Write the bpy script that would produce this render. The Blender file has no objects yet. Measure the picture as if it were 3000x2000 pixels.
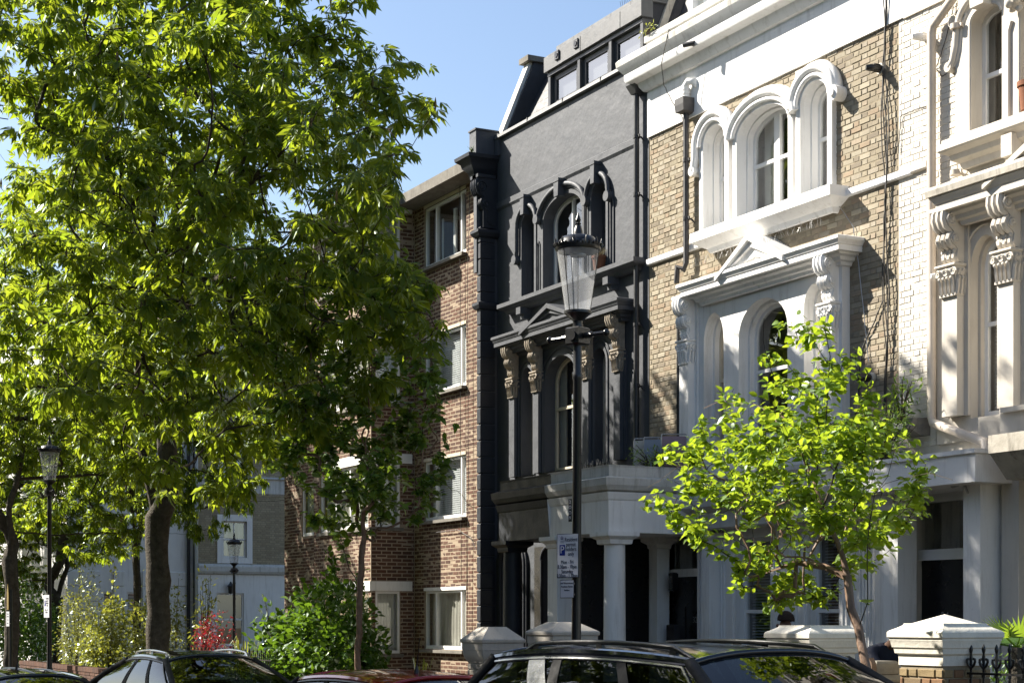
import bpy, math, random
import numpy as np
from mathutils import Vector, Matrix
from mathutils.geometry import tessellate_polygon

random.seed(11)
SC = bpy.context.scene
COL = SC.collection

# ---------------------------------------------------------------- camera, sky, sun, exposure
CAM_D, CAM_H = 14.26, 1.95            # metres in front of the terrace, above the road
FOC, HOR, VPX = 5000.0, 1815.0, 2600.0
TH = math.atan(VPX / FOC)
SN, CS = math.sin(TH), math.cos(TH)
cam = bpy.data.cameras.new('camera')
cam_o = bpy.data.objects.new('camera', cam)
COL.objects.link(cam_o)
cam_o.location = (0, -CAM_D, CAM_H)
cam_o.rotation_euler = (math.pi / 2, 0, math.pi / 2 - TH)
cam.sensor_width = 36
cam.lens = FOC / 3000 * 36
cam.shift_y = (HOR - 1000) / 3000
cam.clip_start = 0.1
cam.clip_end = 1500
SC.camera = cam_o

SUN_TO = Vector((-1.33, -1.0, 1.33)).normalized()
SUN_EL = math.asin(SUN_TO.z)
W = bpy.data.worlds.new('World')
SC.world = W
W.use_nodes = True
wn = W.node_tree
wn.nodes.clear()
sky = wn.nodes.new('ShaderNodeTexSky')
sky.sky_type = 'NISHITA'
sky.sun_disc = False
sky.sun_elevation = SUN_EL
sky.sun_rotation = math.atan2(SUN_TO.x, SUN_TO.y)
sky.altitude = 30
sky.air_density = 1.0
sky.dust_density = 1.3
sky.ozone_density = 1.6
bg = wn.nodes.new('ShaderNodeBackground')
bg.inputs['Strength'].default_value = 0.062
wo = wn.nodes.new('ShaderNodeOutputWorld')
wn.links.new(sky.outputs[0], bg.inputs[0])
wn.links.new(bg.outputs[0], wo.inputs[0])
sun = bpy.data.lights.new('sun', 'SUN')
sun.energy = 5.0
sun.angle = math.radians(0.53)
sun.color = (1.0, 0.93, 0.82)
sun_o = bpy.data.objects.new('sun', sun)
COL.objects.link(sun_o)
sun_o.location = SUN_TO * 60
sun_o.rotation_euler = SUN_TO.to_track_quat('Z', 'Y').to_euler()
SC.view_settings.view_transform = 'Standard'
SC.view_settings.look = 'None'
SC.view_settings.exposure = 1.65
SC.view_settings.gamma = 1
SC.view_settings.use_curve_mapping = False
SC.render.engine = 'CYCLES'
SC.cycles.max_bounces = 8
SC.cycles.transparent_max_bounces = 12
SC.cycles.use_denoising = True

# ---------------------------------------------------------------- survey: a sighted direction met with a known plane
def fX(x, Y=0.0):
    xp, yr = x - 1500.0, Y + CAM_D
    return yr * (xp * SN - FOC * CS) / (FOC * SN + xp * CS)
def fY(x, X):
    xp = x - 1500.0
    return X * (FOC * SN + xp * CS) / (xp * SN - FOC * CS) - CAM_D
def fZ(x, y, Y=0.0):
    X = fX(x, Y)
    return CAM_H + (HOR - y) * (-X * CS + (Y + CAM_D) * SN) / FOC
def fZx(x, y, X):
    return CAM_H + (HOR - y) * (-X * CS + (fY(x, X) + CAM_D) * SN) / FOC

# ---------------------------------------------------------------- objects
ORIG = {}
def tag(o, label=None, cat=None, group=None, kind=None):
    if label: o['label'] = label
    if cat: o['category'] = cat
    if group: o['group'] = group
    if kind: o['kind'] = kind
    return o
def thing(name, label, cat, loc=(0, 0, 0), group=None, rz=0.0):
    o = bpy.data.objects.new(name, None)
    o.empty_display_size = 0.2
    COL.objects.link(o)
    o.location = loc
    o.rotation_euler = (0, 0, rz)
    ORIG[o.name] = Vector(loc) if rz == 0 else None     # None: children are written in local coordinates
    return tag(o, label, cat, group)
def put(o, parent):
    COL.objects.link(o)
    if parent is not None:
        o.parent = parent
        ORIG[o.name] = ORIG.get(parent.name)
    return o
def copy_tree(o, parent=None):
    c = o.copy()
    COL.objects.link(c)
    if parent is not None: c.parent = parent
    ORIG[c.name] = ORIG.get(o.name)
    for ch in o.children:
        copy_tree(ch, c)
    return c

class MB:
    def __init__(self): self.v, self.f = [], []
    def add(self, vs, fs):
        o = len(self.v)
        self.v.extend([tuple(p) for p in vs])
        self.f.extend([tuple(i + o for i in f) for f in fs])
        return self
    def box(self, x0, x1, y0, y1, z0, z1):
        vs = [(x, y, z) for x in (x0, x1) for y in (y0, y1) for z in (z0, z1)]
        return self.add(vs, [(0, 1, 3, 2), (4, 6, 7, 5), (0, 4, 5, 1), (2, 3, 7, 6), (0, 2, 6, 4), (1, 5, 7, 3)])
    def cbox(self, x0, x1, y0, y1, z0, z1, c=0.01):      # chamfered box
        def lay(z, i): return [(x0 + i, y0 + i, z), (x1 - i, y0 + i, z), (x1 - i, y1 - i, z), (x0 + i, y1 - i, z)]
        vs = lay(z0, c) + lay(z0 + c, 0) + lay(z1 - c, 0) + lay(z1, c)
        fs = [(3, 2, 1, 0), (12, 13, 14, 15)]
        for k in range(3):
            for i in range(4):
                j = (i + 1) % 4
                fs.append((4 * k + i, 4 * k + j, 4 * k + 4 + j, 4 * k + 4 + i))
        return self.add(vs, fs)
    def prismY(self, poly, y0, y1):
        n = len(poly)
        vs = [(x, y0, z) for x, z in poly] + [(x, y1, z) for x, z in poly]
        fs = [(i, (i + 1) % n, n + (i + 1) % n, n + i) for i in range(n)]
        tri = tessellate_polygon([[Vector((x, z, 0)) for x, z in poly]])
        fs += [tuple(t) for t in tri] + [tuple(i + n for i in t) for t in tri]
        return self.add(vs, fs)
    def prismX(self, poly, x0, x1):
        n = len(poly)
        vs = [(x0, y, z) for y, z in poly] + [(x1, y, z) for y, z in poly]
        fs = [(i, (i + 1) % n, n + (i + 1) % n, n + i) for i in range(n)]
        tri = tessellate_polygon([[Vector((x, z, 0)) for x, z in poly]])
        fs += [tuple(t) for t in tri] + [tuple(i + n for i in t) for t in tri]
        return self.add(vs, fs)
    def prismZ(self, poly, z0, z1):
        n = len(poly)
        vs = [(x, y, z0) for x, y in poly] + [(x, y, z1) for x, y in poly]
        fs = [(i, (i + 1) % n, n + (i + 1) % n, n + i) for i in range(n)]
        tri = tessellate_polygon([[Vector((x, z, 0)) for x, z in poly]])
        fs += [tuple(t) for t in tri] + [tuple(i + n for i in t) for t in tri]
        return self.add(vs, fs)
    def sheet(self, outer, holes, d, depth, ax='Y'):
        """front sheet with holes, each hole given side walls `depth` deep.  ax Y: faces -Y at y=d; ax X: faces +X at x=d"""
        loops = [outer] + list(holes)
        g = (lambda u, z, e: (u, d + e, z)) if ax == 'Y' else (lambda u, z, e: (d - e, u, z))
        flat = [p for l in loops for p in l]
        tri = tessellate_polygon([[Vector((u, z, 0)) for u, z in l] for l in loops])
        self.add([g(u, z, 0) for u, z in flat], [tuple(t) for t in tri])
        for l in holes:
            n = len(l)
            self.add([g(u, z, 0) for u, z in l] + [g(u, z, depth) for u, z in l],
                     [(i, (i + 1) % n, n + (i + 1) % n, n + i) for i in range(n)])
        return self
    def ring(self, outer, inner, y0, y1):
        self.sheet(outer, [inner], y0, y1 - y0)
        n = len(outer)
        return self.add([(x, y0, z) for x, z in outer] + [(x, y1, z) for x, z in outer],
                        [(i, (i + 1) % n, n + (i + 1) % n, n + i) for i in range(n)])
    def sweep(self, prof, path, closed=False):
        """profile (offset, z) carried along a plan path with mitred corners; outwards is to the right of the path"""
        n, m = len(path), len(prof)
        def nor(a, b):
            dx, dy = b[0] - a[0], b[1] - a[1]
            l = math.hypot(dx, dy) or 1
            return (dy / l, -dx / l)
        mit = []
        for i in range(n):
            if closed: n1, n2 = nor(path[i - 1], path[i]), nor(path[i], path[(i + 1) % n])
            else:
                n1 = nor(path[i - 1], path[i]) if i else nor(path[0], path[1])
                n2 = nor(path[i], path[i + 1]) if i < n - 1 else n1
            k = 1 + n1[0] * n2[0] + n1[1] * n2[1]
            mit.append(((n1[0] + n2[0]) / k, (n1[1] + n2[1]) / k))
        vs = [(path[i][0] + mit[i][0] * o, path[i][1] + mit[i][1] * o, z) for i in range(n) for o, z in prof]
        fs = []
        for i in range(n if closed else n - 1):
            a, b = i * m, ((i + 1) % n) * m
            for j in range(m - 1):
                fs.append((a + j, b + j, b + j + 1, a + j + 1))
        if not closed:
            fs += [tuple(range(m)), tuple(range((n - 1) * m, n * m))]
        return self.add(vs, fs)
    def tube(self, path, r, n=8, cap=True):
        P = [Vector(p) for p in path]
        R = list(r) if hasattr(r, '__len__') else [r] * len(P)
        t0 = (P[1] - P[0]).normalized()
        a = t0.orthogonal().normalized()
        vs, fs = [], []
        for i, p in enumerate(P):
            t = (P[min(i + 1, len(P) - 1)] - P[max(i - 1, 0)])
            t = t.normalized() if t.length > 1e-9 else t0
            a = (a - t * a.dot(t))
            a = a.normalized() if a.length > 1e-6 else t.orthogonal().normalized()
            b = t.cross(a)
            for k in range(n):
                q = 2 * math.pi * k / n
                vs.append(p + (a * math.cos(q) + b * math.sin(q)) * R[i])
        for i in range(len(P) - 1):
            for k in range(n):
                j = (k + 1) % n
                fs.append((i * n + k, i * n + j, (i + 1) * n + j, (i + 1) * n + k))
        if cap:
            fs += [tuple(range(n)), tuple(range((len(P) - 1) * n, len(P) * n))]
        return self.add(vs, fs)
    def lathe(self, prof, cx=0, cy=0, n=16, z0=0):
        m = len(prof)
        vs = [(cx + r * math.cos(2 * math.pi * k / n), cy + r * math.sin(2 * math.pi * k / n), z0 + z) for k in range(n) for r, z in prof]
        fs = []
        for k in range(n):
            a, b = k * m, ((k + 1) % n) * m
            for j in range(m - 1):
                fs.append((a + j, b + j, b + j + 1, a + j + 1))
        fs += [tuple(k * m for k in range(n)), tuple(k * m + m - 1 for k in range(n))]
        return self.add(vs, fs)
    def ball(self, c, r, n=8, m=6):
        prof = [(r * math.sin(math.pi * j / m) + 1e-5, -r * math.cos(math.pi * j / m)) for j in range(m + 1)]
        return self.lathe(prof, c[0], c[1], n, c[2])
    def grid(self, fn, nu, nv):
        vs = [fn(i / nu, j / nv) for i in range(nu + 1) for j in range(nv + 1)]
        fs = [(i * (nv + 1) + j, (i + 1) * (nv + 1) + j, (i + 1) * (nv + 1) + j + 1, i * (nv + 1) + j + 1) for i in range(nu) for j in range(nv)]
        return self.add(vs, fs)
    def mesh(self, name, mat, smooth=None, off=None):
        me = bpy.data.meshes.new(name)
        vs = self.v
        if off is not None: vs = [(x - off[0], y - off[1], z - off[2]) for x, y, z in vs]
        me.from_pydata(vs, [], self.f)
        if mat is not None: me.materials.append(mat)
        if smooth:
            me.polygons.foreach_set('use_smooth', [True] * len(me.polygons))
            me.set_sharp_from_angle(angle=math.radians(smooth))
        return me
    def build(self, name, mat, parent=None, smooth=None):
        off = ORIG.get(parent.name) if parent is not None else None
        o = bpy.data.objects.new(name, self.mesh(name, mat, smooth, off))
        return put(o, parent)

def arch(x0, x1, z0, zs, za, n=14):
    """opening outline: jambs up to zs, elliptical head rising to za (rectangle when za==zs)"""
    if za - zs < 1e-4: return [(x0, z0), (x1, z0), (x1, zs), (x0, zs)]
    c, a = (x0 + x1) / 2, (x1 - x0) / 2
    return [(x0, z0), (x1, z0)] + [(c + a * math.cos(math.pi * i / n), zs + (za - zs) * math.sin(math.pi * i / n)) for i in range(n + 1)]
def arc3(x0, x1, zs, za, off, y, n=14, a0=0.0, a1=1.0):
    c, a = (x0 + x1) / 2, (x1 - x0) / 2 + off
    return [(c - a * math.cos(math.pi * (a0 + (a1 - a0) * i / n)), y, zs + (za - zs + off) * math.sin(math.pi * (a0 + (a1 - a0) * i / n))) for i in range(n + 1)]

# ---------------------------------------------------------------- materials
def srgb(r, g, b):
    f = lambda c: (c / 255 / 12.92) if c / 255 <= 0.04045 else ((c / 255 + 0.055) / 1.055) ** 2.4
    return (f(r), f(g), f(b))
def new_mat(name):
    m = bpy.data.materials.new(name)
    m.use_nodes = True
    nt = m.node_tree
    nt.nodes.clear()
    out = nt.nodes.new('ShaderNodeOutputMaterial')
    return m, nt, out
def nz(nt, scale, detail=4, rough=0.6, vec=None):
    n = nt.nodes.new('ShaderNodeTexNoise')
    n.inputs['Scale'].default_value = scale
    n.inputs['Detail'].default_value = detail
    n.inputs['Roughness'].default_value = rough
    if vec is not None: nt.links.new(vec, n.inputs['Vector'])
    return n.outputs['Fac']
def ramp(nt, fac, stops):
    r = nt.nodes.new('ShaderNodeValToRGB')
    e = r.color_ramp.elements
    e[0].position, e[0].color = stops[0][0], (*stops[0][1], 1)
    e[1].position, e[1].color = stops[-1][0], (*stops[-1][1], 1)
    for p, c in stops[1:-1]:
        q = e.new(p)
        q.color = (*c, 1)
    nt.links.new(fac, r.inputs[0])
    return r.outputs[0]
def mixc(nt, fac, a, b, mode='MIX'):
    n = nt.nodes.new('ShaderNodeMix')
    n.data_type = 'RGBA'
    n.blend_type = mode
    for s, i in ((fac, 0), (a, 6), (b, 7)):
        if isinstance(s, (int, float)): n.inputs[i].default_value = s
        elif isinstance(s, tuple): n.inputs[i].default_value = (*s, 1)
        else: nt.links.new(s, n.inputs[i])
    return n.outputs[2]
def mth(nt, op, a, b=0.0):
    n = nt.nodes.new('ShaderNodeMath')
    n.operation = op
    for s, i in ((a, 0), (b, 1)):
        if isinstance(s, (int, float)): n.inputs[i].default_value = s
        else: nt.links.new(s, n.inputs[i])
    return n.outputs[0]
def position(nt, sc=(1, 1, 1)):
    g = nt.nodes.new('ShaderNodeNewGeometry')
    if sc == (1, 1, 1): return g.outputs['Position']
    m = nt.nodes.new('ShaderNodeMapping')
    m.inputs['Scale'].default_value = sc
    nt.links.new(g.outputs['Position'], m.inputs['Vector'])
    return m.outputs[0]
def piece_random(nt):
    g = nt.nodes.new('ShaderNodeNewGeometry')
    o = nt.nodes.new('ShaderNodeObjectInfo')
    return mth(nt, 'FRACT', mth(nt, 'ADD', g.outputs['Random Per Island'], o.outputs['Random']))
def bsdf(nt, out, col, rough=0.6, spec=0.3, metal=0.0, bumpsrc=None, bump=0.0, dist=0.01, coat=0.0):
    p = nt.nodes.new('ShaderNodeBsdfPrincipled')
    if isinstance(col, tuple): p.inputs['Base Color'].default_value = (*col, 1)
    else: nt.links.new(col, p.inputs['Base Color'])
    if isinstance(rough, (int, float)): p.inputs['Roughness'].default_value = rough
    else: nt.links.new(rough, p.inputs['Roughness'])
    p.inputs['Specular IOR Level'].default_value = spec
    p.inputs['Metallic'].default_value = metal
    p.inputs['Coat Weight'].default_value = coat
    p.inputs['Coat Roughness'].default_value = 0.03
    if bumpsrc is not None:
        b = nt.nodes.new('ShaderNodeBump')
        b.inputs['Strength'].default_value = bump
        b.inputs['Distance'].default_value = dist
        nt.links.new(bumpsrc, b.inputs['Height'])
        nt.links.new(b.outputs[0], p.inputs['Normal'])
    nt.links.new(p.outputs[0], out.inputs[0])
    return p
def mat(name, c1, c2=None, scale=2.0, rough=0.6, spec=0.3, metal=0.0, bump=0.25, bscale=30, dist=0.01, streak=None, samt=0.5, wavy=0.0, coat=0.0):
    """general surface: two tones by noise, optional vertical dirt streaks, fine relief"""
    m, nt, out = new_mat(name)
    pos = position(nt)
    if c2 is None: c2 = tuple(c * 0.85 for c in c1)
    col = ramp(nt, nz(nt, scale, 5, 0.65, pos), [(0.3, c2), (0.68, c1)])
    if streak:
        s = nz(nt, 1.0, 6, 0.7, position(nt, (9, 9, 0.9)))
        lim = ramp(nt, s, [(0.52, (0, 0, 0)), (0.72, (1, 1, 1))])
        f = mth(nt, 'MULTIPLY', lim, samt)
        col = mixc(nt, f, col, streak)
        spk = ramp(nt, nz(nt, 22, 3, 0.7, pos), [(0.66, (0, 0, 0)), (0.74, (1, 1, 1))])
        col = mixc(nt, mth(nt, 'MULTIPLY', spk, samt * 0.6), col, streak)
    h = nz(nt, bscale, 4, 0.6, pos)
    if wavy:
        h = mth(nt, 'ADD', mth(nt, 'MULTIPLY', nz(nt, 3.2, 2, 0.5, pos), wavy), h)
    rr = ramp(nt, nz(nt, scale * 3, 3, 0.6, pos), [(0.3, (rough * 0.85,) * 3), (0.7, (min(1, rough * 1.12),) * 3)])
    bsdf(nt, out, col, rr, spec, metal, h, bump, dist, coat)
    return m
def brick_mat(name, tones, grime, gamt=0.5, rough=0.85, bump=0.5):
    m, nt, out = new_mat(name)
    pos = position(nt)
    n = len(tones)
    r = nt.nodes.new('ShaderNodeValToRGB')
    r.color_ramp.interpolation = 'CONSTANT'
    e = r.color_ramp.elements
    for i in range(n):
        q = e[i] if i < 2 else e.new(i / n)
        q.position = i / n
        q.color = (*tones[i], 1)
    nt.links.new(piece_random(nt), r.inputs[0])
    col = mixc(nt, mth(nt, 'MULTIPLY', nz(nt, 9, 5, 0.7, pos), 0.5), r.outputs[0], tuple(c * 0.72 for c in tones[0]))
    g = ramp(nt, nz(nt, 0.9, 5, 0.7, pos), [(0.46, (0, 0, 0)), (0.72, (1, 1, 1))])
    col = mixc(nt, mth(nt, 'MULTIPLY', g, gamt), col, grime)
    sp = ramp(nt, nz(nt, 45, 3, 0.7, pos), [(0.64, (0, 0, 0)), (0.72, (1, 1, 1))])
    col = mixc(nt, mth(nt, 'MULTIPLY', sp, 0.55), col, tuple(c * 0.35 for c in tones[0]))
    h = nz(nt, 60, 4, 0.7, pos)
    bsdf(nt, out, col, rough, 0.15, 0, h, bump, 0.006)
    return m
def leaf_mat(name, c, t, gloss=0.12, trans=0.45, rough=0.4, vary=0.45):
    m, nt, out = new_mat(name)
    rnd = piece_random(nt)
    f = mth(nt, 'MULTIPLY', rnd, vary)
    cc = mixc(nt, f, c, tuple(x * 0.55 for x in c))
    tt = mixc(nt, f, t, tuple(x * y for x, y in zip(t, (0.6, 0.8, 0.6))))
    d = nt.nodes.new('ShaderNodeBsdfDiffuse')
    nt.links.new(cc, d.inputs[0])
    tr = nt.nodes.new('ShaderNodeBsdfTranslucent')
    nt.links.new(tt, tr.inputs[0])
    mx = nt.nodes.new('ShaderNodeMixShader')
    mx.inputs[0].default_value = trans
    nt.links.new(d.outputs[0], mx.inputs[1])
    nt.links.new(tr.outputs[0], mx.inputs[2])
    gl = nt.nodes.new('ShaderNodeBsdfGlossy')
    gl.inputs['Roughness'].default_value = rough
    gl.inputs[0].default_value = (0.8, 0.9, 0.8, 1)
    fr = nt.nodes.new('ShaderNodeFresnel')
    fr.inputs[0].default_value = 1.35
    mg = nt.nodes.new('ShaderNodeMixShader')
    nt.links.new(mth(nt, 'MULTIPLY', fr.outputs[0], gloss * 6), mg.inputs[0])
    nt.links.new(mx.outputs[0], mg.inputs[1])
    nt.links.new(gl.outputs[0], mg.inputs[2])
    nt.links.new(mg.outputs[0], out.inputs[0])
    return m
def glass_mat(name, tint=(0.9, 0.93, 0.92), ior=1.9, ripple=0.02, rough=0.0, haze=0.0):
    m, nt, out = new_mat(name)
    tr = nt.nodes.new('ShaderNodeBsdfTransparent')
    tr.inputs[0].default_value = (*tint, 1)
    gl = nt.nodes.new('ShaderNodeBsdfGlossy')
    gl.inputs['Roughness'].default_value = rough
    geo = nt.nodes.new('ShaderNodeNewGeometry')
    dot = nt.nodes.new('ShaderNodeVectorMath')
    dot.operation = 'DOT_PRODUCT'
    nt.links.new(geo.outputs['Normal'], dot.inputs[0])
    nt.links.new(geo.outputs['Incoming'], dot.inputs[1])
    f0 = ((ior - 1) / (ior + 1)) ** 2
    grz = mth(nt, 'POWER', mth(nt, 'SUBTRACT', 1.0, mth(nt, 'ABSOLUTE', dot.outputs['Value'])), 5.0)
    fres = mth(nt, 'ADD', mth(nt, 'MULTIPLY', grz, 1 - f0), f0)
    b = nt.nodes.new('ShaderNodeBump')
    b.inputs['Strength'].default_value = ripple
    b.inputs['Distance'].default_value = 0.05
    nt.links.new(nz(nt, 2.5, 1, 0.5, position(nt)), b.inputs['Height'])
    nt.links.new(b.outputs[0], gl.inputs['Normal'])
    mx = nt.nodes.new('ShaderNodeMixShader')
    nt.links.new(fres, mx.inputs[0])
    nt.links.new(tr.outputs[0], mx.inputs[1])
    nt.links.new(gl.outputs[0], mx.inputs[2])
    last = mx.outputs[0]
    if haze:
        df = nt.nodes.new('ShaderNodeBsdfDiffuse')
        df.inputs[0].default_value = (0.75, 0.76, 0.78, 1)
        tl = nt.nodes.new('ShaderNodeBsdfTranslucent')
        tl.inputs[0].default_value = (0.75, 0.76, 0.78, 1)
        ad = nt.nodes.new('ShaderNodeMixShader')
        nt.links.new(df.outputs[0], ad.inputs[1])
        nt.links.new(tl.outputs[0], ad.inputs[2])
        hz_ = nt.nodes.new('ShaderNodeMixShader')
        hz_.inputs[0].default_value = haze
        nt.links.new(last, hz_.inputs[1])
        nt.links.new(ad.outputs[0], hz_.inputs[2])
        last = hz_.outputs[0]
    nt.links.new(last, out.inputs[0])
    return m

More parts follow.
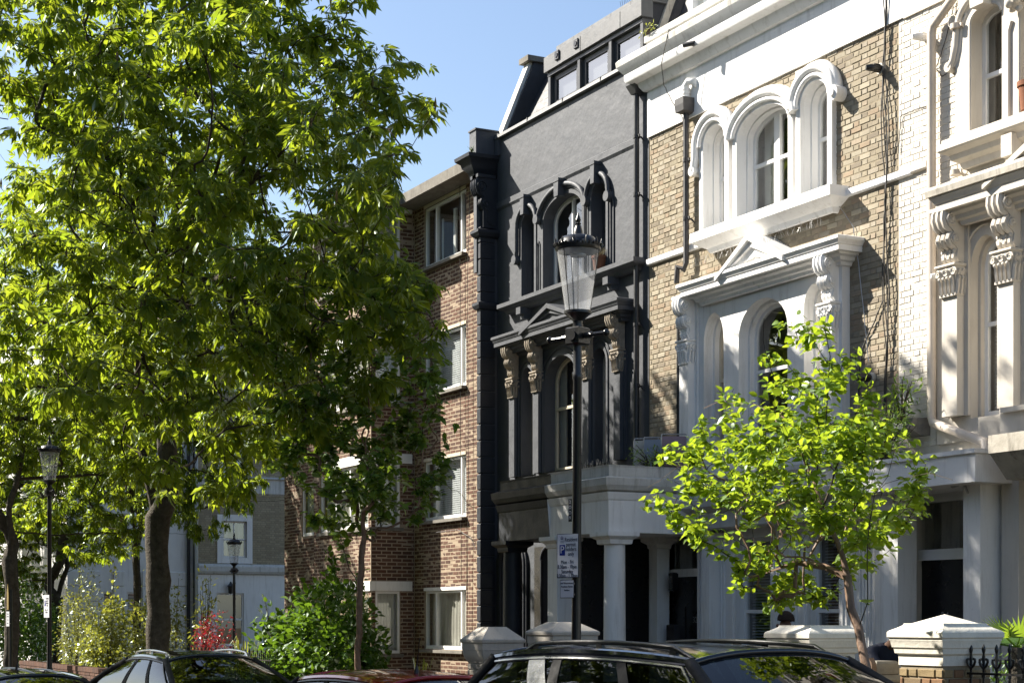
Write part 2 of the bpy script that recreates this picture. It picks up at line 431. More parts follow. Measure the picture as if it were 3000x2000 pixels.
M = dict(
    netpale=mat('bright_net', (0.7, 0.67, 0.6), (0.62, 0.59, 0.53), 6, 0.9, 0.05, bump=0.2, bscale=120, dist=0.003),  # paler tone of the net curtain
    grey=mat('grey_masonry_paint', (0.070, 0.0755, 0.087), (0.058, 0.063, 0.073), 1.4, 0.62, 0.3, bump=0.35, bscale=14, dist=0.012, wavy=3.0, streak=(0.088, 0.094, 0.104), samt=0.4),
    dgrey=mat('dark_grey_paint', (0.021, 0.0245, 0.033), (0.016, 0.019, 0.026), 2, 0.5, 0.35, bump=0.3, bscale=22, dist=0.01),
    white=mat('white_stucco', (0.80, 0.795, 0.78), (0.74, 0.735, 0.72), 1.5, 0.7, 0.2, bump=0.2, bscale=24, dist=0.008, wavy=1.2, streak=(0.36, 0.335, 0.29), samt=0.42),
    whitedirty=mat('weathered_white_stucco', (0.612, 0.6035, 0.578), (0.476, 0.4675, 0.4335), 2.4, 0.8, 0.15, bump=0.35, bscale=26, dist=0.01, wavy=1.5, streak=(0.136, 0.1275, 0.0935), samt=0.62),
    cream=mat('cream_stucco', (0.56, 0.5222, 0.4616), (0.5146, 0.4768, 0.4162), 1.6, 0.7, 0.2, bump=0.2, bscale=26, dist=0.008, wavy=1.2, streak=(0.3027, 0.2573, 0.2043), samt=0.28),
    creamdirty=mat('weathered_cream_stucco', (0.495, 0.465, 0.405), (0.315, 0.2925, 0.2475), 3, 0.85, 0.12, bump=0.4, bscale=28, dist=0.01, streak=(0.075, 0.0675, 0.0525), samt=0.75),
    stone=mat('carved_stone', (0.3726, 0.324, 0.2592), (0.243, 0.2106, 0.1701), 7, 0.85, 0.15, bump=0.5, bscale=50, dist=0.01, streak=(0.1053, 0.0891, 0.0648), samt=0.5),
    concrete=mat('concrete', (0.2232, 0.2108, 0.186), (0.1488, 0.1364, 0.1178), 5, 0.9, 0.1, bump=0.4, bscale=50, dist=0.008, streak=(0.062, 0.0558, 0.0496), samt=0.5),
    lead=mat('lead_sheet', (0.11, 0.1128, 0.1155), (0.0715, 0.07425, 0.077), 3, 0.5, 0.4, bump=0.3, bscale=12, dist=0.01, streak=(0.176, 0.176, 0.176), samt=0.3),
    slate=mat('slate', (0.0385, 0.0399, 0.0455), (0.0245, 0.0259, 0.0301), 5, 0.6, 0.35, bump=0.3, bscale=30),
    mortar=mat('stock_mortar', (0.30, 0.26, 0.19), (0.22, 0.185, 0.135), 12, 0.95, 0.05, bump=0.5, bscale=80, dist=0.005),
    mortar2=mat('pale_mortar', (0.3596, 0.29, 0.2146), (0.29, 0.232, 0.174), 9, 0.95, 0.05, bump=0.5, bscale=80, dist=0.005),
    mortar3=mat('painted_mortar', (0.602, 0.5676, 0.4988), (0.5332, 0.4988, 0.43), 9, 0.8, 0.1, bump=0.4, bscale=60, dist=0.005),
    stock=brick_mat('london_stock_brick', [(.31, .268, .195), (.36, .32, .243), (.275, .235, .172), (.39, .35, .27), (.33, .288, .21), (.225, .19, .145), (.335, .275, .205), (.36, .32, .255), (.30, .225, .155)], (0.14, 0.118, 0.092), 0.5),
    stockdark=brick_mat('old_stock_brick', [(0.2325, 0.1762, 0.0975), (0.27, 0.2025, 0.1125), (0.165, 0.12, 0.075), (0.2475, 0.15, 0.0825), (0.21, 0.1125, 0.06375), (0.3, 0.24, 0.1425)], (0.075, 0.06, 0.045), 0.6),
    red=brick_mat('red_brown_brick', [(0.114, 0.0612, 0.0438), (0.135, 0.0732, 0.051), (0.099, 0.0528, 0.0384), (0.09, 0.054, 0.0438), (0.15, 0.087, 0.06), (0.123, 0.0588, 0.0396), (0.081, 0.0462, 0.0372)], (0.078, 0.048, 0.036), 0.35),
    pbrick=brick_mat('cream_painted_brick', [(0.6209, 0.5882, 0.5229), (0.6046, 0.5719, 0.5065), (0.6291, 0.5964, 0.5392), (0.5964, 0.5556, 0.4902)], (0.5065, 0.4575, 0.384), 0.35, 0.6, 0.45),
    greypbrick=brick_mat('flaking_painted_brick', [(0.45, 0.4125, 0.3525), (0.435, 0.3975, 0.3375), (0.4125, 0.375, 0.315)], (0.225, 0.1875, 0.15), 0.6),
    farstock=brick_mat('far_stock_brick', [(0.36, 0.31, 0.21), (0.42, 0.36, 0.25), (0.31, 0.26, 0.18)], (0.2, 0.17, 0.12), 0.4),
    wood=mat('white_gloss_wood', (0.78, 0.78, 0.77), (0.72, 0.72, 0.71), 4, 0.4, 0.4, bump=0.05, bscale=60),
    woodcream=mat('cream_wood', (0.62, 0.55, 0.43), (0.54, 0.47, 0.36), 4, 0.5, 0.35, bump=0.06, bscale=60),
    wooddark=mat('dark_grey_frame', (0.054, 0.057, 0.063), (0.042, 0.0444, 0.0492), 4, 0.4, 0.4, bump=0.04, bscale=60),
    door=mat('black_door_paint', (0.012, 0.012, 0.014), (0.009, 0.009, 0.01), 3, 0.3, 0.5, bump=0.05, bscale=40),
    iron=mat('black_iron_paint', (0.014, 0.014, 0.015), (0.009, 0.009, 0.01), 12, 0.32, 0.5, bump=0.15, bscale=60, dist=0.004),
    pipe=mat('black_cast_pipe', (0.03, 0.031, 0.035), (0.02, 0.021, 0.024), 8, 0.45, 0.45, bump=0.1, bscale=60, dist=0.004),
    pipegrey=mat('dark_grey_pipe', (0.045, 0.0432, 0.045), (0.033, 0.0318, 0.0336), 8, 0.5, 0.4, bump=0.1, bscale=60, dist=0.004),
    pipecream=mat('cream_pipe', (0.528, 0.468, 0.4), (0.464, 0.408, 0.344), 4, 0.5, 0.35, bump=0.1, bscale=50, dist=0.004),
    cable=mat('cable', (0.06, 0.055, 0.05), (0.03, 0.03, 0.03), 8, 0.6, 0.3),
    glass=glass_mat('window_glass', ior=2.8, ripple=0.0),
    glassroof=glass_mat('roof_window_glass', ior=4.2, ripple=0.0),
    glassold=glass_mat('old_window_glass', (0.85, 0.88, 0.88), 2.4, 0.05),
    lamp_glass=glass_mat('lantern_glass', (0.93, 0.94, 0.95), 1.6, 0.03, 0.08, 0.22),
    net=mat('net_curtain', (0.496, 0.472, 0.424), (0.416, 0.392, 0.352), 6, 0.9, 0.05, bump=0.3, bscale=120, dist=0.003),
    blind=mat('venetian_blind', (0.55, 0.56, 0.58), (0.48, 0.49, 0.51), 5, 0.55, 0.3, bump=0.0),
    inside=mat('dark_room', (0.2, 0.19, 0.175), (0.15, 0.14, 0.13), 2, 0.9, 0.05),
    terracotta=mat('terracotta', (0.216, 0.09, 0.048), (0.168, 0.072, 0.042), 8, 0.8, 0.15),
    metal=mat('galvanised_metal', (0.42, 0.42, 0.42), (0.3, 0.3, 0.3), 8, 0.4, 0.4, metal=0.8),
    bark=mat('grey_bark', (0.1013, 0.0885, 0.072), (0.045, 0.039, 0.03075), 9, 0.9, 0.1, bump=0.9, bscale=26, dist=0.03, streak=(0.0375, 0.04125, 0.0225), samt=0.6),
    twig=mat('dark_twig', (0.075, 0.06, 0.045), (0.04, 0.032, 0.024), 9, 0.9, 0.1, bump=0.4, bscale=40),
    birch=mat('young_bark', (0.225, 0.15, 0.105), (0.1275, 0.07875, 0.0525), 14, 0.6, 0.25, bump=0.4, bscale=40, streak=(0.075, 0.045, 0.03), samt=0.5),
    leaf=leaf_mat('chestnut_leaf', (0.044, 0.088, 0.018), (0.43, 0.50, 0.03), 0.05, 0.5, 0.4, 0.7),
    leafy=leaf_mat('sapling_leaf', (0.10, 0.18, 0.022), (0.44, 0.55, 0.03), 0.03, 0.5, 0.55),
    leafm=leaf_mat('street_tree_leaf', (0.062, 0.13, 0.03), (0.36, 0.5, 0.04), 0.07, 0.42),
    leafb=leaf_mat('bush_leaf', (0.032, 0.078, 0.014), (0.2, 0.34, 0.02), 0.06, 0.35, 0.42),
    leafo=leaf_mat('olive_leaf', (0.14, 0.14, 0.045), (0.36, 0.36, 0.05), 0.08, 0.4),
    leafyel=leaf_mat('yellow_leaf', (0.20, 0.21, 0.05), (0.46, 0.46, 0.06), 0.08, 0.4),
    leaffresh=leaf_mat('fresh_leaf', (0.08, 0.16, 0.03), (0.3, 0.46, 0.05), 0.08, 0.4),
    leafred=leaf_mat('red_maple_leaf', (0.19, 0.02, 0.026), (0.42, 0.03, 0.04), 0.06, 0.4),
    leafdry=leaf_mat('dry_leaf', (0.20, 0.15, 0.07), (0.3, 0.22, 0.08), 0.05, 0.3),
    road=mat('asphalt', (0.055, 0.055, 0.056), (0.04, 0.04, 0.04), 3, 0.85, 0.2, bump=0.6, bscale=120, dist=0.006),
    paving=mat('paving', (0.189, 0.1785, 0.1645), (0.14, 0.133, 0.1225), 2, 0.85, 0.15, bump=0.3, bscale=60),
    soil=mat('garden_soil', (0.09, 0.07, 0.045), (0.05, 0.045, 0.025), 5, 0.95, 0.05, bump=0.8, bscale=30, dist=0.03),
)
# ---------------------------------------------------------------- shared builders for the terrace
def inst(me, name, parent, pos, rz=0.0, sc=(1, 1, 1)):
    o = bpy.data.objects.new(name, me)
    put(o, parent)
    o.location = Vector(pos) - (ORIG.get(parent.name) or Vector((0, 0, 0)))
    o.rotation_euler = (0, 0, rz)
    o.scale = sc
    return o
def inside(p, poly):
    x, z = p
    r = False
    for i in range(len(poly)):
        (x1, z1), (x2, z2) = poly[i - 1], poly[i]
        if (z1 > z) != (z2 > z) and x < (x2 - x1) * (z - z1) / (z2 - z1) + x1: r = not r
    return r
BRK = {}
def brick_mesh(l, h, m, k):
    key = (round(l, 3), round(h, 3), m.name, k)
    if key not in BRK:
        rr = random.Random(k * 7 + int(l * 1000))
        j = lambda: rr.uniform(-0.0025, 0.0025)
        c = 0.006
        b = MB()
        fr = [(-l / 2 + c + j(), -0.008 + j(), -h / 2 + c + j()), (l / 2 - c + j(), -0.008 + j(), -h / 2 + c + j()), (l / 2 - c + j(), -0.008 + j(), h / 2 - c + j()), (-l / 2 + c + j(), -0.008 + j(), h / 2 - c + j())]
        bk = [(-l / 2, 0, -h / 2), (l / 2, 0, -h / 2), (l / 2, 0, h / 2), (-l / 2, 0, h / 2)]
        b.add(fr + bk, [(0, 1, 2, 3), (4, 5, 1, 0), (5, 6, 2, 1), (6, 7, 3, 2), (7, 4, 0, 3)])
        BRK[key] = (b, b.mesh('brick', m))
    return BRK[key]
def bricks(parent, u0, u1, z0, z1, d, m, excl=(), face='Y', keep=300, bond='flemish', ch=0.0762, joint=0.011, top_first=False, seed=1, name='brick', stuff='brickwork', near=1):
    """courses of separate bricks over a rectangle.  face Y looks to -Y (u is X, d is Y); face X looks to +X (u is Y, d is X)"""
    rr = random.Random(seed)
    L = []
    nrow = int(round((z1 - z0) / ch))
    for r in range(nrow):
        zc = z0 + (r + 0.5) * ch
        u = u0 - (0.0 if r % 2 else 0.114) - (0.0 if bond != 'flemish' else 0.057 * (r % 2))
        k = r % 2
        while u < u1:
            l = (0.225 if (k % 2 == 0) else 0.1125) if bond == 'flemish' else 0.2275
            a, b = max(u, u0), min(u + l, u1)
            k += 1
            u += l
            if b - a < 0.04: continue
            segs = [(a, b)]
            for p in excl:
                for zz in (zc - ch * .35, zc + ch * .35):
                    xs = sorted(p1[0] + (zz - p1[1]) * (p2[0] - p1[0]) / (p2[1] - p1[1]) for p1, p2 in zip(p, p[1:] + p[:1]) if (p1[1] > zz) != (p2[1] > zz))
                    for c0, c1 in zip(xs[::2], xs[1::2]):
                        segs = [q for s_, e_ in segs for q in ((s_, min(e_, c0)), (max(s_, c1), e_)) if q[1] - q[0] > .035]
            for a, b in segs: L.append((a, b, zc))
    L.sort(key=(lambda q: (-round(q[2], 2), -q[0])) if top_first else (lambda q: -near * q[0]))
    n, mb = 0, MB()
    for a, b, zc in L:
        l = round(b - a - joint, 2)
        src, me = brick_mesh(l, ch - joint, m, rr.randrange(5))
        e = rr.uniform(-0.003, 0.003)
        uc = (a + b) / 2
        pos = (uc, d - e, zc) if face == 'Y' else (d + e, uc, zc)
        if n < keep:
            inst(me, name, parent, pos, 0 if face == 'Y' else math.pi / 2)
            n += 1
        else:
            if face == 'Y': mb.add([(x + pos[0], y + pos[1], z + pos[2]) for x, y, z in src.v], src.f)
            else: mb.add([(-y + pos[0], x + pos[1], z + pos[2]) for x, y, z in src.v], src.f)
    if mb.v: tag(mb.build(stuff, m, parent), kind='stuff')
    return n
def shell(house, x0, x1, y1, z1, m, yf=0.3, floors=(3.3, 6.4, 9.2)):
    """the sides, back and roof of a house and the floors inside it, behind its front"""
    b = MB()
    for xa, xb in ((x0, x0 + 0.02), (x1 - 0.02, x1)): b.box(xa, xb, yf, y1, 0, z1)
    b.box(x0, x1, y1, y1 + 0.02, 0, z1)
    b.box(x0, x1, yf, y1, z1 - 0.02, z1)
    b.build('side_wall', m, house)
    f = MB()
    for z in floors: f.box(x0 + 0.05, x1 - 0.05, yf + 0.02, y1 - 0.05, z - 0.2, z)
    f.box(x0 + 0.05, x1 - 0.05, yf + 2.6, yf + 2.7, 0, z1 - 0.05)
    f.build('interior', M['inside'], house)
def sash(house, op, y, fm, gl, rails=(), mull=(), fw=0.055, dp=0.05, curtain=None, cm=None, bars=(), cd=0.1, opened=False):
    x0, x1, z0, zs, za = op
    b = MB()
    b.ring(arch(*op), arch(x0 + fw, x1 - fw, z0 + fw * 1.4, zs, max(zs, za - fw) if za > zs else za - fw), y, y + dp)
    if za == zs:
        b = MB()
        b.ring(arch(x0, x1, z0, zs, zs), arch(x0 + fw, x1 - fw, z0 + fw * 1.4, zs - fw, zs - fw), y, y + dp)
    for mx, mw in mull: b.box(mx - mw / 2, mx + mw / 2, y - 0.012, y + dp - 0.004, z0 + fw, za - fw * 0.5)
    w = b.build('window', fm, house)
    for rz in rails:
        r = MB()
        xs = [x0 + fw] + [c for mx, mw in mull for c in (mx - mw / 2, mx + mw / 2)] + [x1 - fw]
        for i in range(0, len(xs), 2): r.box(xs[i], xs[i + 1], y - 0.006, y + dp - 0.008, rz - 0.025, rz + 0.025)
        r.build('meeting_rail', fm, w)
    if bars:
        r = MB()
        for bx in bars: r.box(bx - 0.012, bx + 0.012, y + 0.006, y + dp - 0.01, z0 + fw, za - fw)
        r.build('glazing_bar', fm, w)
    g = MB()
    pts = arch(x0 + fw * 0.6, x1 - fw * 0.6, z0 + fw, zs, za - fw * 0.5 if za > zs else zs)
    g.add([(u, y + dp * 0.55, z) for u, z in pts], [tuple(range(len(pts)))])
    g.build('pane', gl, w)
    if curtain == 'net':
        c = MB()
        c.grid(lambda u, v: (x0 + (x1 - x0) * u, y + cd + 0.012 * math.sin(u * (x1 - x0) * 42 + math.sin(v * 5)), z0 + (za - z0) * v), max(6, int((x1 - x0) * 40)), 4)
        c.build('curtain', cm or M['net'], w, 60)
    elif curtain == 'blind':
        c = MB()
        n = int((za - z0) / 0.042)
        for i in range(n):
            zz = z0 + 0.03 + i * 0.042
            dy_, dz_ = (0.026, 0.012) if opened else (0.012, 0.037)
            c.add([(x0 + fw, y + cd, zz), (x1 - fw, y + cd, zz), (x1 - fw, y + cd + dy_, zz + dz_), (x0 + fw, y + cd + dy_, zz + dz_)], [(0, 1, 2, 3)])
        tag(c.build('blind', cm or M['blind'], w), kind='stuff')
    elif curtain == 'drape':
        c = MB()
        for a, e in ((x0, x0 + (x1 - x0) * 0.22), (x1 - (x1 - x0) * 0.18, x1)):
            c.grid(lambda u, v: (a + (e - a) * u, y + cd + 0.02 * math.sin(u * 22), z0 + (za - z0) * v), 14, 3)
        c.build('curtain', cm or M['net'], w, 60)
    return w
# carved console: scrolled bracket with ribs in front and an acanthus capital below it
CON = [(0, 0), (-.86, 0), (-.98, -.07), (-1.0, -.19), (-.9, -.31), (-.7, -.38), (-.62, -.42), (-.72, -.48), (-.78, -.56), (-.7, -.64), (-.5, -.69), (-.42, -.74), (-.45, -.82), (-.48, -.9), (-.36, -.98), (-.2, -1.0), (0, -1.0)]
def console_mesh(name, w, p, h, m):
    b = MB()
    b.prismX([(y * p, z * h) for y, z in CON], -w / 2, w / 2)
    rib = [(y * p, z * h) for y, z in CON[1:-1]]
    for k in (-0.31, 0, 0.31):
        b.tube([(k * w, y - 0.004, z) for y, z in rib], [w * 0.15 * (1 if i < 10 else .8) for i in range(len(rib))], 6)
    for zc in (-.2, -.56):                                   # scroll eyes on the flank
        r = h * (0.13 if zc > -.3 else 0.075)
        yc = -p * (0.78 if zc > -.3 else 0.56)
        b.tube([(w / 2 + 0.012, yc + r * (1 - t / 22) * math.cos(t * 0.75), zc * h + r * (1 - t / 22) * math.sin(t * 0.75)) for t in range(20)], 0.014, 5)
        b.tube([(w / 2 - 0.01, yc, zc * h), (w / 2 + 0.03, yc, zc * h)], r * 0.3, 8)
    for i, (yy, zz) in enumerate(((-.6, -.84), (-.52, -.92), (-.62, -.76))):      # leaf tips
        for k in (-.36, -.12, .12, .36): b.ball((k * w, yy * p * .82, zz * h), w * 0.1, 5, 4)
    b.box(-w * .62, w * .62, -p * 1.02, 0, 0, h * .07)
    return b.mesh(name, m, 40)
def capital_mesh(name, w, p, h, m):
    b = MB()
    hw = w * .5
    def ly(f, z): return [(-hw * f, -p * f, z), (hw * f, -p * f, z), (hw * f, 0.0, z), (-hw * f, 0.0, z)]
    levels = [(1.28, 0), (1.3, -.06), (1.12, -.1), (1.18, -.16), (1.0, -.5), (.92, -.9), (1.02, -.92), (1.02, -1.0)]
    vs, fs = [], []
    for f, z in levels: vs += ly(f, z * h)
    for i in range(len(levels) - 1):
        for k in range(4):
            j = (k + 1) % 4
            fs.append((4 * i + k, 4 * i + j, 4 * i + 4 + j, 4 * i + 4 + k))
    fs += [(0, 1, 2, 3), tuple(4 * (len(levels) - 1) + k for k in range(4))]
    b.add(vs, fs)
    def leafrow(org, du, out, n, z0, z1, rad):
        for i in range(n):
            t = (i + .5) / n
            q = [org[0] + du[0] * t, org[1] + du[1] * t]
            path = [(q[0] + out[0] * e, q[1] + out[1] * e, (z0 + (z1 - z0) * s) * h) for e, s in ((0, 0), (.012, .4), (.022, .8), (.05, 1.0), (.05, .9))]
            b.tube(path, [rad, rad * 1.1, rad, rad * .8, rad * .5], 5)
    for (org, du, out, n) in (((-hw * .98, -p * .98), (w * .98, 0), (0, -1), 4), ((hw * .98, -p), (0, p), (1, 0), 3)):
        leafrow(org, du, out, n, -.95, -.42, w * .085)
        leafrow(org, du, out, n, -.75, -.18, w * .06)
    for cx, cy, ax in ((-hw, -p * 1.1, 0), (hw, -p * 1.1, 0), (0, -p * 1.08, 0), (hw * 1.1, -p * .5, 1)):
        r = h * .13
        b.tube([(cx + (r * (1 - t / 18) * math.cos(t * .8) if not ax else 0.01), cy + (r * (1 - t / 18) * math.cos(t * .8) if ax else -0.01), -.27 * h + r * (1 - t / 18) * math.sin(t * .8)) for t in range(16)], 0.013, 5)
    return b.mesh(name, m, 40)
HPROF = [(0, -.75), (.12, -.7), (.16, -.5), (.3, -.42), (.36, -.22), (.56, -.12), (.6, 0), (.82, .01), (.82, .36), (.87, .4), (.9, .52), (1.0, .68), (1.0, .88), (.95, .92), (0, 1.0)]
CORN = [(0, 0), (.16, .0), (.2, .08), (.2, .14), (.42, .2), (.62, .3), (.64, .36), (.84, .4), (.84, .62), (.92, .64), (1.0, .72), (1.0, .86), (.96, .9), (0, 1.0)]
def cornice(b, path, z0, h, p, prof=CORN, closed=False):
    b.sweep([(o * p, z0 + z * h) for o, z in prof], path, closed)
def hood(house, xl, xr, y, b0, zc, h, p, ax, apex, xf0, xf1, m, mtop, name='entablature'):
    """bracketed cornice with a small triangular pediment standing on its middle"""
    c = MB()
    cornice(c, [(xl, y + .02), (xl, y - b0), (xr, y - b0), (xr, y + .02)], zc, h, p, HPROF)
    e = c.build(name, m, house, 30)
    c = MB()
    zt = zc + h * .55
    for (pr, t0, t1) in ((p + b0 + .01, .0, .075), (p + b0 - .035, .07, .15), (p + b0 - .08, .145, .26)):
        for xf in (xf0, xf1):
            d = 1 if xf < ax else -1
            dz = apex - zt
            k = math.hypot(ax - xf, dz) / abs(ax - xf)
            pts = [(xf, zt - t1 * k), (ax, apex - t1 * k), (ax, apex - t0 * k), (xf, zt - t0 * k)]
            pts = [(x, max(z, zt - .05)) for x, z in pts]
            c.prismY(pts, y - pr, y + .01)
    c.prismY([(xf0 + .02, zt - .06), (xf1 - .02, zt - .06), (ax, apex - .06)], y - (p + b0) + .16, y)
    c.prismY([(xf0 + .28, zt - .04), (xf1 - .28, zt - .04), (ax, apex - .32)], y - (p + b0) + .145, y)
    c.build('pediment', m, house)
    return e
def downpipe(name, label, path, r, m, straps, sm, group=None, y_wall=0.0):
    o = MB().tube(path, r, 12)
    for z in straps:
        i = max(k for k in range(len(path)) if path[k][2] >= z - 1e-6)
        x, yy = path[i][0], path[i][1]
        o.tube([(x, yy, z - .03), (x, yy, z + .03)], r * 1.22, 12)
    t = o.build(name, m, None, 40)
    tag(t, label, 'drainpipe', group)
    ORIG[t.name] = None
    for z in straps:
        i = max(k for k in range(len(path)) if path[k][2] >= z - 1e-6)
        x, yy = path[i][0], path[i][1]
        s = MB().box(x + r * .9, x + r + .05, yy - .012, yy + .012, z - .02, z + .02).tube([(x + r + .03, yy, z), (x + r + .05, y_wall - .005, z - .08)], .009, 6)
        s.box(x - .012, x + .012, yy, y_wall - .001, z - .012, z + .012)
        s.build('pipe_bracket', sm, t)
    return t

# ---------------------------------------------------------------- the dark grey house
GX0, GX1 = fX(1457), fX(1901)
ZCOP = fZ(1457, 411)
GH = thing('town_house', 'dark grey painted terraced house with black door and three dormer windows', 'house', (GX0, 0, 0))
ZST = fZ(1560, 565)
def op(x0, x1, yb, ysp, yap, Y=0.0, xb=None):
    a, b = fX(x0, Y), fX(x1, Y)
    xm = (x0 + x1) / 2
    return (a, b, fZ(xb or x0, yb, Y), fZ(x0, ysp, Y), fZ(xm, yap, Y))
u1 = op(1530, 1567, 879, 668, 624)
u2 = op(1593, 1707, 858, 655, 570)
u3 = op(1734, 1777, 806, 585, 533)
zsil = fZ(1593, 858)
u1, u2, u3 = [(a, b, zsil, c, d) for a, b, _, c, d in (u1, u2, u3)]
l1 = op(1529, 1564, 1390, 1130, 1076)
l2 = op(1597, 1690, 1380, 1125, 1041)
l3 = op(1736, 1778, 1362, 1070, 1018)
zl = fZ(1597, 1384)
l1, l2, l3 = [(a, b, zl, c, d) for a, b, _, c, d in (l1, l2, l3)]
gw = op(1436, 1541, 1960, 1640, 1592)
gw = (GX0 + .16, gw[1], 1.0, fZ(1541, 1640), fZ(1500, 1592))
gd = (fX(1590), fX(1640), 0.35, fZ(1600, 1640), fZ(1620, 1600))
gd2 = (fX(1692) , fX(1757), 0.35, 2.75, 2.75)
wall = MB().sheet([(GX0, 0), (GX1, 0), (GX1, ZCOP), (GX0, ZCOP)], [arch(*o) for o in (u1, u2, u3, l1, l2, l3, gw, gd, gd2)], 0.0, 0.3)
wall.box(GX0, GX1, 0.001, .3, ZCOP - .02, ZCOP - .001)
gwall = wall.build('front_wall', M['grey'], GH)
shell(GH, GX0, GX1, 9, ZCOP - .3, M['dgrey'], floors=(fZ(1597, 1395), fZ(1593, 870) - .5, ZCOP - .35))
c = MB()                                     # shallow ledge between the storeys and the flush parapet above
c.prismX([(0, ZST - .05), (-.03, ZST), (-.03, ZST + .1), (0, ZST + .12)], GX0 + .02, GX1 - .38)
c.build('ledge', M['grey'], GH)
c = MB().prismX([(.32, ZCOP), (.32, ZCOP + .03), (-.06, ZCOP + .06), (-.07, ZCOP), (-.03, ZCOP - .02), (0, ZCOP)], GX0, GX1)
for i in range(1, 4): c.box(GX0 + i * 1.28, GX0 + i * 1.28 + .02, -.075, .2, ZCOP - .01, ZCOP + .07)
c.build('parapet_coping', M['lead'], GH)
for o_, fm, rz in ((u1, M['wooddark'], .5), (u2, M['wood'], .5), (u3, M['wooddark'], .52)):
    sash(GH, o_, .2, fm, M['glass'], rails=[o_[2] + (o_[4] - o_[2]) * rz], mull=[((o_[0] + o_[1]) / 2, .035)] if o_ is u2 else [], curtain='drape' if o_ is not u2 else None)
for o_ in (l1, l2, l3):
    sash(GH, o_, .2, M['woodcream'], M['glassold'], rails=[o_[2] + (o_[4] - o_[2]) * .56], curtain='drape')
sash(GH, gw, .16, M['wooddark'], M['glass'], rails=[2.1], curtain='drape')
dm = MB()
for o_ in (gd, gd2):
    pts = arch(*o_)
    d_ = MB().prismY(pts, .22, .27)
    w_ = o_[1] - o_[0]
    for r0, r1 in ((.08, .36), (.42, .8)):
        z0_, z1_ = .35 + (o_[4] - .5) * r0, .35 + (o_[4] - .6) * r1
        d_.box(o_[0] + w_ * .14, o_[0] + w_ * .44, .205, .219, z0_, z1_).box(o_[0] + w_ * .56, o_[0] + w_ * .86, .205, .219, z0_, z1_)
    dd = d_.build('door', M['door'], GH)
    MB().ball((o_[1] - .12, .19, 1.45), .035).build('door_knob', M['metal'], dd, 40)
# raised edges round the openings, hood moulds, keystones, scroll stops
for o_, ends in ((u1, (0, 1)), (u2, (.06, .94)), (u3, (0, 1))):
    x0, x1, z0, zs, za = o_
    r = MB().ring(arch(x0 - .07, x1 + .07, z0, zs, za + .07), arch(*o_), -.018, .001)
    r.build('window_surround', M['grey'], GH)
    hm = MB()
    off = .13 if o_ is not u2 else .16
    pts = arc3(x0, x1, zs, za, off, -.05, 20, ends[0], ends[1])
    if o_ is u1: pts = [(pts[0][0] - .03, -.05, zs - .55), (pts[0][0], -.05, zs - .4), (pts[0][0], -.05, zs - .2)] + pts
    if o_ is u3: pts = pts + [(pts[-1][0], -.05, zs - .08)]
    hm.tube(pts, .042, 8)
    hm.tube([(x, -.015, z) for x, y, z in arc3(x0, x1, zs, za, off - .06, 0, 20, ends[0], ends[1])], .022, 6)
    for q in ((pts[0], pts[-1]) if o_ is u3 else (pts[0],)):
        hm.tube([(q[0], 0, q[2]), (q[0], -.1, q[2])], .085, 12)
    hm.build('hood_mould', M['grey'], GH, 50)
    k = MB()
    cx = (x0 + x1) / 2
    wk = .085 if o_ is u2 else .068
    k.prismY([(cx - wk * .8, za - .04), (cx + wk * .8, za - .04), (cx + wk, ZST - .06), (cx - wk, ZST - .06)], -.14, 0)
    k.box(cx - wk * 1.25, cx + wk * 1.25, -.15, 0, ZST - .07, ZST - .02)
    k.build('keystone', M['grey'], GH)
for xa in ((u1[1] + u2[0]) / 2, (u2[1] + u3[0]) / 2, u3[1] + .2):
    s = MB()
    top = u2[3] - .35 if xa < u2[0] else (u2[3] + .1 if xa < u3[0] else u3[3] - .2)
    s.tube([(xa - .045, -.012, zsil + .03), (xa - .045, -.012, top), (xa, -.012, top + .07), (xa + .045, -.012, top), (xa + .045, -.012, zsil + .03)], .012, 5)
    s.build('slot_moulding', M['grey'], GH)
s = MB()
sx0, sx1 = fX(1473, -.2), fX(1855, -.1)
SP = [(0, zsil - .2), (.07, zsil - .19), (.1, zsil - .13), (.17, zsil - .11), (.2, zsil - .08), (.2, zsil - .01), (0, zsil + .02)]
s.sweep(SP, [(sx0, .01), (sx0, -.02), (sx1, -.02), (sx1, .01)])
for xa in (sx0 + .55, sx1 - .75):
    s.box(xa, xa + .16, -.22, 0, zsil - .3, zsil - .18)
    s.box(xa + .02, xa + .14, -.14, 0, zsil - .38, zsil - .3)
s.build('window_sill', M['grey'], GH)
# first floor: pilasters with carved stone consoles under a pedimented entablature
HX0, HX1 = fX(1455, -.3), fX(1805, -.3)
hz = fZ(1471, 1012, -.3)
hx, hap = fX(1611, -.3), fZ(1611, 889, -.3)
hood(GH, HX0 + .12, HX1 - .12, 0, .12, hz, .2, .24, hx, hap, hx - 1.02, hx + 1.02, M['grey'], M['lead'])
con_g = console_mesh('console', .21, .24, .56, M['stone'])
cap_g = capital_mesh('capital', .2, .12, .36, M['stone'])
for i, xp in enumerate((1497, 1567, 1713, 1786)):
    xa = fX(xp, -.12)
    if i == 3: xa = HX1 - .3
    o = inst(con_g, 'console', GH, (xa, -.02, hz + .0))
    ORIG[o.name] = Vector((xa, -.02, hz))
    inst(cap_g, 'capital', o, (xa, -.02, hz - .57))
    p_ = MB().box(xa - .1, xa + .1, -.11, 0, zl, hz - .92)
    p_.box(xa - .03, xa + .14, -.05, 0, zl, hz - .6)
    p_.build('pilaster', M['grey'], GH)
for o_ in (l1, l2, l3):
    x0, x1, z0, zs, za = o_
    MB().ring(arch(x0 - .05, x1 + .05, z0, zs, za + .06), arch(*o_), -.02, .001).build('window_surround', M['grey'], GH)
    MB().tube(arc3(x0, x1, zs, za, .13, -.012, 16), .016, 5).build('hood_mould', M['grey'], GH, 50)
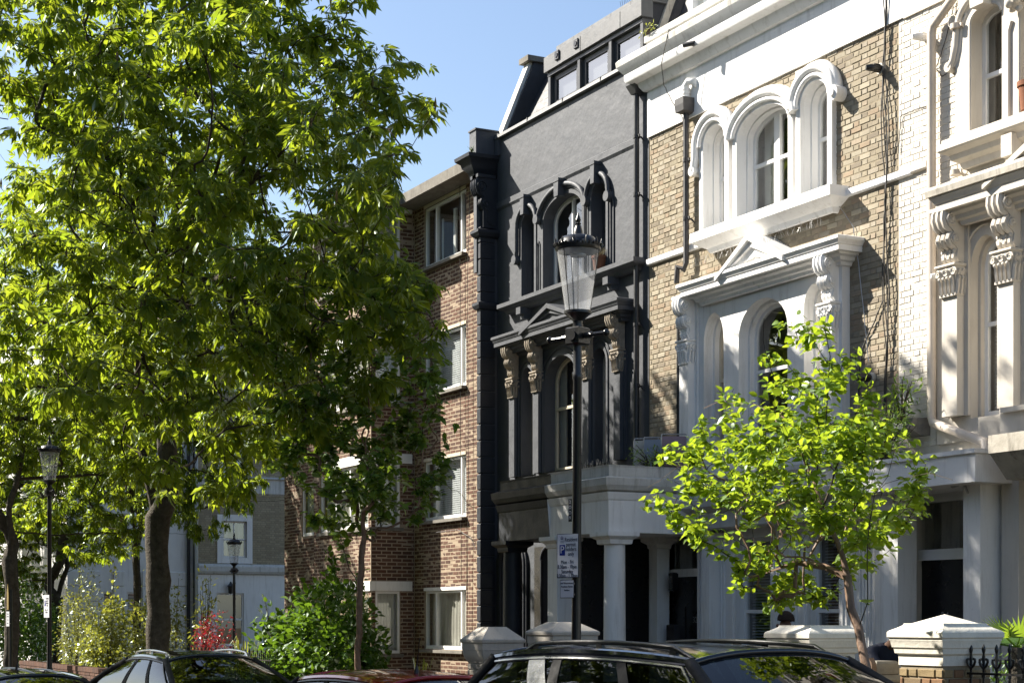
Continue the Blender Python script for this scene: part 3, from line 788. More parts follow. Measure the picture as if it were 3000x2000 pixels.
s = MB().prismX([(0, hz - .2), (-.05, hz - .16), (-.05, hz - .1), (0, hz - .08)], GX0 + .7, HX1 - .2)
s.build('frieze_moulding', M['grey'], GH)
# party-wall pier on the left with rusticated blocks, and the cornice stop on top of it
FX0, FD = fX(1399, -.35), .36
pz = fZ(1397, 452, -.42)
p_ = MB().box(FX0, GX0 - .001, -FD + .03, .3, 0, pz - 1.35)
p_.build('party_pier', M['grey'], GH)
blk = MB().cbox(FX0 - .004, GX0 + .02, -FD, -.06, .008, .292, .012).mesh('quoin', M['dgrey'])
zz = .1
while zz < pz - 1.5:
    inst(blk, 'quoin', GH, (0, 0, zz))
    zz += .302
p_ = MB().box(FX0 - .1, FX0 + .02, -FD - .02, -.1, fZ(1392, 800, -.36), fZ(1392, 560, -.36))
p_.build('pier_strip', M['grey'], GH)
k = MB()
kx0, kx1 = fX(1352, -.5), GX0 + .04
k.sweep([(0, pz - .42), (.05, pz - .38), (.08, pz - .28), (.16, pz - .2), (.18, pz - .12), (.26, pz - .06), (.27, pz), (0, pz + .03)], [(kx0 + .22, .1), (kx0 + .22, -.36), (kx1 - .22, -.36), (kx1 - .22, .1)])
k.box(kx0 + .22, kx1 - .22, -.36, .1, pz - .42, pz + .02)
k.build('cornice_stop', M['dgrey'], GH, 40)
kb = console_mesh('cornice_console', .24, .36, .85, M['dgrey'])
for xa in (FX0 - .03, GX0 - .06):
    inst(kb, 'console', GH, (xa, -.06, pz - .42), sc=(.8, 1, 1))
k = MB().box(FX0 - .12, GX0 + .02, -.3, .1, pz - 1.5, pz - .42)
k.build('stop_core', M['dgrey'], GH)
k = MB().sweep([(0, 0), (.05, .03), (.09, .09), (.09, .14), (0, .17)], [(FX0 - .02, -.1), (FX0 - .02, -FD), (GX0 + .02, -FD), (GX0 + .02, .02)])
k.v = [(x, y, z + pz - 1.52) for x, y, z in k.v]
k.build('stop_band', M['dgrey'], GH)
for zb in (fZ(1440, 918), ):
    k = MB().sweep([(0, 0), (.04, .02), (.07, .08), (.07, .13), (0, .16)], [(FX0 - .0, -.1), (FX0 - .0, -FD), (GX0 + .02, -FD), (GX0 + .02, .02)])
    k.v = [(x, y, z + zb) for x, y, z in k.v]
    k.build('stop_band', M['dgrey'], GH)
pb0, pb1 = fX(1371, -.45), GX0 + .02
k = MB().box(pb0, pb1 - .06, -.42, .35, pz + .02, fZ(1397, 378, -.42))
k.box(pb0 + .3, pb1 + .12, -.05, .4, pz, fZ(1397, 378, -.42) - .06)
k.box(pb0 - .02, pb1 - .04, -.44, .37, fZ(1397, 378, -.42), fZ(1397, 378, -.42) + .03)
k.build('parapet_block', M['grey'], GH)
# mansard, raking party wall, dormer
zr = fZ(1520, 192, .5)
pw = MB().prismX([(.06, ZCOP + .02), (.66, zr), (4.5, zr + .4), (4.5, ZCOP)], GX0 - .03, GX0 + .2)
pw.build('party_wall', M['slate'], GH)
pw = MB()
pw.prismX([(.0, ZCOP + .05), (.6, zr + .02), (.72, zr), (.1, ZCOP + .02)], GX0 - .06, GX0 + .14)
pw.build('raking_coping', M['whitedirty'], GH)
pw = MB().box(GX0 - .1, GX0 + .26, .5, 1.6, zr, zr + .1)
pw.build('coping_stone', M['concrete'], GH)
ms = MB()
for i in range(7):
    t0, t1 = i / 7, (i + 1) / 7
    ms.prismX([(.28 + .75 * t0, ZCOP + (zr - ZCOP) * t0), (.268 + .75 * t0, ZCOP + (zr - ZCOP) * t0 + .002), (.272 + .75 * t1, ZCOP + (zr - ZCOP) * t1 + .004), (.34 + .75 * t1, ZCOP + (zr - ZCOP) * t1)], GX0 + .15, GX1 - .1)
ms.box(GX0 + .15, GX1 - .1, 1.02, 5.5, zr - .03, zr + .01)
ms.build('mansard_slates', M['slate'], GH)
DY = .12
dx0, dx1 = fX(1608, DY), fX(1884, DY)
dzb, dzh, dzf = ZCOP + .06, fZ(1608, 218, DY), fZ(1604, 172, DY)
d_ = MB().box(dx0 + .06, dx1 - .06, DY + 2.0, DY + 2.1, dzb, dzf).box(dx1 - .04, dx1, DY + .02, DY + 3, dzb, dzf).box(dx0, dx0 + .04, DY + .02, DY + 3, dzb, dzf)
dr = d_.build('dormer', M['dgrey'], GH)
f_ = MB()
nw = 3
step = (dx1 - dx0) / nw
for i in range(3):
    a = dx0 + i * step
    o_ = (a + .07, a + step - .07, dzb + .05, dzh - .05, dzh - .05)
    w_ = sash(GH, o_, DY + .05, M['wooddark'], M['glassroof'], fw=.06)
    MB().box(o_[0], o_[1], DY + .14, DY + .15, o_[2], o_[3]).build('dark_backing', M['slate'], w_)  # added dark sheet, so the pane shows mostly reflected sky
    w2 = MB().ring(arch(o_[0] + .06, o_[1] - .06, o_[2] + .085, o_[3] - .06, o_[3] - .06), arch(o_[0] + .09, o_[1] - .09, o_[2] + .115, o_[3] - .09, o_[3] - .09), DY + .055, DY + .085)
    w2.build('casement', M['wooddark'], w_)
    f_.box(a - .01, a + .07, DY - .01, DY + .16, dzb, dzh)
f_.box(dx1 - .07, dx1 + .01, DY - .01, DY + .16, dzb, dzh)
f_.box(dx0 - .008, dx1 + .008, DY - .02, DY + .16, dzh - .05, dzh + .02)
f_.box(dx0, dx1, DY - .005, DY + .2, dzb - .04, dzb + .05)
f_.build('dormer_frame', M['wooddark'], dr)
f_ = MB()
n = 5
for i in range(n):
    a, b = dx0 - .06 + i * (dx1 - dx0 + .12) / n, dx0 - .06 + (i + 1) * (dx1 - dx0 + .12) / n
    f_.cbox(a + .004, b - .004, DY - .07 - .006 * (i % 2), DY + .15, dzh + .02, dzf, .006)
f_.build('lead_fascia', M['lead'], dr)
MB().box(dx0 - .02, dx1 + .05, DY - .03, DY + 3, dzf, dzf + .03).build('dormer_roof', M['lead'], dr)
f_ = MB()
for i in range(n): f_.cbox(dx0 + .05 + i * (dx1 - dx0) / n + .003, dx0 + .05 + (i + 1) * (dx1 - dx0) / n - .003, DY + .12, DY + 3, dzf + .03, dzf + .2, .006)
f_.build('lead_upstand', M['lead'], dr)
for xa in (fX(1634, DY - .07), fX(1690, DY - .07)):
    v_ = MB().cbox(xa - .065, xa + .065, DY - .1, DY - .06, dzh + .11, dzh + .27, .008).build('vent_grille', M['dgrey'], dr)
    MB().tube([(xa, DY - .112, dzh + .19), (xa, DY - .1, dzh + .19)], .045, 12).build('vent_fan', M['iron'], v_)
f_ = MB()
for i in range(26): f_.tube([(dx0 + 2.2 + i * .055, DY + .15, dzf + .2), (dx0 + 2.2 + i * .055 + random.uniform(-.02, .02), DY + .13, dzf + .3)], .003, 4)
tag(f_.build('bird_spikes', M['iron'], dr), kind='stuff')
# ground floor left: rounded window architrave and small capped pier
a = MB()
x0, x1, z0, zs, za = gw
for k, r_ in ((.0, .04), (.09, .025)): a.tube([(x0 - k, -.03, .9), (x0 - k, -.03, zs - .1)] + arc3(x0, x1, zs - .1, za, k, -.03, 14) + [(x1 + k, -.03, .9)], r_, 8)
a.build('architrave', M['dgrey'], GH, 50)
a = MB()
x0, x1, z0, zs, za = gd
a.tube([(x0, -.02, .3), (x0, -.02, zs)] + arc3(x0, x1, zs, za, .02, -.02, 12) + [(x1 + .02, -.02, .3)], .03, 8)
a.build('architrave', M['dgrey'], GH, 50)
# white painted door case beside the black door
dcx = fX(1760)
a = MB().box(dcx - .02, dcx + .24, -.12, 0, 0, fZ(1760, 1620)).sweep([(0, 0), (.03, .02), (.06, .07), (.06, .11), (0, .12)], [(dcx - .02, 0), (dcx - .02, -.12), (dcx + .24, -.12), (dcx + .24, 0)])
a.v = [(x, y, z if z > .125 else z + fZ(1760, 1618)) if i >= 8 else (x, y, z) for i, (x, y, z) in enumerate(a.v)]
a.build('door_case', M['grey'], GH)

# ---------------------------------------------------------------- paired porch: dark left half, white right half
PY = -1.71
PX0, PXM, PX1 = fX(1462, PY), fX(1611, PY), fX(1783, PY)
zpt = fZ(1611, 1385, PY - .05)
zpc = fZ(1611, 1440, PY - .1)
zpf = fZ(1611, 1573, PY)
def porch_part(parent, x0, x1, lret, rret, mm, md):
    path = ([(x0, .0)] if lret else []) + [(x0, PY), (x1, PY)] + ([(x1, .0)] if rret else [])
    b = MB().sweep([(0, zpf), (.0, zpc - .22), (.015, zpc - .2), (.05, zpc - .099)], path)
    b.box(x0 + .02, x1 - .02, PY + .02, 0, zpf + .001, zpf + .03)
    f = b.build('porch_beam', mm, parent)
    b = MB().sweep([(0, zpc - .1), (.05, zpc - .07), (.09, zpc - .0), (.1, zpc + .1), (0, zpc + .13)], path)
    b.build('porch_cornice', md, parent)
    b = MB().sweep([(-.2, zpc + .1), (-.02, zpc + .1), (-.015, zpt - .03), (.0, zpt), (-.2, zpt + .02), (-.2, zpc + .1)], path)
    b.box(x0, x1, PY + .1, 0, zpc + .03, zpc + .09)
    b.build('porch_parapet', md, parent)
porch_part(GH, PX0, PXM - .003, True, False, M['dgrey'], M['dgrey'])
ix = fX(1566)
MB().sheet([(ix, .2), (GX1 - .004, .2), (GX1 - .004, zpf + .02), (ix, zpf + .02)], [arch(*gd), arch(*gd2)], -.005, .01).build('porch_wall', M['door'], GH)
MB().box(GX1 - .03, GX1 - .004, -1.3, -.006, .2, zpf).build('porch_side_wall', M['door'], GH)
k = MB().box(PX0 - .05, PX0 + .02, PY + .2, -.05, zpf - .02, zpf + .2)
def column(parent, x, y, r, ztop, m, square=False):
    b = MB()
    if square: b.cbox(x - r, x + r, y - r, y + r, .2, ztop - .02, .008)
    else: b.lathe([(r * 1.25, .2), (r * 1.25, .32), (r * 1.08, .36), (r, .44), (r * 1.0, 1.2), (r * .93, ztop - .2), (r * .93, ztop - .02)], x, y, 24)
    c = b.build('column', m, parent, 40)
    s = r * 1.0
    h = MB().sweep([(0, ztop - .17), (.02, ztop - .16), (.03, ztop - .1), (.09, ztop - .06), (.1, ztop - .05), (.1, ztop + .01), (0, ztop + .012)], [(x - s, y + s), (x - s, y - s), (x + s, y - s), (x + s, y + s)], True)
    h.box(x - s, x + s, y - s, y + s, ztop - .16, ztop - .02)
    h.build('column_capital', m, c)
    return c
rc = .155
column(GH, fX(1498, PY + .2), PY + .22, rc, zpf, M['dgrey'])

# ---------------------------------------------------------------- the yellow brick house (no. 32)
BX0, BX1 = GX1, fX(2632)
BH = thing('town_house', 'yellow stock brick terraced house with white arched windows and stucco cornice', 'house', (BX0, 0, 0))
zsb = fZ(1903, 404)
b1 = op(2060, 2123, 689, 430, 366, -.07)
b2 = op(2158, 2309, 650, 412, 311, -.07)
b3 = op(2345, 2424, 600, 312, 237, -.07)
zbs = fZ(2158, 650, -.07)
b1, b2, b3 = [(a, b, zbs, c, d) for a, b, _, c, d in (b1, b2, b3)]
q1 = op(2062, 2120, 1330, 1010, 916, -.1)
q2 = op(2164, 2307, 1330, 990, 873, -.1)
q3 = op(2355, 2416, 1330, 905, 830, -.1)
q1, q2, q3 = [(a, b, zl, c, d) for a, b, _, c, d in (q1, q2, q3)]
w1 = (fX(2160), fX(2262), 1.0, fZ(2160, 1577), fZ(2160, 1577))
w2 = (fX(2370), fX(2463), 1.0, fZ(2160, 1577), fZ(2160, 1577))
bd = (fX(1985, .25), fX(1985, .25) + .95, .3, fZ(1990, 1548, .25), fZ(1990, 1548, .25))
holes = [arch(o[0] - .03, o[1] + .03, o[2] - .03, o[3], o[4] + .03) for o in (b1, b2, b3)]
zgf = fZ(2100, 1430)
VX0, VX1 = fX(2021, -.1), fX(2472, -.1)
wl = MB().sheet([(BX0 + .002, zgf), (BX1 - .002, zgf), (BX1 - .002, zsb), (BX0 + .002, zsb)], holes + [[(VX0 + .2, zl), (VX1 - .2, zl), (VX1 - .2, fZ(2300, 800)), (VX0 + .2, fZ(2300, 800))]], .008, .25)
wl.build('front_wall', M['mortar'], BH)
ex = [arch(o[0] - .08, o[1] + .08, o[2] - .3, o[3], o[4] + .09) for o in (b1, b2, b3)]
ex.append([(VX0 + .02, 0), (VX1 - .02, 0), (VX1 - .02, fZ(2300, 760)), (VX0 + .02, fZ(2300, 760))])
bricks(BH, BX0 + .02, BX1 - .01, zgf + .3, zsb - .01, .01, M['stock'], ex, keep=300, seed=3)
g_ = MB().sheet([(BX0 + .002, 0), (BX1 - .002, 0), (BX1 - .002, zgf), (BX0 + .002, zgf)], [arch(*o) for o in (w1, w2, bd)], .0, .22)
g_.build('ground_floor_wall', M['white'], BH)
shell(BH, BX0, BX1, 9, fZ(1903, 300), M['whitedirty'], floors=(zl - .05, zbs - .5, zsb + .3))
ZBC = fZ(1903, 335)                          # underside of the main cornice
s = MB().prismX([(0, zsb), (-.03, zsb), (-.03, ZBC + .42), (.0, ZBC + .42)], BX0, BX1 + .12)
s.box(BX0, BX1, .0, .3, zsb + .001, ZBC + .42)
s.build('stucco_frieze', M['white'], BH)
zc0 = fZ(1880, 272, -.1)
s = MB()
PC = [(0, 0), (.05, .01), (.1, .08), (.12, .14), (.25, .17), (.27, .21), (.27, .3), (.3, .33), (.36, .42), (.37, .5), (.33, .54), (0, .6)]
s.sweep([(o_, z + zc0) for o_, z in [(0, -.02)] + PC[:9]], [(BX0 + .02, .2), (BX0 + .02, -.034), (BX1 + 4.5, -.034)])
s.build('cornice', M['white'], BH, 30)
s = MB().sweep([(o_, z + zc0) for o_, z in PC[8:]], [(BX0 + .02, .2), (BX0 + .02, -.034), (BX1 + 4.5, -.034)])
s.build('cornice_gutter', M['whitedirty'], BH, 30)
zpp = fZ(1884, 140)
s = MB().prismX([(-.02, zc0 + .5), (-.02, zpp), (.3, zpp), (.3, zc0 + .5)], BX0 + .05, BX1 + 4)
s.build('parapet', M['white'], BH)
s = MB().prismX([(-.09, zpp), (-.09, zpp + .1), (.34, zpp + .14), (.34, zpp)], BX0 + .0, BX1 + 4)
s.build('parapet_coping', M['whitedirty'], BH)
pwx = fX(1940, .5)
s = MB().prismX([(.35, zpp), (1.25, zpp + 2.4), (5, zpp + 2.6), (5, zpp)], pwx - .1, pwx + .22)
s.build('party_wall', M['slate'], BH)
s = MB().prismX([(.26, zpp + .1), (1.18, zpp + 2.5), (1.34, zpp + 2.5), (.42, zpp + .1)], pwx - .14, pwx + .1)
s.build('raking_coping', M['creamdirty'], BH)
s = MB().prismX([(.5, zpp + .1), (1.3, zpp + 2.4), (5, zpp + 2.4), (5, zpp + .1)], pwx + .3, BX1 + 3)
s.build('mansard_slates', M['slate'], BH)
s = MB()
dxa = fX(2035, .42)
s.box(dxa, dxa + .12, .3, 1.4, zpp + .1, zpp + 1.6).box(dxa + 1.1, dxa + 1.22, .3, 1.4, zpp + .1, zpp + 1.6).box(dxa, dxa + 1.22, .3, 1.4, zpp + 1.6, zpp + 1.75).box(dxa, dxa + 1.22, .3, .9, zpp + .1, zpp + .2)
dd = s.build('dormer', M['wood'], BH)
g = MB().add([(dxa + .1, .4, zpp + .2), (dxa + 1.12, .4, zpp + .2), (dxa + 1.12, .4, zpp + 1.6), (dxa + .1, .4, zpp + 1.6)], [(0, 1, 2, 3)]).build('pane', M['glass'], dd)
# second-floor window surrounds
for o_ in (b1, b2, b3):
    x0, x1, z0, zs, za = o_
    r = MB().ring(arch(x0 - .1, x1 + .1, z0, zs, za + .1), arch(*o_), -.075, .25)
    r.ring(arch(x0 - .0, x1 + .0, z0, zs, za + .0), arch(x0 + .03, x1 - .03, z0, zs, za - .03), .1, .25)
    r.build('window_surround', M['white'], BH)
    hm = MB()
    off = .17
    aa = (0, 1) if o_ is not b2 else (.03, .97)
    pts = arc3(x0, x1, zs, za, off, -.1, 22, *aa)
    if o_ is b1: pts = [(pts[0][0] - .04, -.1, zs - .32), (pts[0][0], -.1, zs - .15)] + pts
    hm.tube(pts, .062, 10)
    hm.tube([(x, -.1, z) for x, y, z in arc3(x0, x1, zs, za, off - .1, 0, 22, *aa)], .032, 8)
    hm.tube([(x, -.05, z) for x, y, z in arc3(x0, x1, zs, za, off + .01, 0, 22, *aa)], .085, 8)
    if o_ is b1:
        q = pts[0]
        hm.tube([(q[0], 0, q[2]), (q[0], -.15, q[2])], .075, 12)
    if o_ is b3:
        q = pts[-1]
        hm.tube([(q[0] + .06, 0, q[2] - .05), (q[0] + .06, -.17, q[2] - .05)], .1, 14)
        hm.tube([(q[0] + .06, -.17, q[2] - .05), (q[0] + .06, -.2, q[2] - .05)], .05, 12)
    hm.build('hood_mould', M['white'], BH, 50)
    cx = (x0 + x1) / 2
    sash(BH, (x0 + .03, x1 - .03, z0, zs, za - .03), .2, M['wood'], M['glass'], rails=[z0 + (za - z0) * .53], mull=[(cx, .13)] if o_ is b2 else [], curtain='drape', cm=M['netpale'], cd=.2)
s = MB()
tx0, tx1 = fX(2022, -.3), fX(2433, -.3)
s.sweep([(0, zbs - .34), (.03, zbs - .33), (.06, zbs - .27), (.1, zbs - .25), (.2, zbs - .19), (.24, zbs - .17), (.24, zbs - .03), (0, zbs + .01)], [(tx0 + .24, .02), (tx0 + .24, -.07), (tx1 - .24, -.07), (tx1 - .24, .02)])
s.build('window_sill', M['white'], BH)
zs0 = fZ(1901, 776)
for xa, xb in ((BX0, tx0 + .3), (tx1 - .3, BX1 + .28)): MB().prismX([(.0, zs0 - .02), (-.04, zs0 - .015), (-.05, zs0), (-.05, zs0 + .075), (0, zs0 + .09)], xa, xb).build('string_course', M['white'], BH)
v_ = MB().box(fX(2331), fX(2357), -.006, .01, fZ(2344, 228), fZ(2344, 204))
v_ = v_.build('air_brick', M['woodcream'], BH)
# first-floor bay front
HB0, HB1 = fX(1969, -.5), fX(2452, -.45)
hzb = fZ(1995, 868, -.42)
bax, bap = fX(2188, -.45), fZ(2188, 684, -.45)
zvt = hzb + .1
vw = MB().sheet([(VX0, zgf - .2), (VX1, zgf - .2), (VX1, zvt), (VX0, zvt)], [arch(*o) for o in (q1, q2, q3)], -.1, .3)
vw.box(VX0, VX0 + .02, -.1, 0, zgf - .2, zvt).box(VX1 - .02, VX1, -.099, 0, zgf - .2, zvt)
vw.build('bay_wall', M['white'], BH)
hood(BH, HB0 + .3, HB1 - .3, 0, .14, hzb, .2, .3, bax, bap, fX(2092, -.45), bax + (bax - fX(2092, -.45)), M['white'], M['whitedirty'])
con_b = console_mesh('console', .24, .27, .6, M['white'])
cap_b = capital_mesh('capital', .24, .16, .36, M['white'])
for xa in (VX0 + .06, VX1 - .18):
    o = inst(con_b, 'console', BH, (xa, -.1, hzb))
    ORIG[o.name] = Vector((xa, -.1, hzb))
    inst(cap_b, 'capital', o, (xa, -.1, hzb - .61))
    MB().box(xa - .12, xa + .12, -.25, -.1, zl, hzb - .97).box(xa - .14, xa + .18, -.13, -.1, zl, hzb - .0).build('pilaster', M['white'], BH)
for o_ in (q1, q2, q3):
    x0, x1, z0, zs, za = o_
    MB().ring(arch(x0 - .006, x1 + .006, z0 - .006, zs, za + .006), arch(x0 + .05, x1 - .05, z0, zs, za - .05), .06, .2).build('window_lining', M['white'], BH)
    sash(BH, (x0 + .05, x1 - .05, z0, zs, za - .05), .14, M['woodcream'] if o_ is not q2 else M['wood'], M['glassold'], rails=[z0 + (za - z0) * .5], curtain='drape' if o_ is not q2 else None)
a_ = MB().box(fX(2342, -.1), fX(2366, -.1), -.108, -.09, fZ(2354, 806, -.1), fZ(2354, 777, -.1)).build('air_brick', M['white'], BH)
g = MB()
for i in range(5):
    for j in range(6):
        xx, zz = fX(2344, -.1) + .025 + i * .036, fZ(2354, 806, -.1) + .02 + j * .034
        g.box(xx, xx + .02, -.112, -.1085, zz, zz + .02)
g.build('air_brick_holes', M['iron'], a_)
# balcony over the ground floor, ground-floor windows and doorway
bz1 = fZ(2200, 1372, -.75)
s = MB().sweep([(0, bz1 - .75), (.04, bz1 - .72), (.04, bz1 - .5), (.2, bz1 - .42), (.22, bz1 - .32), (.03, bz1 - .28), (.03, bz1 - .05), (.07, bz1 - .03), (.07, bz1 + .03), (-.12, bz1 + .05)], [(PX1 + .0, -.3), (fX(2560, -.6), -.3), (fX(2560, -.6), .0)])
s.box(PX1 + .0, fX(2560, -.6), -.3, 0, bz1 - .74, bz1 - .6)
s.build('balcony', M['whitedirty'], BH)
for o_ in (w1, w2):
    sash(BH, o_, .12, M['wood'], M['glass'], rails=[fZ(2160, 1790)], curtain='blind', opened=True)
    x0, x1, z0, zs, za = o_
    MB().ring(arch(x0 - .16, x1 + .16, z0 - .05, zs + .14, zs + .14), arch(*o_), -.03, .001).ring(arch(x0 - .1, x1 + .1, z0 - .02, zs + .09, zs + .09), arch(x0 - .05, x1 + .05, z0 - .01, zs + .05, zs + .05), -.05, -.029).build('window_architrave', M['white'], BH)
for xa in (PX1 + .06, PX1 + .3, w1[1] + .42, w2[1] + .4, BX1 - .62):
    p_ = MB()
    for k in range(3): p_.tube([(xa + k * .07, -.004, .2), (xa + k * .07, -.004, zgf - .2)], .022, 6)
    p_.build('fluting', M['white'], BH)
dr = MB().box(bd[0], bd[1], .14, .19, .3, fZ(1990, 1690, .2))
for a_, b_ in ((.12, .42), (.58, .88)):
    for c_, d_ in ((.5, 1.2), (1.3, 2.15)): dr.box(bd[0] + .95 * a_, bd[0] + .95 * b_, .125, .139, c_, d_)
dr = dr.build('door', M['door'], BH)
MB().ball((bd[0] + .86, .11, 1.35), .03).build('door_knob', M['metal'], dr, 40)
zt0 = fZ(1990, 1690, .2)
t_ = MB().box(bd[0], bd[1], .1, .17, zt0, zt0 + .12).box(bd[0] - .06, bd[0], -.02, .2, .3, bd[4] + .08).box(bd[1], bd[1] + .06, -.02, .2, .3, bd[4] + .08).box(bd[0], bd[1], -.02, .2, bd[4], bd[4] + .08)
fr = t_.build('door_frame', M['white'], BH)
MB().add([(bd[0], .15, zt0 + .12), (bd[1], .15, zt0 + .12), (bd[1], .15, bd[4]), (bd[0], .15, bd[4])], [(0, 1, 2, 3)]).build('fanlight', M['glass'], fr)
porch_part(BH, PXM + .003, PX1, False, True, M['white'], M['whitedirty'])
column(BH, fX(1640, PY + .2) , PY + .22, .15, zpf, M['white'], True)
column(BH, PX1 - .2, PY + .22, .165, zpf, M['white'])
for xa, ya, w_ in ((fX(2066, -.2), -.1, .1), (fX(1922, -.12), -.06, .11)):
    column(BH, xa, ya, w_, zpf, M['white'], True)
def text(parent, body, size, loc, rot, m, name='lettering', align='CENTER', sx=1.0):
    cu = bpy.data.curves.new(name, 'FONT')
    cu.body = body
    cu.size = size
    cu.align_x = align
    cu.align_y = 'CENTER'
    cu.extrude = 0.0008
    cu.resolution_u = 3
    cu.materials.append(m)
    tmp = bpy.data.objects.new('lettering_curve', cu)
    COL.objects.link(tmp)
    dg = bpy.context.evaluated_depsgraph_get()
    me = bpy.data.meshes.new_from_object(tmp.evaluated_get(dg))
    COL.objects.unlink(tmp)
    bpy.data.objects.remove(tmp)
    bpy.data.curves.remove(cu)
    o = bpy.data.objects.new(name, me)
    COL.objects.link(o)
    if parent is not None:
        o.parent = parent
        off = ORIG.get(parent.name)
        o.location = Vector(loc) - (off or Vector((0, 0, 0)))
    else: o.location = loc
    o.rotation_euler = rot
    o.scale = (sx, 1, 1)
    return o
text(dr, '32', .13, (bd[0] + .68, .122, fZ(2040, 1815, .13)), (math.pi / 2, 0, 0), M['metal'], 'house_number')

# ---------------------------------------------------------------- the cream painted house (no. 34)
CX0, CX1 = BX1, BX1 + 5.6
CH = thing('town_house', 'cream painted brick terraced house with tall arched windows at right edge', 'house', (CX0, 0, 0))
e1 = op(2840, 2935, 378, 72, 10, -.06)
e1 = (e1[0], e1[1], fZ(2878, 387, -.06), e1[3], e1[4])
e2 = (fX(2984, -.06), fX(2984, -.06) + .62, e1[2], e1[3] + .3, e1[4] + .42)
f1 = op(2844, 2928, 1225, 790, 688, -.05)
fw_ = f1[1] - f1[0]
f2 = (f1[1] + .55, f1[1] + 1.6, f1[2], f1[3] + .1, f1[4] + .2)
cd_ = (fX(2700, .25), fX(2700, .25) + .98, .3, fZ(2726, 1474, .25), fZ(2726, 1474, .25))
zct = fZ(2640, 62)
zcg = fZ(2700, 1310)
wl = MB().sheet([(CX0 + .002, zcg), (CX1, zcg), (CX1, zct), (CX0 + .002, zct)], [arch(o[0] - .03, o[1] + .03, o[2] - .03, o[3], o[4] + .03) for o in (e1, e2, f1, f2)], .004, .24)
wl.build('front_wall', M['mortar3'], CH)
EX0 = fX(2752)                                # left edge of the stucco dressings of the first floor
ex = [arch(o[0] - .24, o[1] + .24, o[2] - .2, o[3], o[4] + .2) for o in (e1, e2)]
ex.append([(EX0 + .03, 0), (CX1, 0), (CX1, fZ(2760, 590)), (EX0 + .03, fZ(2760, 590))])
bricks(CH, CX0 + .01, CX1 - .01, zcg, zct - .01, .006, M['pbrick'], ex, keep=300, seed=5, joint=.006)
shell(CH, CX0, CX1, 9, zct + .5, M['creamdirty'], floors=(zl - .05, e1[2] - .5, zct + .3))
gcx = (fX(2664, 0), fX(2800, 0))
g_ = MB().sheet([(CX0 + .002, 0), (CX1, 0), (CX1, zcg), (CX0 + .002, zcg)], [[(fX(2664), .25), (fX(2824), .25), (fX(2824), fZ(2700, 1435)), (fX(2664), fZ(2700, 1435))], [(fX(2965), .6), (CX1 - .5, .6), (CX1 - .5, 2.9), (fX(2965), 2.9)]], .0, .25)
g_.build('ground_floor_wall', M['cream'], CH)
MB().box(fX(2965), CX1 - .5, .2, .24, .6, 2.9).build('window_board', M['cream'], CH)
for o_ in (e1, e2):
    x0, x1, z0, zs, za = o_
    gap_ = (e2[0] - e1[1]) / 2
    r = MB().ring(arch(x0 - (.24 if o_ is e1 else gap_ - .001), x1 + (gap_ if o_ is e1 else .24), z0 - .02, zs, za + .2), arch(*o_), -.06, .24)
    r.tube([(x0 + .012, -.058, z0)] + [(x0 + .012, -.058, zs)] + arc3(x0, x1, zs, za, -.012, -.058, 14), .02, 6)
    r.build('window_surround', M['cream'], CH)
    if o_ is e1: pts = [(x0 - .33, -.07, zs - .42), (x0 - .27, -.07, zs - .36), (x0 - .22, -.07, zs - .2), (x0 - .2, -.07, zs)] + arc3(x0, x1, zs, za, .18, -.07, 22, .06, .93)
    else: pts = arc3(x0, x1, zs, za, .18, -.07, 22, .1, 1)
    hm = MB().tube(pts, .05, 10)
    hm.tube([(x + .055 * (1 if x < (x0 + x1) / 2 else -1) * (z < zs + .2), y + .02, z - .055 * (z > zs)) for x, y, z in pts], .03, 8)
    if o_ is e1: hm.tube([(x0 - .33, 0, zs - .42), (x0 - .33, -.11, zs - .42)], .06, 12)
    hm.build('hood_mould', M['cream'], CH, 50)
    cx = (x0 + x1) / 2
    MB().prismY([(cx - .11, za - .05), (cx + .11, za - .05), (cx + .16, za + .5), (cx - .16, za + .5)], -.2, 0).build('keystone', M['cream'], CH)
    sash(CH, o_, .14, M['wood'], M['glassold'], rails=[z0 + (za - z0) * .48], curtain='drape', fw=.06, cm=M['inside'])
hd = MB()
hx_, hz_ = e1[1] + .32, e1[3] + .02
hd.ball((hx_, -.12, hz_), .13, 10, 8).ball((hx_ - .05, -.2, hz_ - .05), .06).ball((hx_ + .06, -.2, hz_ - .03), .06).ball((hx_, -.22, hz_ + .03), .05)
for k in range(7): hd.ball((hx_ + .12 * math.cos(k), -.13, hz_ + .12 * math.sin(k)), .05, 6, 4)
hd.build('carved_stop', M['cream'], CH, 60)
for xa in (e1[1] + .13, e1[1] + .5):
    MB().tube([(xa, -.075, e1[2]), (xa, -.075, hz_ - .3), (xa + .04, -.075, hz_ - .2)], .02, 6).build('slot_moulding', M['cream'], CH)
s = MB()
ex0 = fX(2742, -.3)
zes = e1[2]
s.sweep([(0, zes - .38), (.03, zes - .37), (.05, zes - .3), (.12, zes - .26), (.14, zes - .2), (.22, zes - .16), (.24, zes - .14), (.24, zes - .06), (.2, zes - .05), (.2, zes - .01), (0, zes + .02)], [(ex0 + .24, .02), (ex0 + .24, -.05), (CX1, -.05)])
s.build('window_sill', M['cream'], CH)
xa = fX(2934, -.25)
s = MB().box(xa, xa + .17, -.26, 0, zes - .45, zes - .2).prismX([(0, zes - .75), (-.06, zes - .72), (-.1, zes - .6), (-.2, zes - .5), (-.2, zes - .45), (0, zes - .45)], xa + .015, xa + .155)
s.build('sill_bracket', M['cream'], CH)
zcs = fZ(2700, 497)
s = MB().prismX([(.0, zcs - .02), (-.04, zcs - .015), (-.05, zcs), (-.05, zcs + .075), (0, zcs + .09)], BX1 + .282, fX(2722))
s.build('string_course', M['cream'], CH)
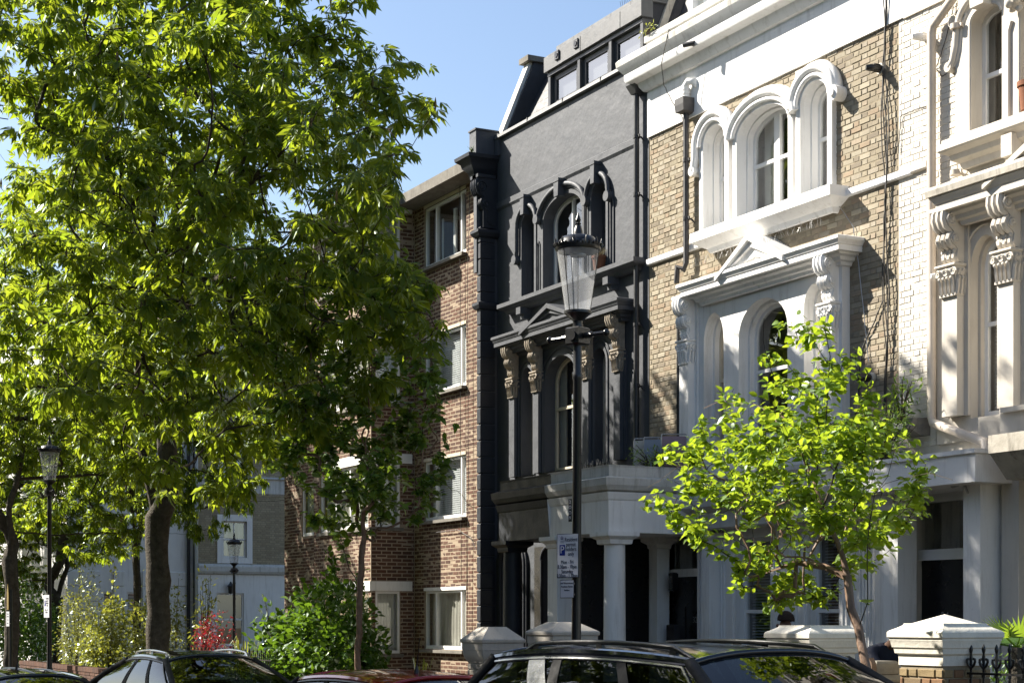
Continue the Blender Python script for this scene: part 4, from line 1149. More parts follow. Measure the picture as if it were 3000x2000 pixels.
s = MB().prismX([(0, zct), (-.03, zct), (-.03, zct + 1.4), (0, zct + 1.4)], BX1 + .125, CX1)
s.box(BX1 + .125, CX1, 0.001, .3, zct + .001, zct + 1.4)
s.build('stucco_frieze', M['cream'], CH)
HC0 = fX(2710, -.5)
hzc = fZ(2737, 622, -.42)
HC1 = HC0 + 4.1
cax, cap_ = fX(3012, -.45), fZ(3000, 412, -.45)
hood(CH, HC0 + .3, HC1, 0, .14, hzc, .24, .3, cax, cap_, fX(2876, -.45), cax + (cax - fX(2876, -.45)), M['cream'], M['creamdirty'])
s = MB().sweep([(.0, 0), (.33, -.02), (.34, .05), (.3, .1), (0, .16)], [(HC0 + .3, .01), (HC0 + .3, -.14), (HC1, -.14)])
s.v = [(x, y, z + hzc + .2) for x, y, z in s.v]
s.build('cornice_weathering', M['creamdirty'], CH)
dw = MB().sheet([(EX0, zcg), (CX1, zcg), (CX1, hzc + .1), (EX0, hzc + .1)], [arch(*o) for o in (f1, f2)], -.05, .25)
dw.box(EX0, EX0 + .01, -.05, 0, zcg, hzc + .1)
dw.build('dressed_wall', M['cream'], CH)
con_c = console_mesh('console', .27, .3, .62, M['cream'])
cap_c = capital_mesh('capital', .27, .17, .38, M['cream'])
for xa in (fX(2800, -.1), fX(2960, -.12), fX(2960, -.12) + 1.9):
    o = inst(con_c, 'console', CH, (xa, -.06, hzc + .02))
    ORIG[o.name] = Vector((xa, -.06, hzc + .02))
    inst(cap_c, 'capital', o, (xa, -.06, hzc - .61))
    MB().box(xa - .13, xa + .13, -.2, -.05, zcg + .3, hzc - .99).box(xa - .14, xa + .2, -.09, -.049, zcg + .3, hzc).build('pilaster', M['cream'], CH)
for o_ in (f1, f2):
    x0, x1, z0, zs, za = o_
    MB().tube(arc3(x0, x1, zs, za, .13, -.06, 18), .016, 6).build('hood_mould', M['cream'], CH, 50)
    MB().ring(arch(x0 - .006, x1 + .006, z0 - .006, zs, za + .006), arch(x0 + .05, x1 - .05, z0, zs, za - .05), .06, .2).build('window_lining', M['cream'], CH)
    sash(CH, (x0 + .05, x1 - .05, z0, zs, za - .05), .12, M['wood'], M['glassold'], rails=[z0 + (za - z0) * .52], curtain='blind', cm=M['net'])
# first-floor apron, canopy over the pavement door, deep concrete balcony at the edge of the view
zca = fZ(2700, 1345, -.9)
s = MB().box(fX(2515, -.9), fX(2857, -.9), -.9, .0, zca - .32, zca).box(fX(2515, -.9) - .02, fX(2857, -.9) + .02, -.93, 0, zca, zca + .05)
s.build('canopy', M['white'], CH)
xk = fX(2905, -.9)
s = MB().box(xk, CX1, -.95, 0, fZ(2920, 1325, -.95), fZ(2920, 1272, -.95)).prismX([(-.95, fZ(2920, 1325, -.95)), (-.7, fZ(2920, 1325, -.95) - .28), (0, fZ(2920, 1325, -.95) - .28), (0, fZ(2920, 1325, -.95))], xk + .02, CX1)
s.build('balcony', M['creamdirty'], CH)
s = MB().box(fX(2930, -.4), CX1, -.4, 0, fZ(2940, 1290, -.4), fZ(2940, 1210, -.4)).box(fX(2930, -.45), CX1, -.45, 0, fZ(2940, 1210, -.4), fZ(2940, 1195, -.4))
s.build('balcony_upstand', M['cream'], CH)
s = MB().box(fX(2577, -.3), fX(2630, -.3), -.3, 0, 0, zca - .32).box(fX(2822, -.6), fX(2872, -.6), -.6, -.0, 0, zca - .32)
s.build('porch_pier', M['white'], CH)
s = MB().box(fX(2934, -.35), fX(2985, -.35), -.35, 0, 0, fZ(2940, 1330, -.35))
s.build('wall_pier', M['cream'], CH)
zt1 = fZ(2740, 1640, .2)
dr = MB().box(cd_[0], cd_[1], .2, .25, .25, zt1)
for a_, b_ in ((.12, .42), (.58, .88)):
    for c_, d_ in ((.5, 1.2), (1.3, 2.1)): dr.box(cd_[0] + .98 * a_, cd_[0] + .98 * b_, .187, .199, c_, d_)
dr = dr.build('door', M['door'], CH)
zt2 = fZ(2740, 1609, .2)
t_ = MB().box(cd_[0] - .08, cd_[1] + .08, .14, .24, zt1, zt2).box(cd_[0] - .14, cd_[0], .12, .25, .25, cd_[4] + .1).box(cd_[1], cd_[1] + .14, .12, .25, .25, cd_[4] + .1).box(cd_[0], cd_[1], .12, .25, cd_[4], cd_[4] + .1)
fr = t_.build('door_frame', M['wood'], CH)
MB().add([(cd_[0], .2, zt2), (cd_[1], .2, zt2), (cd_[1], .2, cd_[4]), (cd_[0], .2, cd_[4])], [(0, 1, 2, 3)]).build('fanlight', M['glass'], fr)
text(dr, '34', .15, (cd_[0] + .5, .184, fZ(2795, 1805, .2)), (math.pi / 2, 0, 0), M['metal'], 'house_number')
# ---------------------------------------------------------------- brown brick flats left of the grey house
LX0, LX1 = -39.6, FX0 - .005
FL = thing('apartment_block', 'brown brick block of flats with flat concrete roof and wide white windows', 'flats', (LX0, 0, 0))
FY = .06
zroof = fZ(1338, 512, -.4)
levels = []
for yt, yb in ((552, 738), (948, 1128), (1330, 1512), (1726, 1903)):
    levels.append((fZ(1364, yb, FY), fZ(1364, yt, FY)))
wx0, wx1 = fX(1244, FY), fX(1366, FY)
BX_0, BX_1, BYF = fX(917, -.92), fX(1084, -.92), -.9
win = [(wx0, wx1, a, b, b) for a, b in levels]
wl = MB().sheet([(BX_1, 0), (LX1, 0), (LX1, zroof), (BX_1, zroof)], [arch(*o) for o in win], FY, .2)
wl.sheet([(LX0, 0), (BX_0, 0), (BX_0, zroof), (LX0, zroof)], [arch(LX0 + 1.2, LX0 + 3.2, a, b, b) for a, b in levels], FY, .2)
bw = [(BX_0 + .35, BX_1 - .14, a - .1, b, b) for a, b in levels]
wl.sheet([(BX_0, 0), (BX_1, 0), (BX_1, zroof), (BX_0, zroof)], [arch(*o) for o in bw], BYF, .15)
bs = [(BYF + .1, -.26, a - .1, b) for a, b in levels]
wl.sheet([(BYF, 0), (FY, 0), (FY, zroof), (BYF, zroof)], [[(p, a), (q, a), (q, b), (p, b)] for p, q, a, b in bs], BX_1 - .001, .15, 'X')
wl.box(BX_0, BX_0 + .01, BYF, FY, 0, zroof)
wl.build('front_wall', M['mortar2'], FL)
shell(FL, LX0, LX1, 8, zroof, M['red'], yf=.4, floors=(2.55 + .3, 5.3, 7.8))
ex = [arch(o[0] + .005, o[1] - .005, o[2] - .02, o[3] + .005, o[4] + .005) for o in win]
bricks(FL, BX_1 + .01, LX1 - .005, .0, zroof - .01, FY + .006, M['red'], ex, keep=260, bond='stretcher', seed=7, joint=.014)
bricks(FL, BX_0, BX_1 - .004, .0, zroof - .01, BYF + .006, M['red'], [arch(*o) for o in bw], keep=20, bond='stretcher', seed=8, joint=.014)
bricks(FL, BYF + .004, FY, .0, zroof - .01, BX_1 - .006, M['red'], [[(p, a), (q, a), (q, b), (p, b)] for p, q, a, b in bs], face='X', keep=20, bond='stretcher', seed=9, joint=.014, near=-1)
s = MB().box(LX0 - .3, BX_0 - .4, -.4, 8.2, zroof, zroof + .2).box(BX_1 + .4, LX1 + .06, -.4, 8.2, zroof, zroof + .2).box(BX_0 - .4, BX_1 + .4, BYF - .42, 8.2, zroof, zroof + .2)
s.build('roof_slab', M['concrete'], FL)
for i, o_ in enumerate(win):
    x0, x1, z0, zs, za = o_
    wd = x1 - x0
    w_ = sash(FL, o_, FY + .03, M['wood'], M['glass'], mull=[(x0 + wd * .27, .05), (x1 - wd * .13, .05)], fw=.05, dp=.06, curtain=(None, 'blind', 'blind', 'net')[i], cd=.12)
    if i == 0:
        MB().box(x0 + wd * .3, x0 + wd * .32, FY + .12, FY + .14, z0, za - .3).box(x0 + wd * .55, x0 + wd * .6, FY + .14, FY + .18, z0, za - .2).build('inner_casement', M['wood'], w_)
    MB().box(x0 - .06, x1 + .02, -.05, FY + .1, z0 - .07, z0 - .01).build('window_sill', M['concrete'], FL)
    MB().box(x0 - .02, x1 + .004, FY - .012, FY + .1, za - .0, za + .065).build('window_lintel', M['white'] if i == 3 else M['woodcream'], FL)
for i, o_ in enumerate(bw):
    x0, x1, z0, zs, za = o_
    wd = x1 - x0
    sash(FL, o_, BYF + .04, M['wood'], M['glass'], mull=[(x0 + wd * .33, .06), (x0 + wd * .62, .06)], curtain='net', cd=.12)
    MB().box(BX_0 + .1, BX_1 + .012, BYF - .03, BYF + .1, za + .005, za + .2).box(BX_1 - .05, BX_1 + .03, BYF + .101, .0, za + .005, za + .2).build('window_lintel', M['white'], FL)
    MB().box(x0 - .05, BX_1 + .05, BYF - .06, BYF + .06, z0 - .08, z0 - .01).box(BX_1 - .06, BX_1 + .05, BYF + .061, -.2, z0 - .08, z0 - .01).build('window_sill', M['concrete'], FL)
    p, q, a, b = bs[i]
    f = MB()
    for u0, u1 in ((p, p + .05), (q - .05, q)): f.box(BX_1 - .07, BX_1 - .02, u0, u1, a, b)
    f.box(BX_1 - .07, BX_1 - .02, p + .05, q - .05, a, a + .06).box(BX_1 - .07, BX_1 - .02, p + .05, q - .05, b - .05, b)
    w_ = f.build('window', M['wood'], FL)
    MB().add([(BX_1 - .045, p + .03, a + .03), (BX_1 - .045, q - .03, a + .03), (BX_1 - .045, q - .03, b - .03), (BX_1 - .045, p + .03, b - .03)], [(0, 1, 2, 3)]).build('pane', M['glass'], w_)
    MB().grid(lambda u, v: (BX_1 - .14 + .012 * math.sin(u * 40), p + (q - p) * u, a + (b - a) * v), 24, 2).build('curtain', M['net'], w_, 60)
for a, b in levels:
    o_ = (LX0 + 1.2, LX0 + 3.2, a, b, b)
    sash(FL, o_, FY + .03, M['wood'], M['glass'], mull=[(LX0 + 2.2, .06)], curtain='net')
bricks(FL, LX0, BX_0, 0, zroof - .01, FY + .006, M['red'], [arch(LX0 + 1.2, LX0 + 3.2, a, b, b) for a, b in levels], keep=0, bond='stretcher', seed=12, stuff='brickwork')

# ---------------------------------------------------------------- white corner house closing the view, seen from the side in shade
EX = -57.0
EH = thing('corner_house', 'white and pale brick corner house behind the lamp and red shrub', 'house', (EX, 0, 0))
def ez(x, y): return fZx(x, y, EX)
def rectx(x0, x1, y0, y1): return [(fY(x0, EX), ez(x0, y1)), (fY(x1, EX), ez(x0, y1)), (fY(x1, EX), ez(x0, y0)), (fY(x0, EX), ez(x0, y0))]
ey0, ey1 = fY(205, EX), fY(900, EX)
zE = ez(600, 1672)
ztop = ez(600, 900)
eys = fY(578, EX)
win_e = [rectx(652, 722, 1525, 1632), rectx(652, 722, 1260, 1370), rectx(652, 722, 1020, 1130)]
win_l = [rectx(312, 338, 1733, 1835), rectx(382, 424, 1733, 1835), rectx(330, 390, 1500, 1600), rectx(330, 390, 1250, 1350)]
door_e = rectx(631, 713, 1736, 1890)
wl = MB().sheet([(eys, zE), (ey1, zE), (ey1, ztop), (eys, ztop)], win_e, EX, .2, 'X')
wl.build('brick_wall', M['mortar'], EH)
bricks(EH, eys + .02, ey1, zE + .1, ztop - .3, EX - .004, M['farstock'], win_e, face='X', keep=0, seed=21)
wl = MB().sheet([(eys, 0), (ey1, 0), (ey1, zE), (eys, zE)], [door_e], EX + .06, .3, 'X')
wl.box(EX - .3, EX + .06, eys, eys + .01, 0, ztop)
wl.sheet([(ey0, 0), (eys, 0), (eys, ztop), (ey0, ztop)], win_l, EX - .5, .2, 'X')
wl.build('stucco_wall', M['white'], EH)
b = MB().box(-76, EX - .5, ey0, ey0 + .02, 0, ztop).box(-76, EX - .3, 12, 12.02, 0, ztop).box(-76, -75.98, ey0, 12, 0, ztop).box(-76, EX - .1, ey0, 12, ztop - .02, ztop)
b.build('side_wall', M['white'], EH)
b = MB()
for z in (zE, ztop * .62): b.box(-75, EX - .7, ey0 + .1, 11.9, z - .2, z)
b.box(-60.6, -60.5, ey0 + .1, 11.9, 0, ztop - .1)
b.build('interior', M['inside'], EH)
b = MB().sweep([(0, zE - .12), (.1, zE - .08), (.14, zE), (.14, zE + .16), (.08, zE + .24), (0, zE + .26)], [(EX + .05, ey1), (EX + .05, eys)][::-1])
b.sweep([(0, ez(600, 1446)), (.08, ez(600, 1440)), (.08, ez(600, 1400)), (.16, ez(600, 1396)), (0, ez(600, 1390))], [(EX, eys), (EX, ey1)])
b.build('cornice', M['whitedirty'], EH)
for i in range(7):
    z = .5 + i * .52
    b = MB()
    ys = [ey0, fY(305, EX), fY(342, EX), fY(376, EX), fY(428, EX), eys]
    for a, c in ((ys[0], ys[1]), (ys[2], ys[3]), (ys[4], ys[5])): b.cbox(EX - .52, EX - .44, a + .01, c - .01, z, z + .5, .015)
    if z < zE - .4: b.build('rusticated_block', M['white'], EH)
def xwin(rc, xx, bars, cur, fm=None):
    (a, z0), (c, _), (_, z1), _ = rc
    f = MB()
    fw = .06
    for u0, u1 in ((a, a + fw), (c - fw, c)): f.box(xx - .12, xx - .06, u0, u1, z0, z1)
    f.box(xx - .12, xx - .06, a + fw, c - fw, z0, z0 + fw).box(xx - .12, xx - .06, a + fw, c - fw, z1 - fw, z1).box(xx - .12, xx - .05, a + fw, c - fw, (z0 + z1) / 2 - .03, (z0 + z1) / 2 + .03)
    for u in bars: f.box(xx - .11, xx - .07, a + (c - a) * u - .015, a + (c - a) * u + .015, (z0 + z1) / 2 + .03, z1 - fw)
    w_ = f.build('window', fm or M['wood'], EH)
    MB().add([(xx - .09, a, z0), (xx - .09, c, z0), (xx - .09, c, z1), (xx - .09, a, z1)], [(0, 1, 2, 3)]).build('pane', M['glass'], w_)
    if cur == 'shutter':
        s = MB()
        for k in range(int((z1 - z0) / .09)): s.box(xx - .2, xx - .16, a + .04, c - .04, z0 + k * .09, z0 + k * .09 + .07)
        tag(s.build('shutter', M['white'], w_), kind='stuff')
    elif cur:
        for u in (0, .72): MB().grid(lambda s_, v: (xx - .2 + .015 * math.sin(s_ * 25), a + (c - a) * (u + .28 * s_), z0 + (z1 - z0) * v), 12, 2).build('curtain', M['net'], w_, 60)
for rc_ in win_e:
    xwin(rc_, EX, (.5,), True)
    (a, z0), (c, _), (_, z1), _ = rc_
    s = MB()
    for u0, u1, v0, v1 in ((a - .2, a - .001, z0 - .2, z1 + .22), (c + .001, c + .2, z0 - .2, z1 + .22), (a, c, z1 + .001, z1 + .22), (a, c, z0 - .2, z0 - .001)): s.box(EX - .02, EX + .06, u0, u1, v0, v1)
    s.build('window_surround', M['white'], EH)
for rc_ in win_l[:2]: xwin(rc_, EX - .5, (), 'shutter')
for rc_ in win_l[2:]: xwin(rc_, EX - .5, (.5,), True)
xwin(door_e, EX + .06, (), None)
(a, z0), (c, _), (_, z1), _ = door_e
MB().box(EX - .28, EX - .24, a, c, z0 + .2, z1).build('window_backing', M['inside'], EH)
ly, lz = fY(674, EX + .15), ez(674, 1725)
lb = MB().lathe([(.02, -.16), (.08, -.14), (.1, .08), (.13, .1), (.05, .2), (.02, .26)], EX + .22, ly, 6, lz).box(EX + .06, EX + .2, ly - .02, ly + .02, lz + .12, lz + .16)
tag(lb.build('wall_lantern', M['iron']), 'small black lantern on the white corner house wall', 'wall lantern')
dpy = fY(562, EX + .02)
tag(MB().tube([(EX - .36, dpy, .2), (EX - .36, dpy, ztop - .3)], .06, 10).build('drainpipe', M['pipe']), 'black drainpipe in the angle of the white corner house', 'drainpipe')
WT = thing('terrace', 'sunlit white terrace far down the street behind left tree', 'house', (-77, 0, 0))
tw = [(-77 - 4.2 * k - 2.6, -77 - 4.2 * k - 1.4) for k in range(4)]
wl = MB().sheet([(-96, 0), (-76.1, 0), (-76.1, 10.5), (-96, 10.5)], [[(a, z), (b_, z), (b_, z + 1.7), (a, z + 1.7)] for a, b_ in tw for z in (1.2, 4.5, 7.4)], -.5, .2)
wl.box(-96, -95.9, -.5, 8, 0, 10.5).box(-96, -76.1, 8, 8.1, 0, 10.5).box(-96, -76.1, -.5, 8.1, 10.48, 10.5)
wl.build('front_wall', M['white'], WT)
for a, b_ in tw:
    for z in (1.2, 4.5, 7.4): sash(WT, (a, b_, z, z + 1.7, z + 1.7), -.4, M['wood'], M['glass'], rails=[z + .85], curtain='net')

OT = thing('terrace', 'pale brick terrace across the street seen only in reflections', 'house', (-40, -22, 0))
ow = [(-58 + 2.7 * k, -56.9 + 2.7 * k, z, z + 1.8) for k in range(26) for z in (1.2, 4.6, 7.8)]
o_ = MB().box(-59, 13, -31, -22, 0, 10.8).box(-59.2, 13.2, -31, -21.7, 10.8, 11.2)
for k in range(13): o_.box(-58.6 + 5.4 * k, -57.6 + 5.4 * k, -29, -26, 10.8, 13)
o_.build('wall', M['farstock'] if False else M['mortar'], OT)
o_ = MB()
for a, b_, z0, z1 in ow: o_.box(a, b_, -21.99, -21.97, z0, z1)
tag(o_.build('window', M['door'], OT), kind='stuff')
o_ = MB()
for a, b_, z0, z1 in ow: o_.box(a - .1, b_ + .1, -21.99, -21.9, z1 + .001, z1 + .2).box(a - .1, b_ + .1, -21.99, -21.85, z0 - .15, z0 - .001)
tag(o_.build('lintel', M['white'], OT), kind='stuff')
# ---------------------------------------------------------------- ground
def sheetz(name, x0, x1, y0, y1, z, m, th=.2):
    return tag(MB().box(x0, x1, y0, y1, z - th, z).build(name, m), kind='structure')
sheetz('ground', -400, 300, -300, 400, -.15, M['soil'])
sheetz('road', -300, 200, -15.6, -6.45, -.0, M['road'], .1)
sheetz('cross_street', -52, -46.5, -6.4, 80, -.0, M['road'], .1)
KERB = -6.3
pv = tag(MB().box(-46, 60, KERB, -4.55, -.1, .1).box(-46, 60, -20, -15.75, -.1, .1).build('pavement', M['paving']), kind='structure')
n = 0
for i in range(60):
    x = -30 + i * .91
    MB().cbox(x + .004, x + .9, KERB - .14, KERB - .004, -.1, .115, .012).build('kerb_stone', M['concrete'], pv)
slab = MB().cbox(0, .592, 0, .592, 0, .03, .006).mesh('paving_slab', M['paving'])
for i in range(46):
    for j in range(3): inst(slab, 'paving_slab', pv, (-24 + i * .6, KERB + .01 + j * .6, .085 + random.uniform(0, .002)))
sheetz('front_garden', -46, 60, -4.5, -.01, .2, M['soil'], .3)
sheetz('far_garden', -57.2, -46.4, -5, 9, .25, M['soil'], .3)

# ---------------------------------------------------------------- gate piers
def pier(label, x0, yf, w, d, zlip, ztop, capm, shaftm, mort, style, paint=None):
    t = thing('gate_pier', label, 'gate pier', (x0, yf, .1), 'gate piers along the pavement')
    o = .07
    zb = zlip - .27
    a0, a1, b0, b1 = x0 + o, x0 + w - o, yf + o, yf + d - o
    MB().box(a0 + .008, a1 - .008, b0 + .008, b1 - .008, .1, zb).build('pier_core', mort, t)
    bricks(t, a0, a1, .1, zb, b0 + .002, shaftm, keep=20, top_first=True, seed=int(x0 * 10) & 31)
    bricks(t, b0, b1, .1, zb, a1 - .002, shaftm, face='X', keep=20, top_first=True, seed=(int(x0 * 10) + 5) & 31)
    c = MB()
    P = [(a0, b0), (a0, b1), (a1, b1), (a1, b0)][::-1]
    P = [(a0, b1), (a0, b0), (a1, b0), (a1, b1)]
    if style == 'roof':
        c.sweep([(0, zb - .02), (.01, zb), (.03, zb + .03), (.045, zb + .08), (.05, zb + .12), (.05, zb + .13), (.056, zb + .135), (.056, zb + .22), (.072, zb + .235), (.075, zb + .265), (.06, zb + .28)], P, True)
        e, q = .06, w * .27
        vs = [(a0 - e, b0 - e, zb + .28), (a1 + e, b0 - e, zb + .28), (a1 + e, b1 + e, zb + .28), (a0 - e, b1 + e, zb + .28)]
        vs += [(a0 - e + q, b0 - e + q, ztop), (a1 + e - q, b0 - e + q, ztop), (a1 + e - q, b1 + e - q, ztop), (a0 - e + q, b1 + e - q, ztop)]
        c.add(vs, [(0, 1, 5, 4), (1, 2, 6, 5), (2, 3, 7, 6), (3, 0, 4, 7), (4, 5, 6, 7)])
    else:
        c.sweep([(0, zb), (.005, zb + .001), (.005, zb + .085), (.028, zb + .1), (.034, zb + .14), (.045, zb + .15), (.055, zb + .2), (.06, zb + .21), (.06, zb + .225), (.075, zb + .235), (.075, zb + .275), (.06, zb + .29), (.02, zb + .31), (-.02, zb + .335), (-.025, zb + .35), (-.025, ztop - .06), (-.035, ztop - .05)], P, True)
        e = -.035
        ap = ((a0 + a1) / 2, (b0 + b1) / 2, ztop + (.04 if style == 'point' else -.03))
        c.add([(a0 - e, b0 - e, ztop - .05), (a1 + e, b0 - e, ztop - .05), (a1 + e, b1 + e, ztop - .05), (a0 - e, b1 + e, ztop - .05), ap], [(0, 1, 4), (1, 2, 4), (2, 3, 4), (3, 0, 4)])
    c.build('pier_cap', capm, t, 25)
    return t
pierpaint = mat('pier_cap_stone', (0.50, 0.465, 0.41), (0.42, 0.39, 0.34), 3, .8, .15, bump=.35, bscale=40, streak=(.2, .18, .15), samt=.35)
piercream = mat('pier_cap_cream', (0.70, 0.67, 0.59), (0.6, 0.57, 0.5), 3, .75, .2, bump=.4, bscale=30, wavy=1.5, streak=(.28, .25, .2), samt=.3)
pyf = -4.75
def pierx(xl): return fX(xl, pyf)
pier('grey painted gate pier with pyramid cap beside the brown brick flats', pierx(1349), pyf, .62, .61, fZ(1380, 1872, pyf), fZ(1412, 1835, pyf + .2), pierpaint, M['greypbrick'], M['mortar3'], 'roof')
pier('weathered gate pier with flat pyramid cap behind the street lamp', pierx(1540), pyf, .66, .63, fZ(1617, 1850, pyf), fZ(1617, 1821, pyf + .2), pierpaint, M['greypbrick'], M['mortar'], 'roof')
pier('brick gate pier with moulded cream cap in front of the blinds', pierx(2240), pyf, .68, .64, fZ(2374, 1857, pyf), fZ(2374, 1822, pyf), piercream, M['stockdark'], M['mortar'], 'flat')
p4 = pier('large brick gate pier with moulded white cap beside the railings', pierx(2600), pyf, .68, .66, fZ(2752, 1854, pyf), fZ(2752, 1812, pyf), piercream, M['stockdark'], M['mortar'], 'point')
t = thing('broken_pier', 'low broken rendered gate post between the two brick piers', 'gate post', (fX(2500, pyf), pyf, .1))
bx, zz = fX(2502, pyf), fZ(2540, 1935, pyf)
MB().cbox(bx, bx + .3, pyf, pyf + .3, .1, zz - .12, .02).cbox(bx - .03, bx + .33, pyf - .03, pyf + .33, zz - .2, zz - .14, .02).cbox(bx + .03, bx + .28, pyf + .02, pyf + .27, zz - .13, zz, .02).build('post', M['concrete'], t)
MB().prismY([(bx + .2, zz - .7), (bx + .3, zz - .7), (bx + .3, zz - .02), (bx + .26, zz + .03), (bx + .24, zz - .05), (bx + .2, zz + .01)], pyf - .05, pyf - .0).build('splintered_board', M['birch'], t)

# garden wall of the end garden
gwx0, gwx1 = fX(58, -4.9), fX(420, -4.9)
t = thing('garden_wall', 'low brown brick garden wall in front of yellow shrubs', 'garden wall', (gwx0, -4.9, 0))
MB().box(gwx0, gwx1, -4.89, -4.68, 0, .84).build('wall_core', M['mortar2'], t)
bricks(t, gwx0, gwx1, 0, .762, -4.9, M['red'], keep=300, bond='stretcher', top_first=True, seed=31)
cp = MB().cbox(0, .066, -4.92, -4.66, .765, .87, .005).mesh('coping_brick', M['red'])
k = 0
while gwx0 + k * .0762 < gwx1:
    inst(cp, 'coping_brick', t, (gwx0 + k * .0762, 0, random.uniform(-.003, .003)))
    k += 1
for o in [o for o in t.children if o.name.startswith('coping_brick')]: o.location = Vector((o.location.x, 4.9, o.location.z))

# railings
def railing(label, x0, x1, y, ztop, dx, mesh_fn, rails, base=0.1, alt=None, group=None):
    t = thing('iron_railing', label, 'railing', (x0, y, base), group)
    me = mesh_fn(0)
    me2 = mesh_fn(alt) if alt else me
    n = int((x1 - x0) / dx) + 1
    for i in range(n):
        inst(me2 if i % 2 else me, 'picket', t, (x0 + i * dx, y, ztop))
    for z in rails: MB().box(x0 - .03, x1 + .03, y - .018, y + .018, z - .009, z + .009).build('rail', M['iron'], t)
    return t
def fleur(drop):
    b = MB().lathe([(.0095, -1.4), (.0095, -.27), (.017, -.265), (.018, -.235), (.010, -.225), (.012, -.2), (.02, -.185), (.012, -.17), (.014, -.1), (.009, -.07), (.012, -.06), (.017, -.035), (.012, -.015), (.001, .008)], n=8)
    for a in range(4):
        c, s = math.cos(a * math.pi / 2), math.sin(a * math.pi / 2)
        b.tube([((.012 + r) * c, (.012 + r) * s, z) for r, z in ((0, -.185), (.02, -.165), (.032, -.14), (.03, -.118), (.014, -.112), (.012, -.126))], [.01, .011, .011, .01, .008, .006], 6)
    return b.mesh('picket', M['iron'], 40)
def spear(drop):
    d = drop or 0
    return MB().lathe([(.008, -1.2), (.008, -.1 - d), (.016, -.09 - d), (.009, -.075 - d), (.017, -.05 - d), (.001, -d)], n=6).mesh('picket', M['iron'], 40)
def leafspear(drop):
    b = MB().lathe([(.008, -1.0), (.008, -.08), (.014, -.07), (.008, -.06), (.015, -.03), (.001, .0)], n=6)
    for s in (-1, 1): b.tube([(0, 0, -.08), (s * .02, 0, -.07), (s * .028, 0, -.05)], [.008, .008, .003], 5)
    return b.mesh('picket', M['iron'], 40)
ry = pyf + .33
rzt = fZ(2883, 1888, ry)
railing('black cast iron railing with fleur finials at bottom right', fX(2845, ry), fX(2845, ry) + 1.8, ry, rzt, .147, fleur, [rzt - .235, .35])
railing('black spiked iron railing in front of the red shrub', fX(560, -4.8), fX(795, -4.8), -4.8, fZ(670, 1895, -4.8), .105, spear, [fZ(670, 1926, -4.8), .3], alt=.06)
railing('black leaf pointed railing below the brown brick flats', fX(1215, -4.8), fX(1365, -4.8), -4.8, fZ(1325, 1972, -4.8), .28, leafspear, [fZ(1325, 1996, -4.8), .3])
MB()

# ---------------------------------------------------------------- street lamps
def lamp(label, x, y, htop, sc=1.0, glow=False):
    t = thing('street_lamp', label, 'street lamp', (x, y, .1), 'old style street lamps')
    ORIG[t.name] = None
    h = (htop - .1) / sc                                        # finial height above the pavement
    b = MB().lathe([(.1, 0), (.1, .5), (.085, .55), (.08, .7), (.055, .78), (.05, 1.2), (.045, 2.0), (.043, h - 1.62), (.05, h - 1.6), (.05, h - 1.56), (.043, h - 1.54), (.042, h - 1.25)], n=20)
    b.lathe([(.056, h - 1.26), (.062, h - 1.24), (.05, h - 1.1), (.045, h - 1.0), (.06, h - .98)], n=16)
    c = b.build('column', M['iron'], t, 40)
    zb = h - 1.19
    k = MB().cbox(-.085, .085, -.085, .085, zb - .085, zb + .085, .012)
    k.tube([(-.36, 0, zb), (.36, 0, zb)], .02, 8)
    for s in (-1, 1): k.ball((s * .36, 0, zb), .035).tube([(s * .1, 0, zb), (s * .19, 0, zb)], .03, 8).tube([(0, s * .085, zb), (0, s * .1, zb)], .05, 10)
    k.build('ladder_bar', M['iron'], t, 40)
    z0, z1 = h - .96, h - .345                                  # glass from z0 to z1
    g = MB().lathe([(.12, z0), (.208, z1)], n=28)
    g.f = g.f[:-2]
    g.build('lantern_glass', M['lamp_glass'], t, 60)
    r = MB().lathe([(.05, z0 - .08), (.11, z0 - .025), (.133, z0 - .01), (.133, z0 + .015), (.122, z0 + .016), (.07, z0 - .03)], n=24)
    r.build('lantern_base', M['iron'], t, 40)
    for a in range(3):
        c_, s_ = math.cos(a * 2.094 + .5), math.sin(a * 2.094 + .5)
        MB().tube([(.12 * c_, .12 * s_, z0), (.209 * c_, .209 * s_, z1)], .0045, 5).build('glazing_bar', M['iron'], t)
    MB().tube([(0, 0, z0), (0, 0, z1 - .07)], .006, 6).build('inner_rod', M['iron'], t)
    MB().lathe([(.075, z1 - .07), (.08, z1 - .065), (.08, z1 - .05), (.02, z1 - .045)], n=18).build('lamp_unit', M['metal'], t, 40)
    top = MB().lathe([(.212, z1 - .02), (.223, z1 - .005), (.223, z1 + .03), (.205, z1 + .035), (.195, z1 + .07), (.155, z1 + .115), (.09, z1 + .135), (.05, z1 + .145), (.045, z1 + .17), (.03, z1 + .225), (.02, z1 + .235), (.03, z1 + .25), (.018, z1 + .26), (.028, z1 + .285), (.012, z1 + .33), (.0015, z1 + .36)], n=28)
    top.build('lantern_hood', M['iron'], t, 40)
    cr = MB()
    for k_, hh in ((-.03, .035), (0, .075), (.03, .035)):
        cr.tube([(.226, k_, z1 + .02), (.232, k_ * 1.2, z1 + .02 + hh * .6), (.231, k_ * .6, z1 + .02 + hh)], [.012, .014, .002], 5)
    cr.box(.218, .228, -.055, .055, z1 + .02, z1 + .035)
    cm_ = cr.mesh('coronet_leaf', M['iron'], 40)
    for a in range(12): inst(cm_, 'coronet_leaf', t, (0, 0, 0), a * math.pi / 6)
    t.scale = (sc, sc, sc)
    return t
LY = -6.05
lx = fX(1686, LY)
L1 = lamp('tall black street lamp with clear glass lantern beside the parking sign', lx, LY, fZ(1686, 628, LY), 1.0)
L1.rotation_euler = (0, math.radians(.35), math.radians(20))
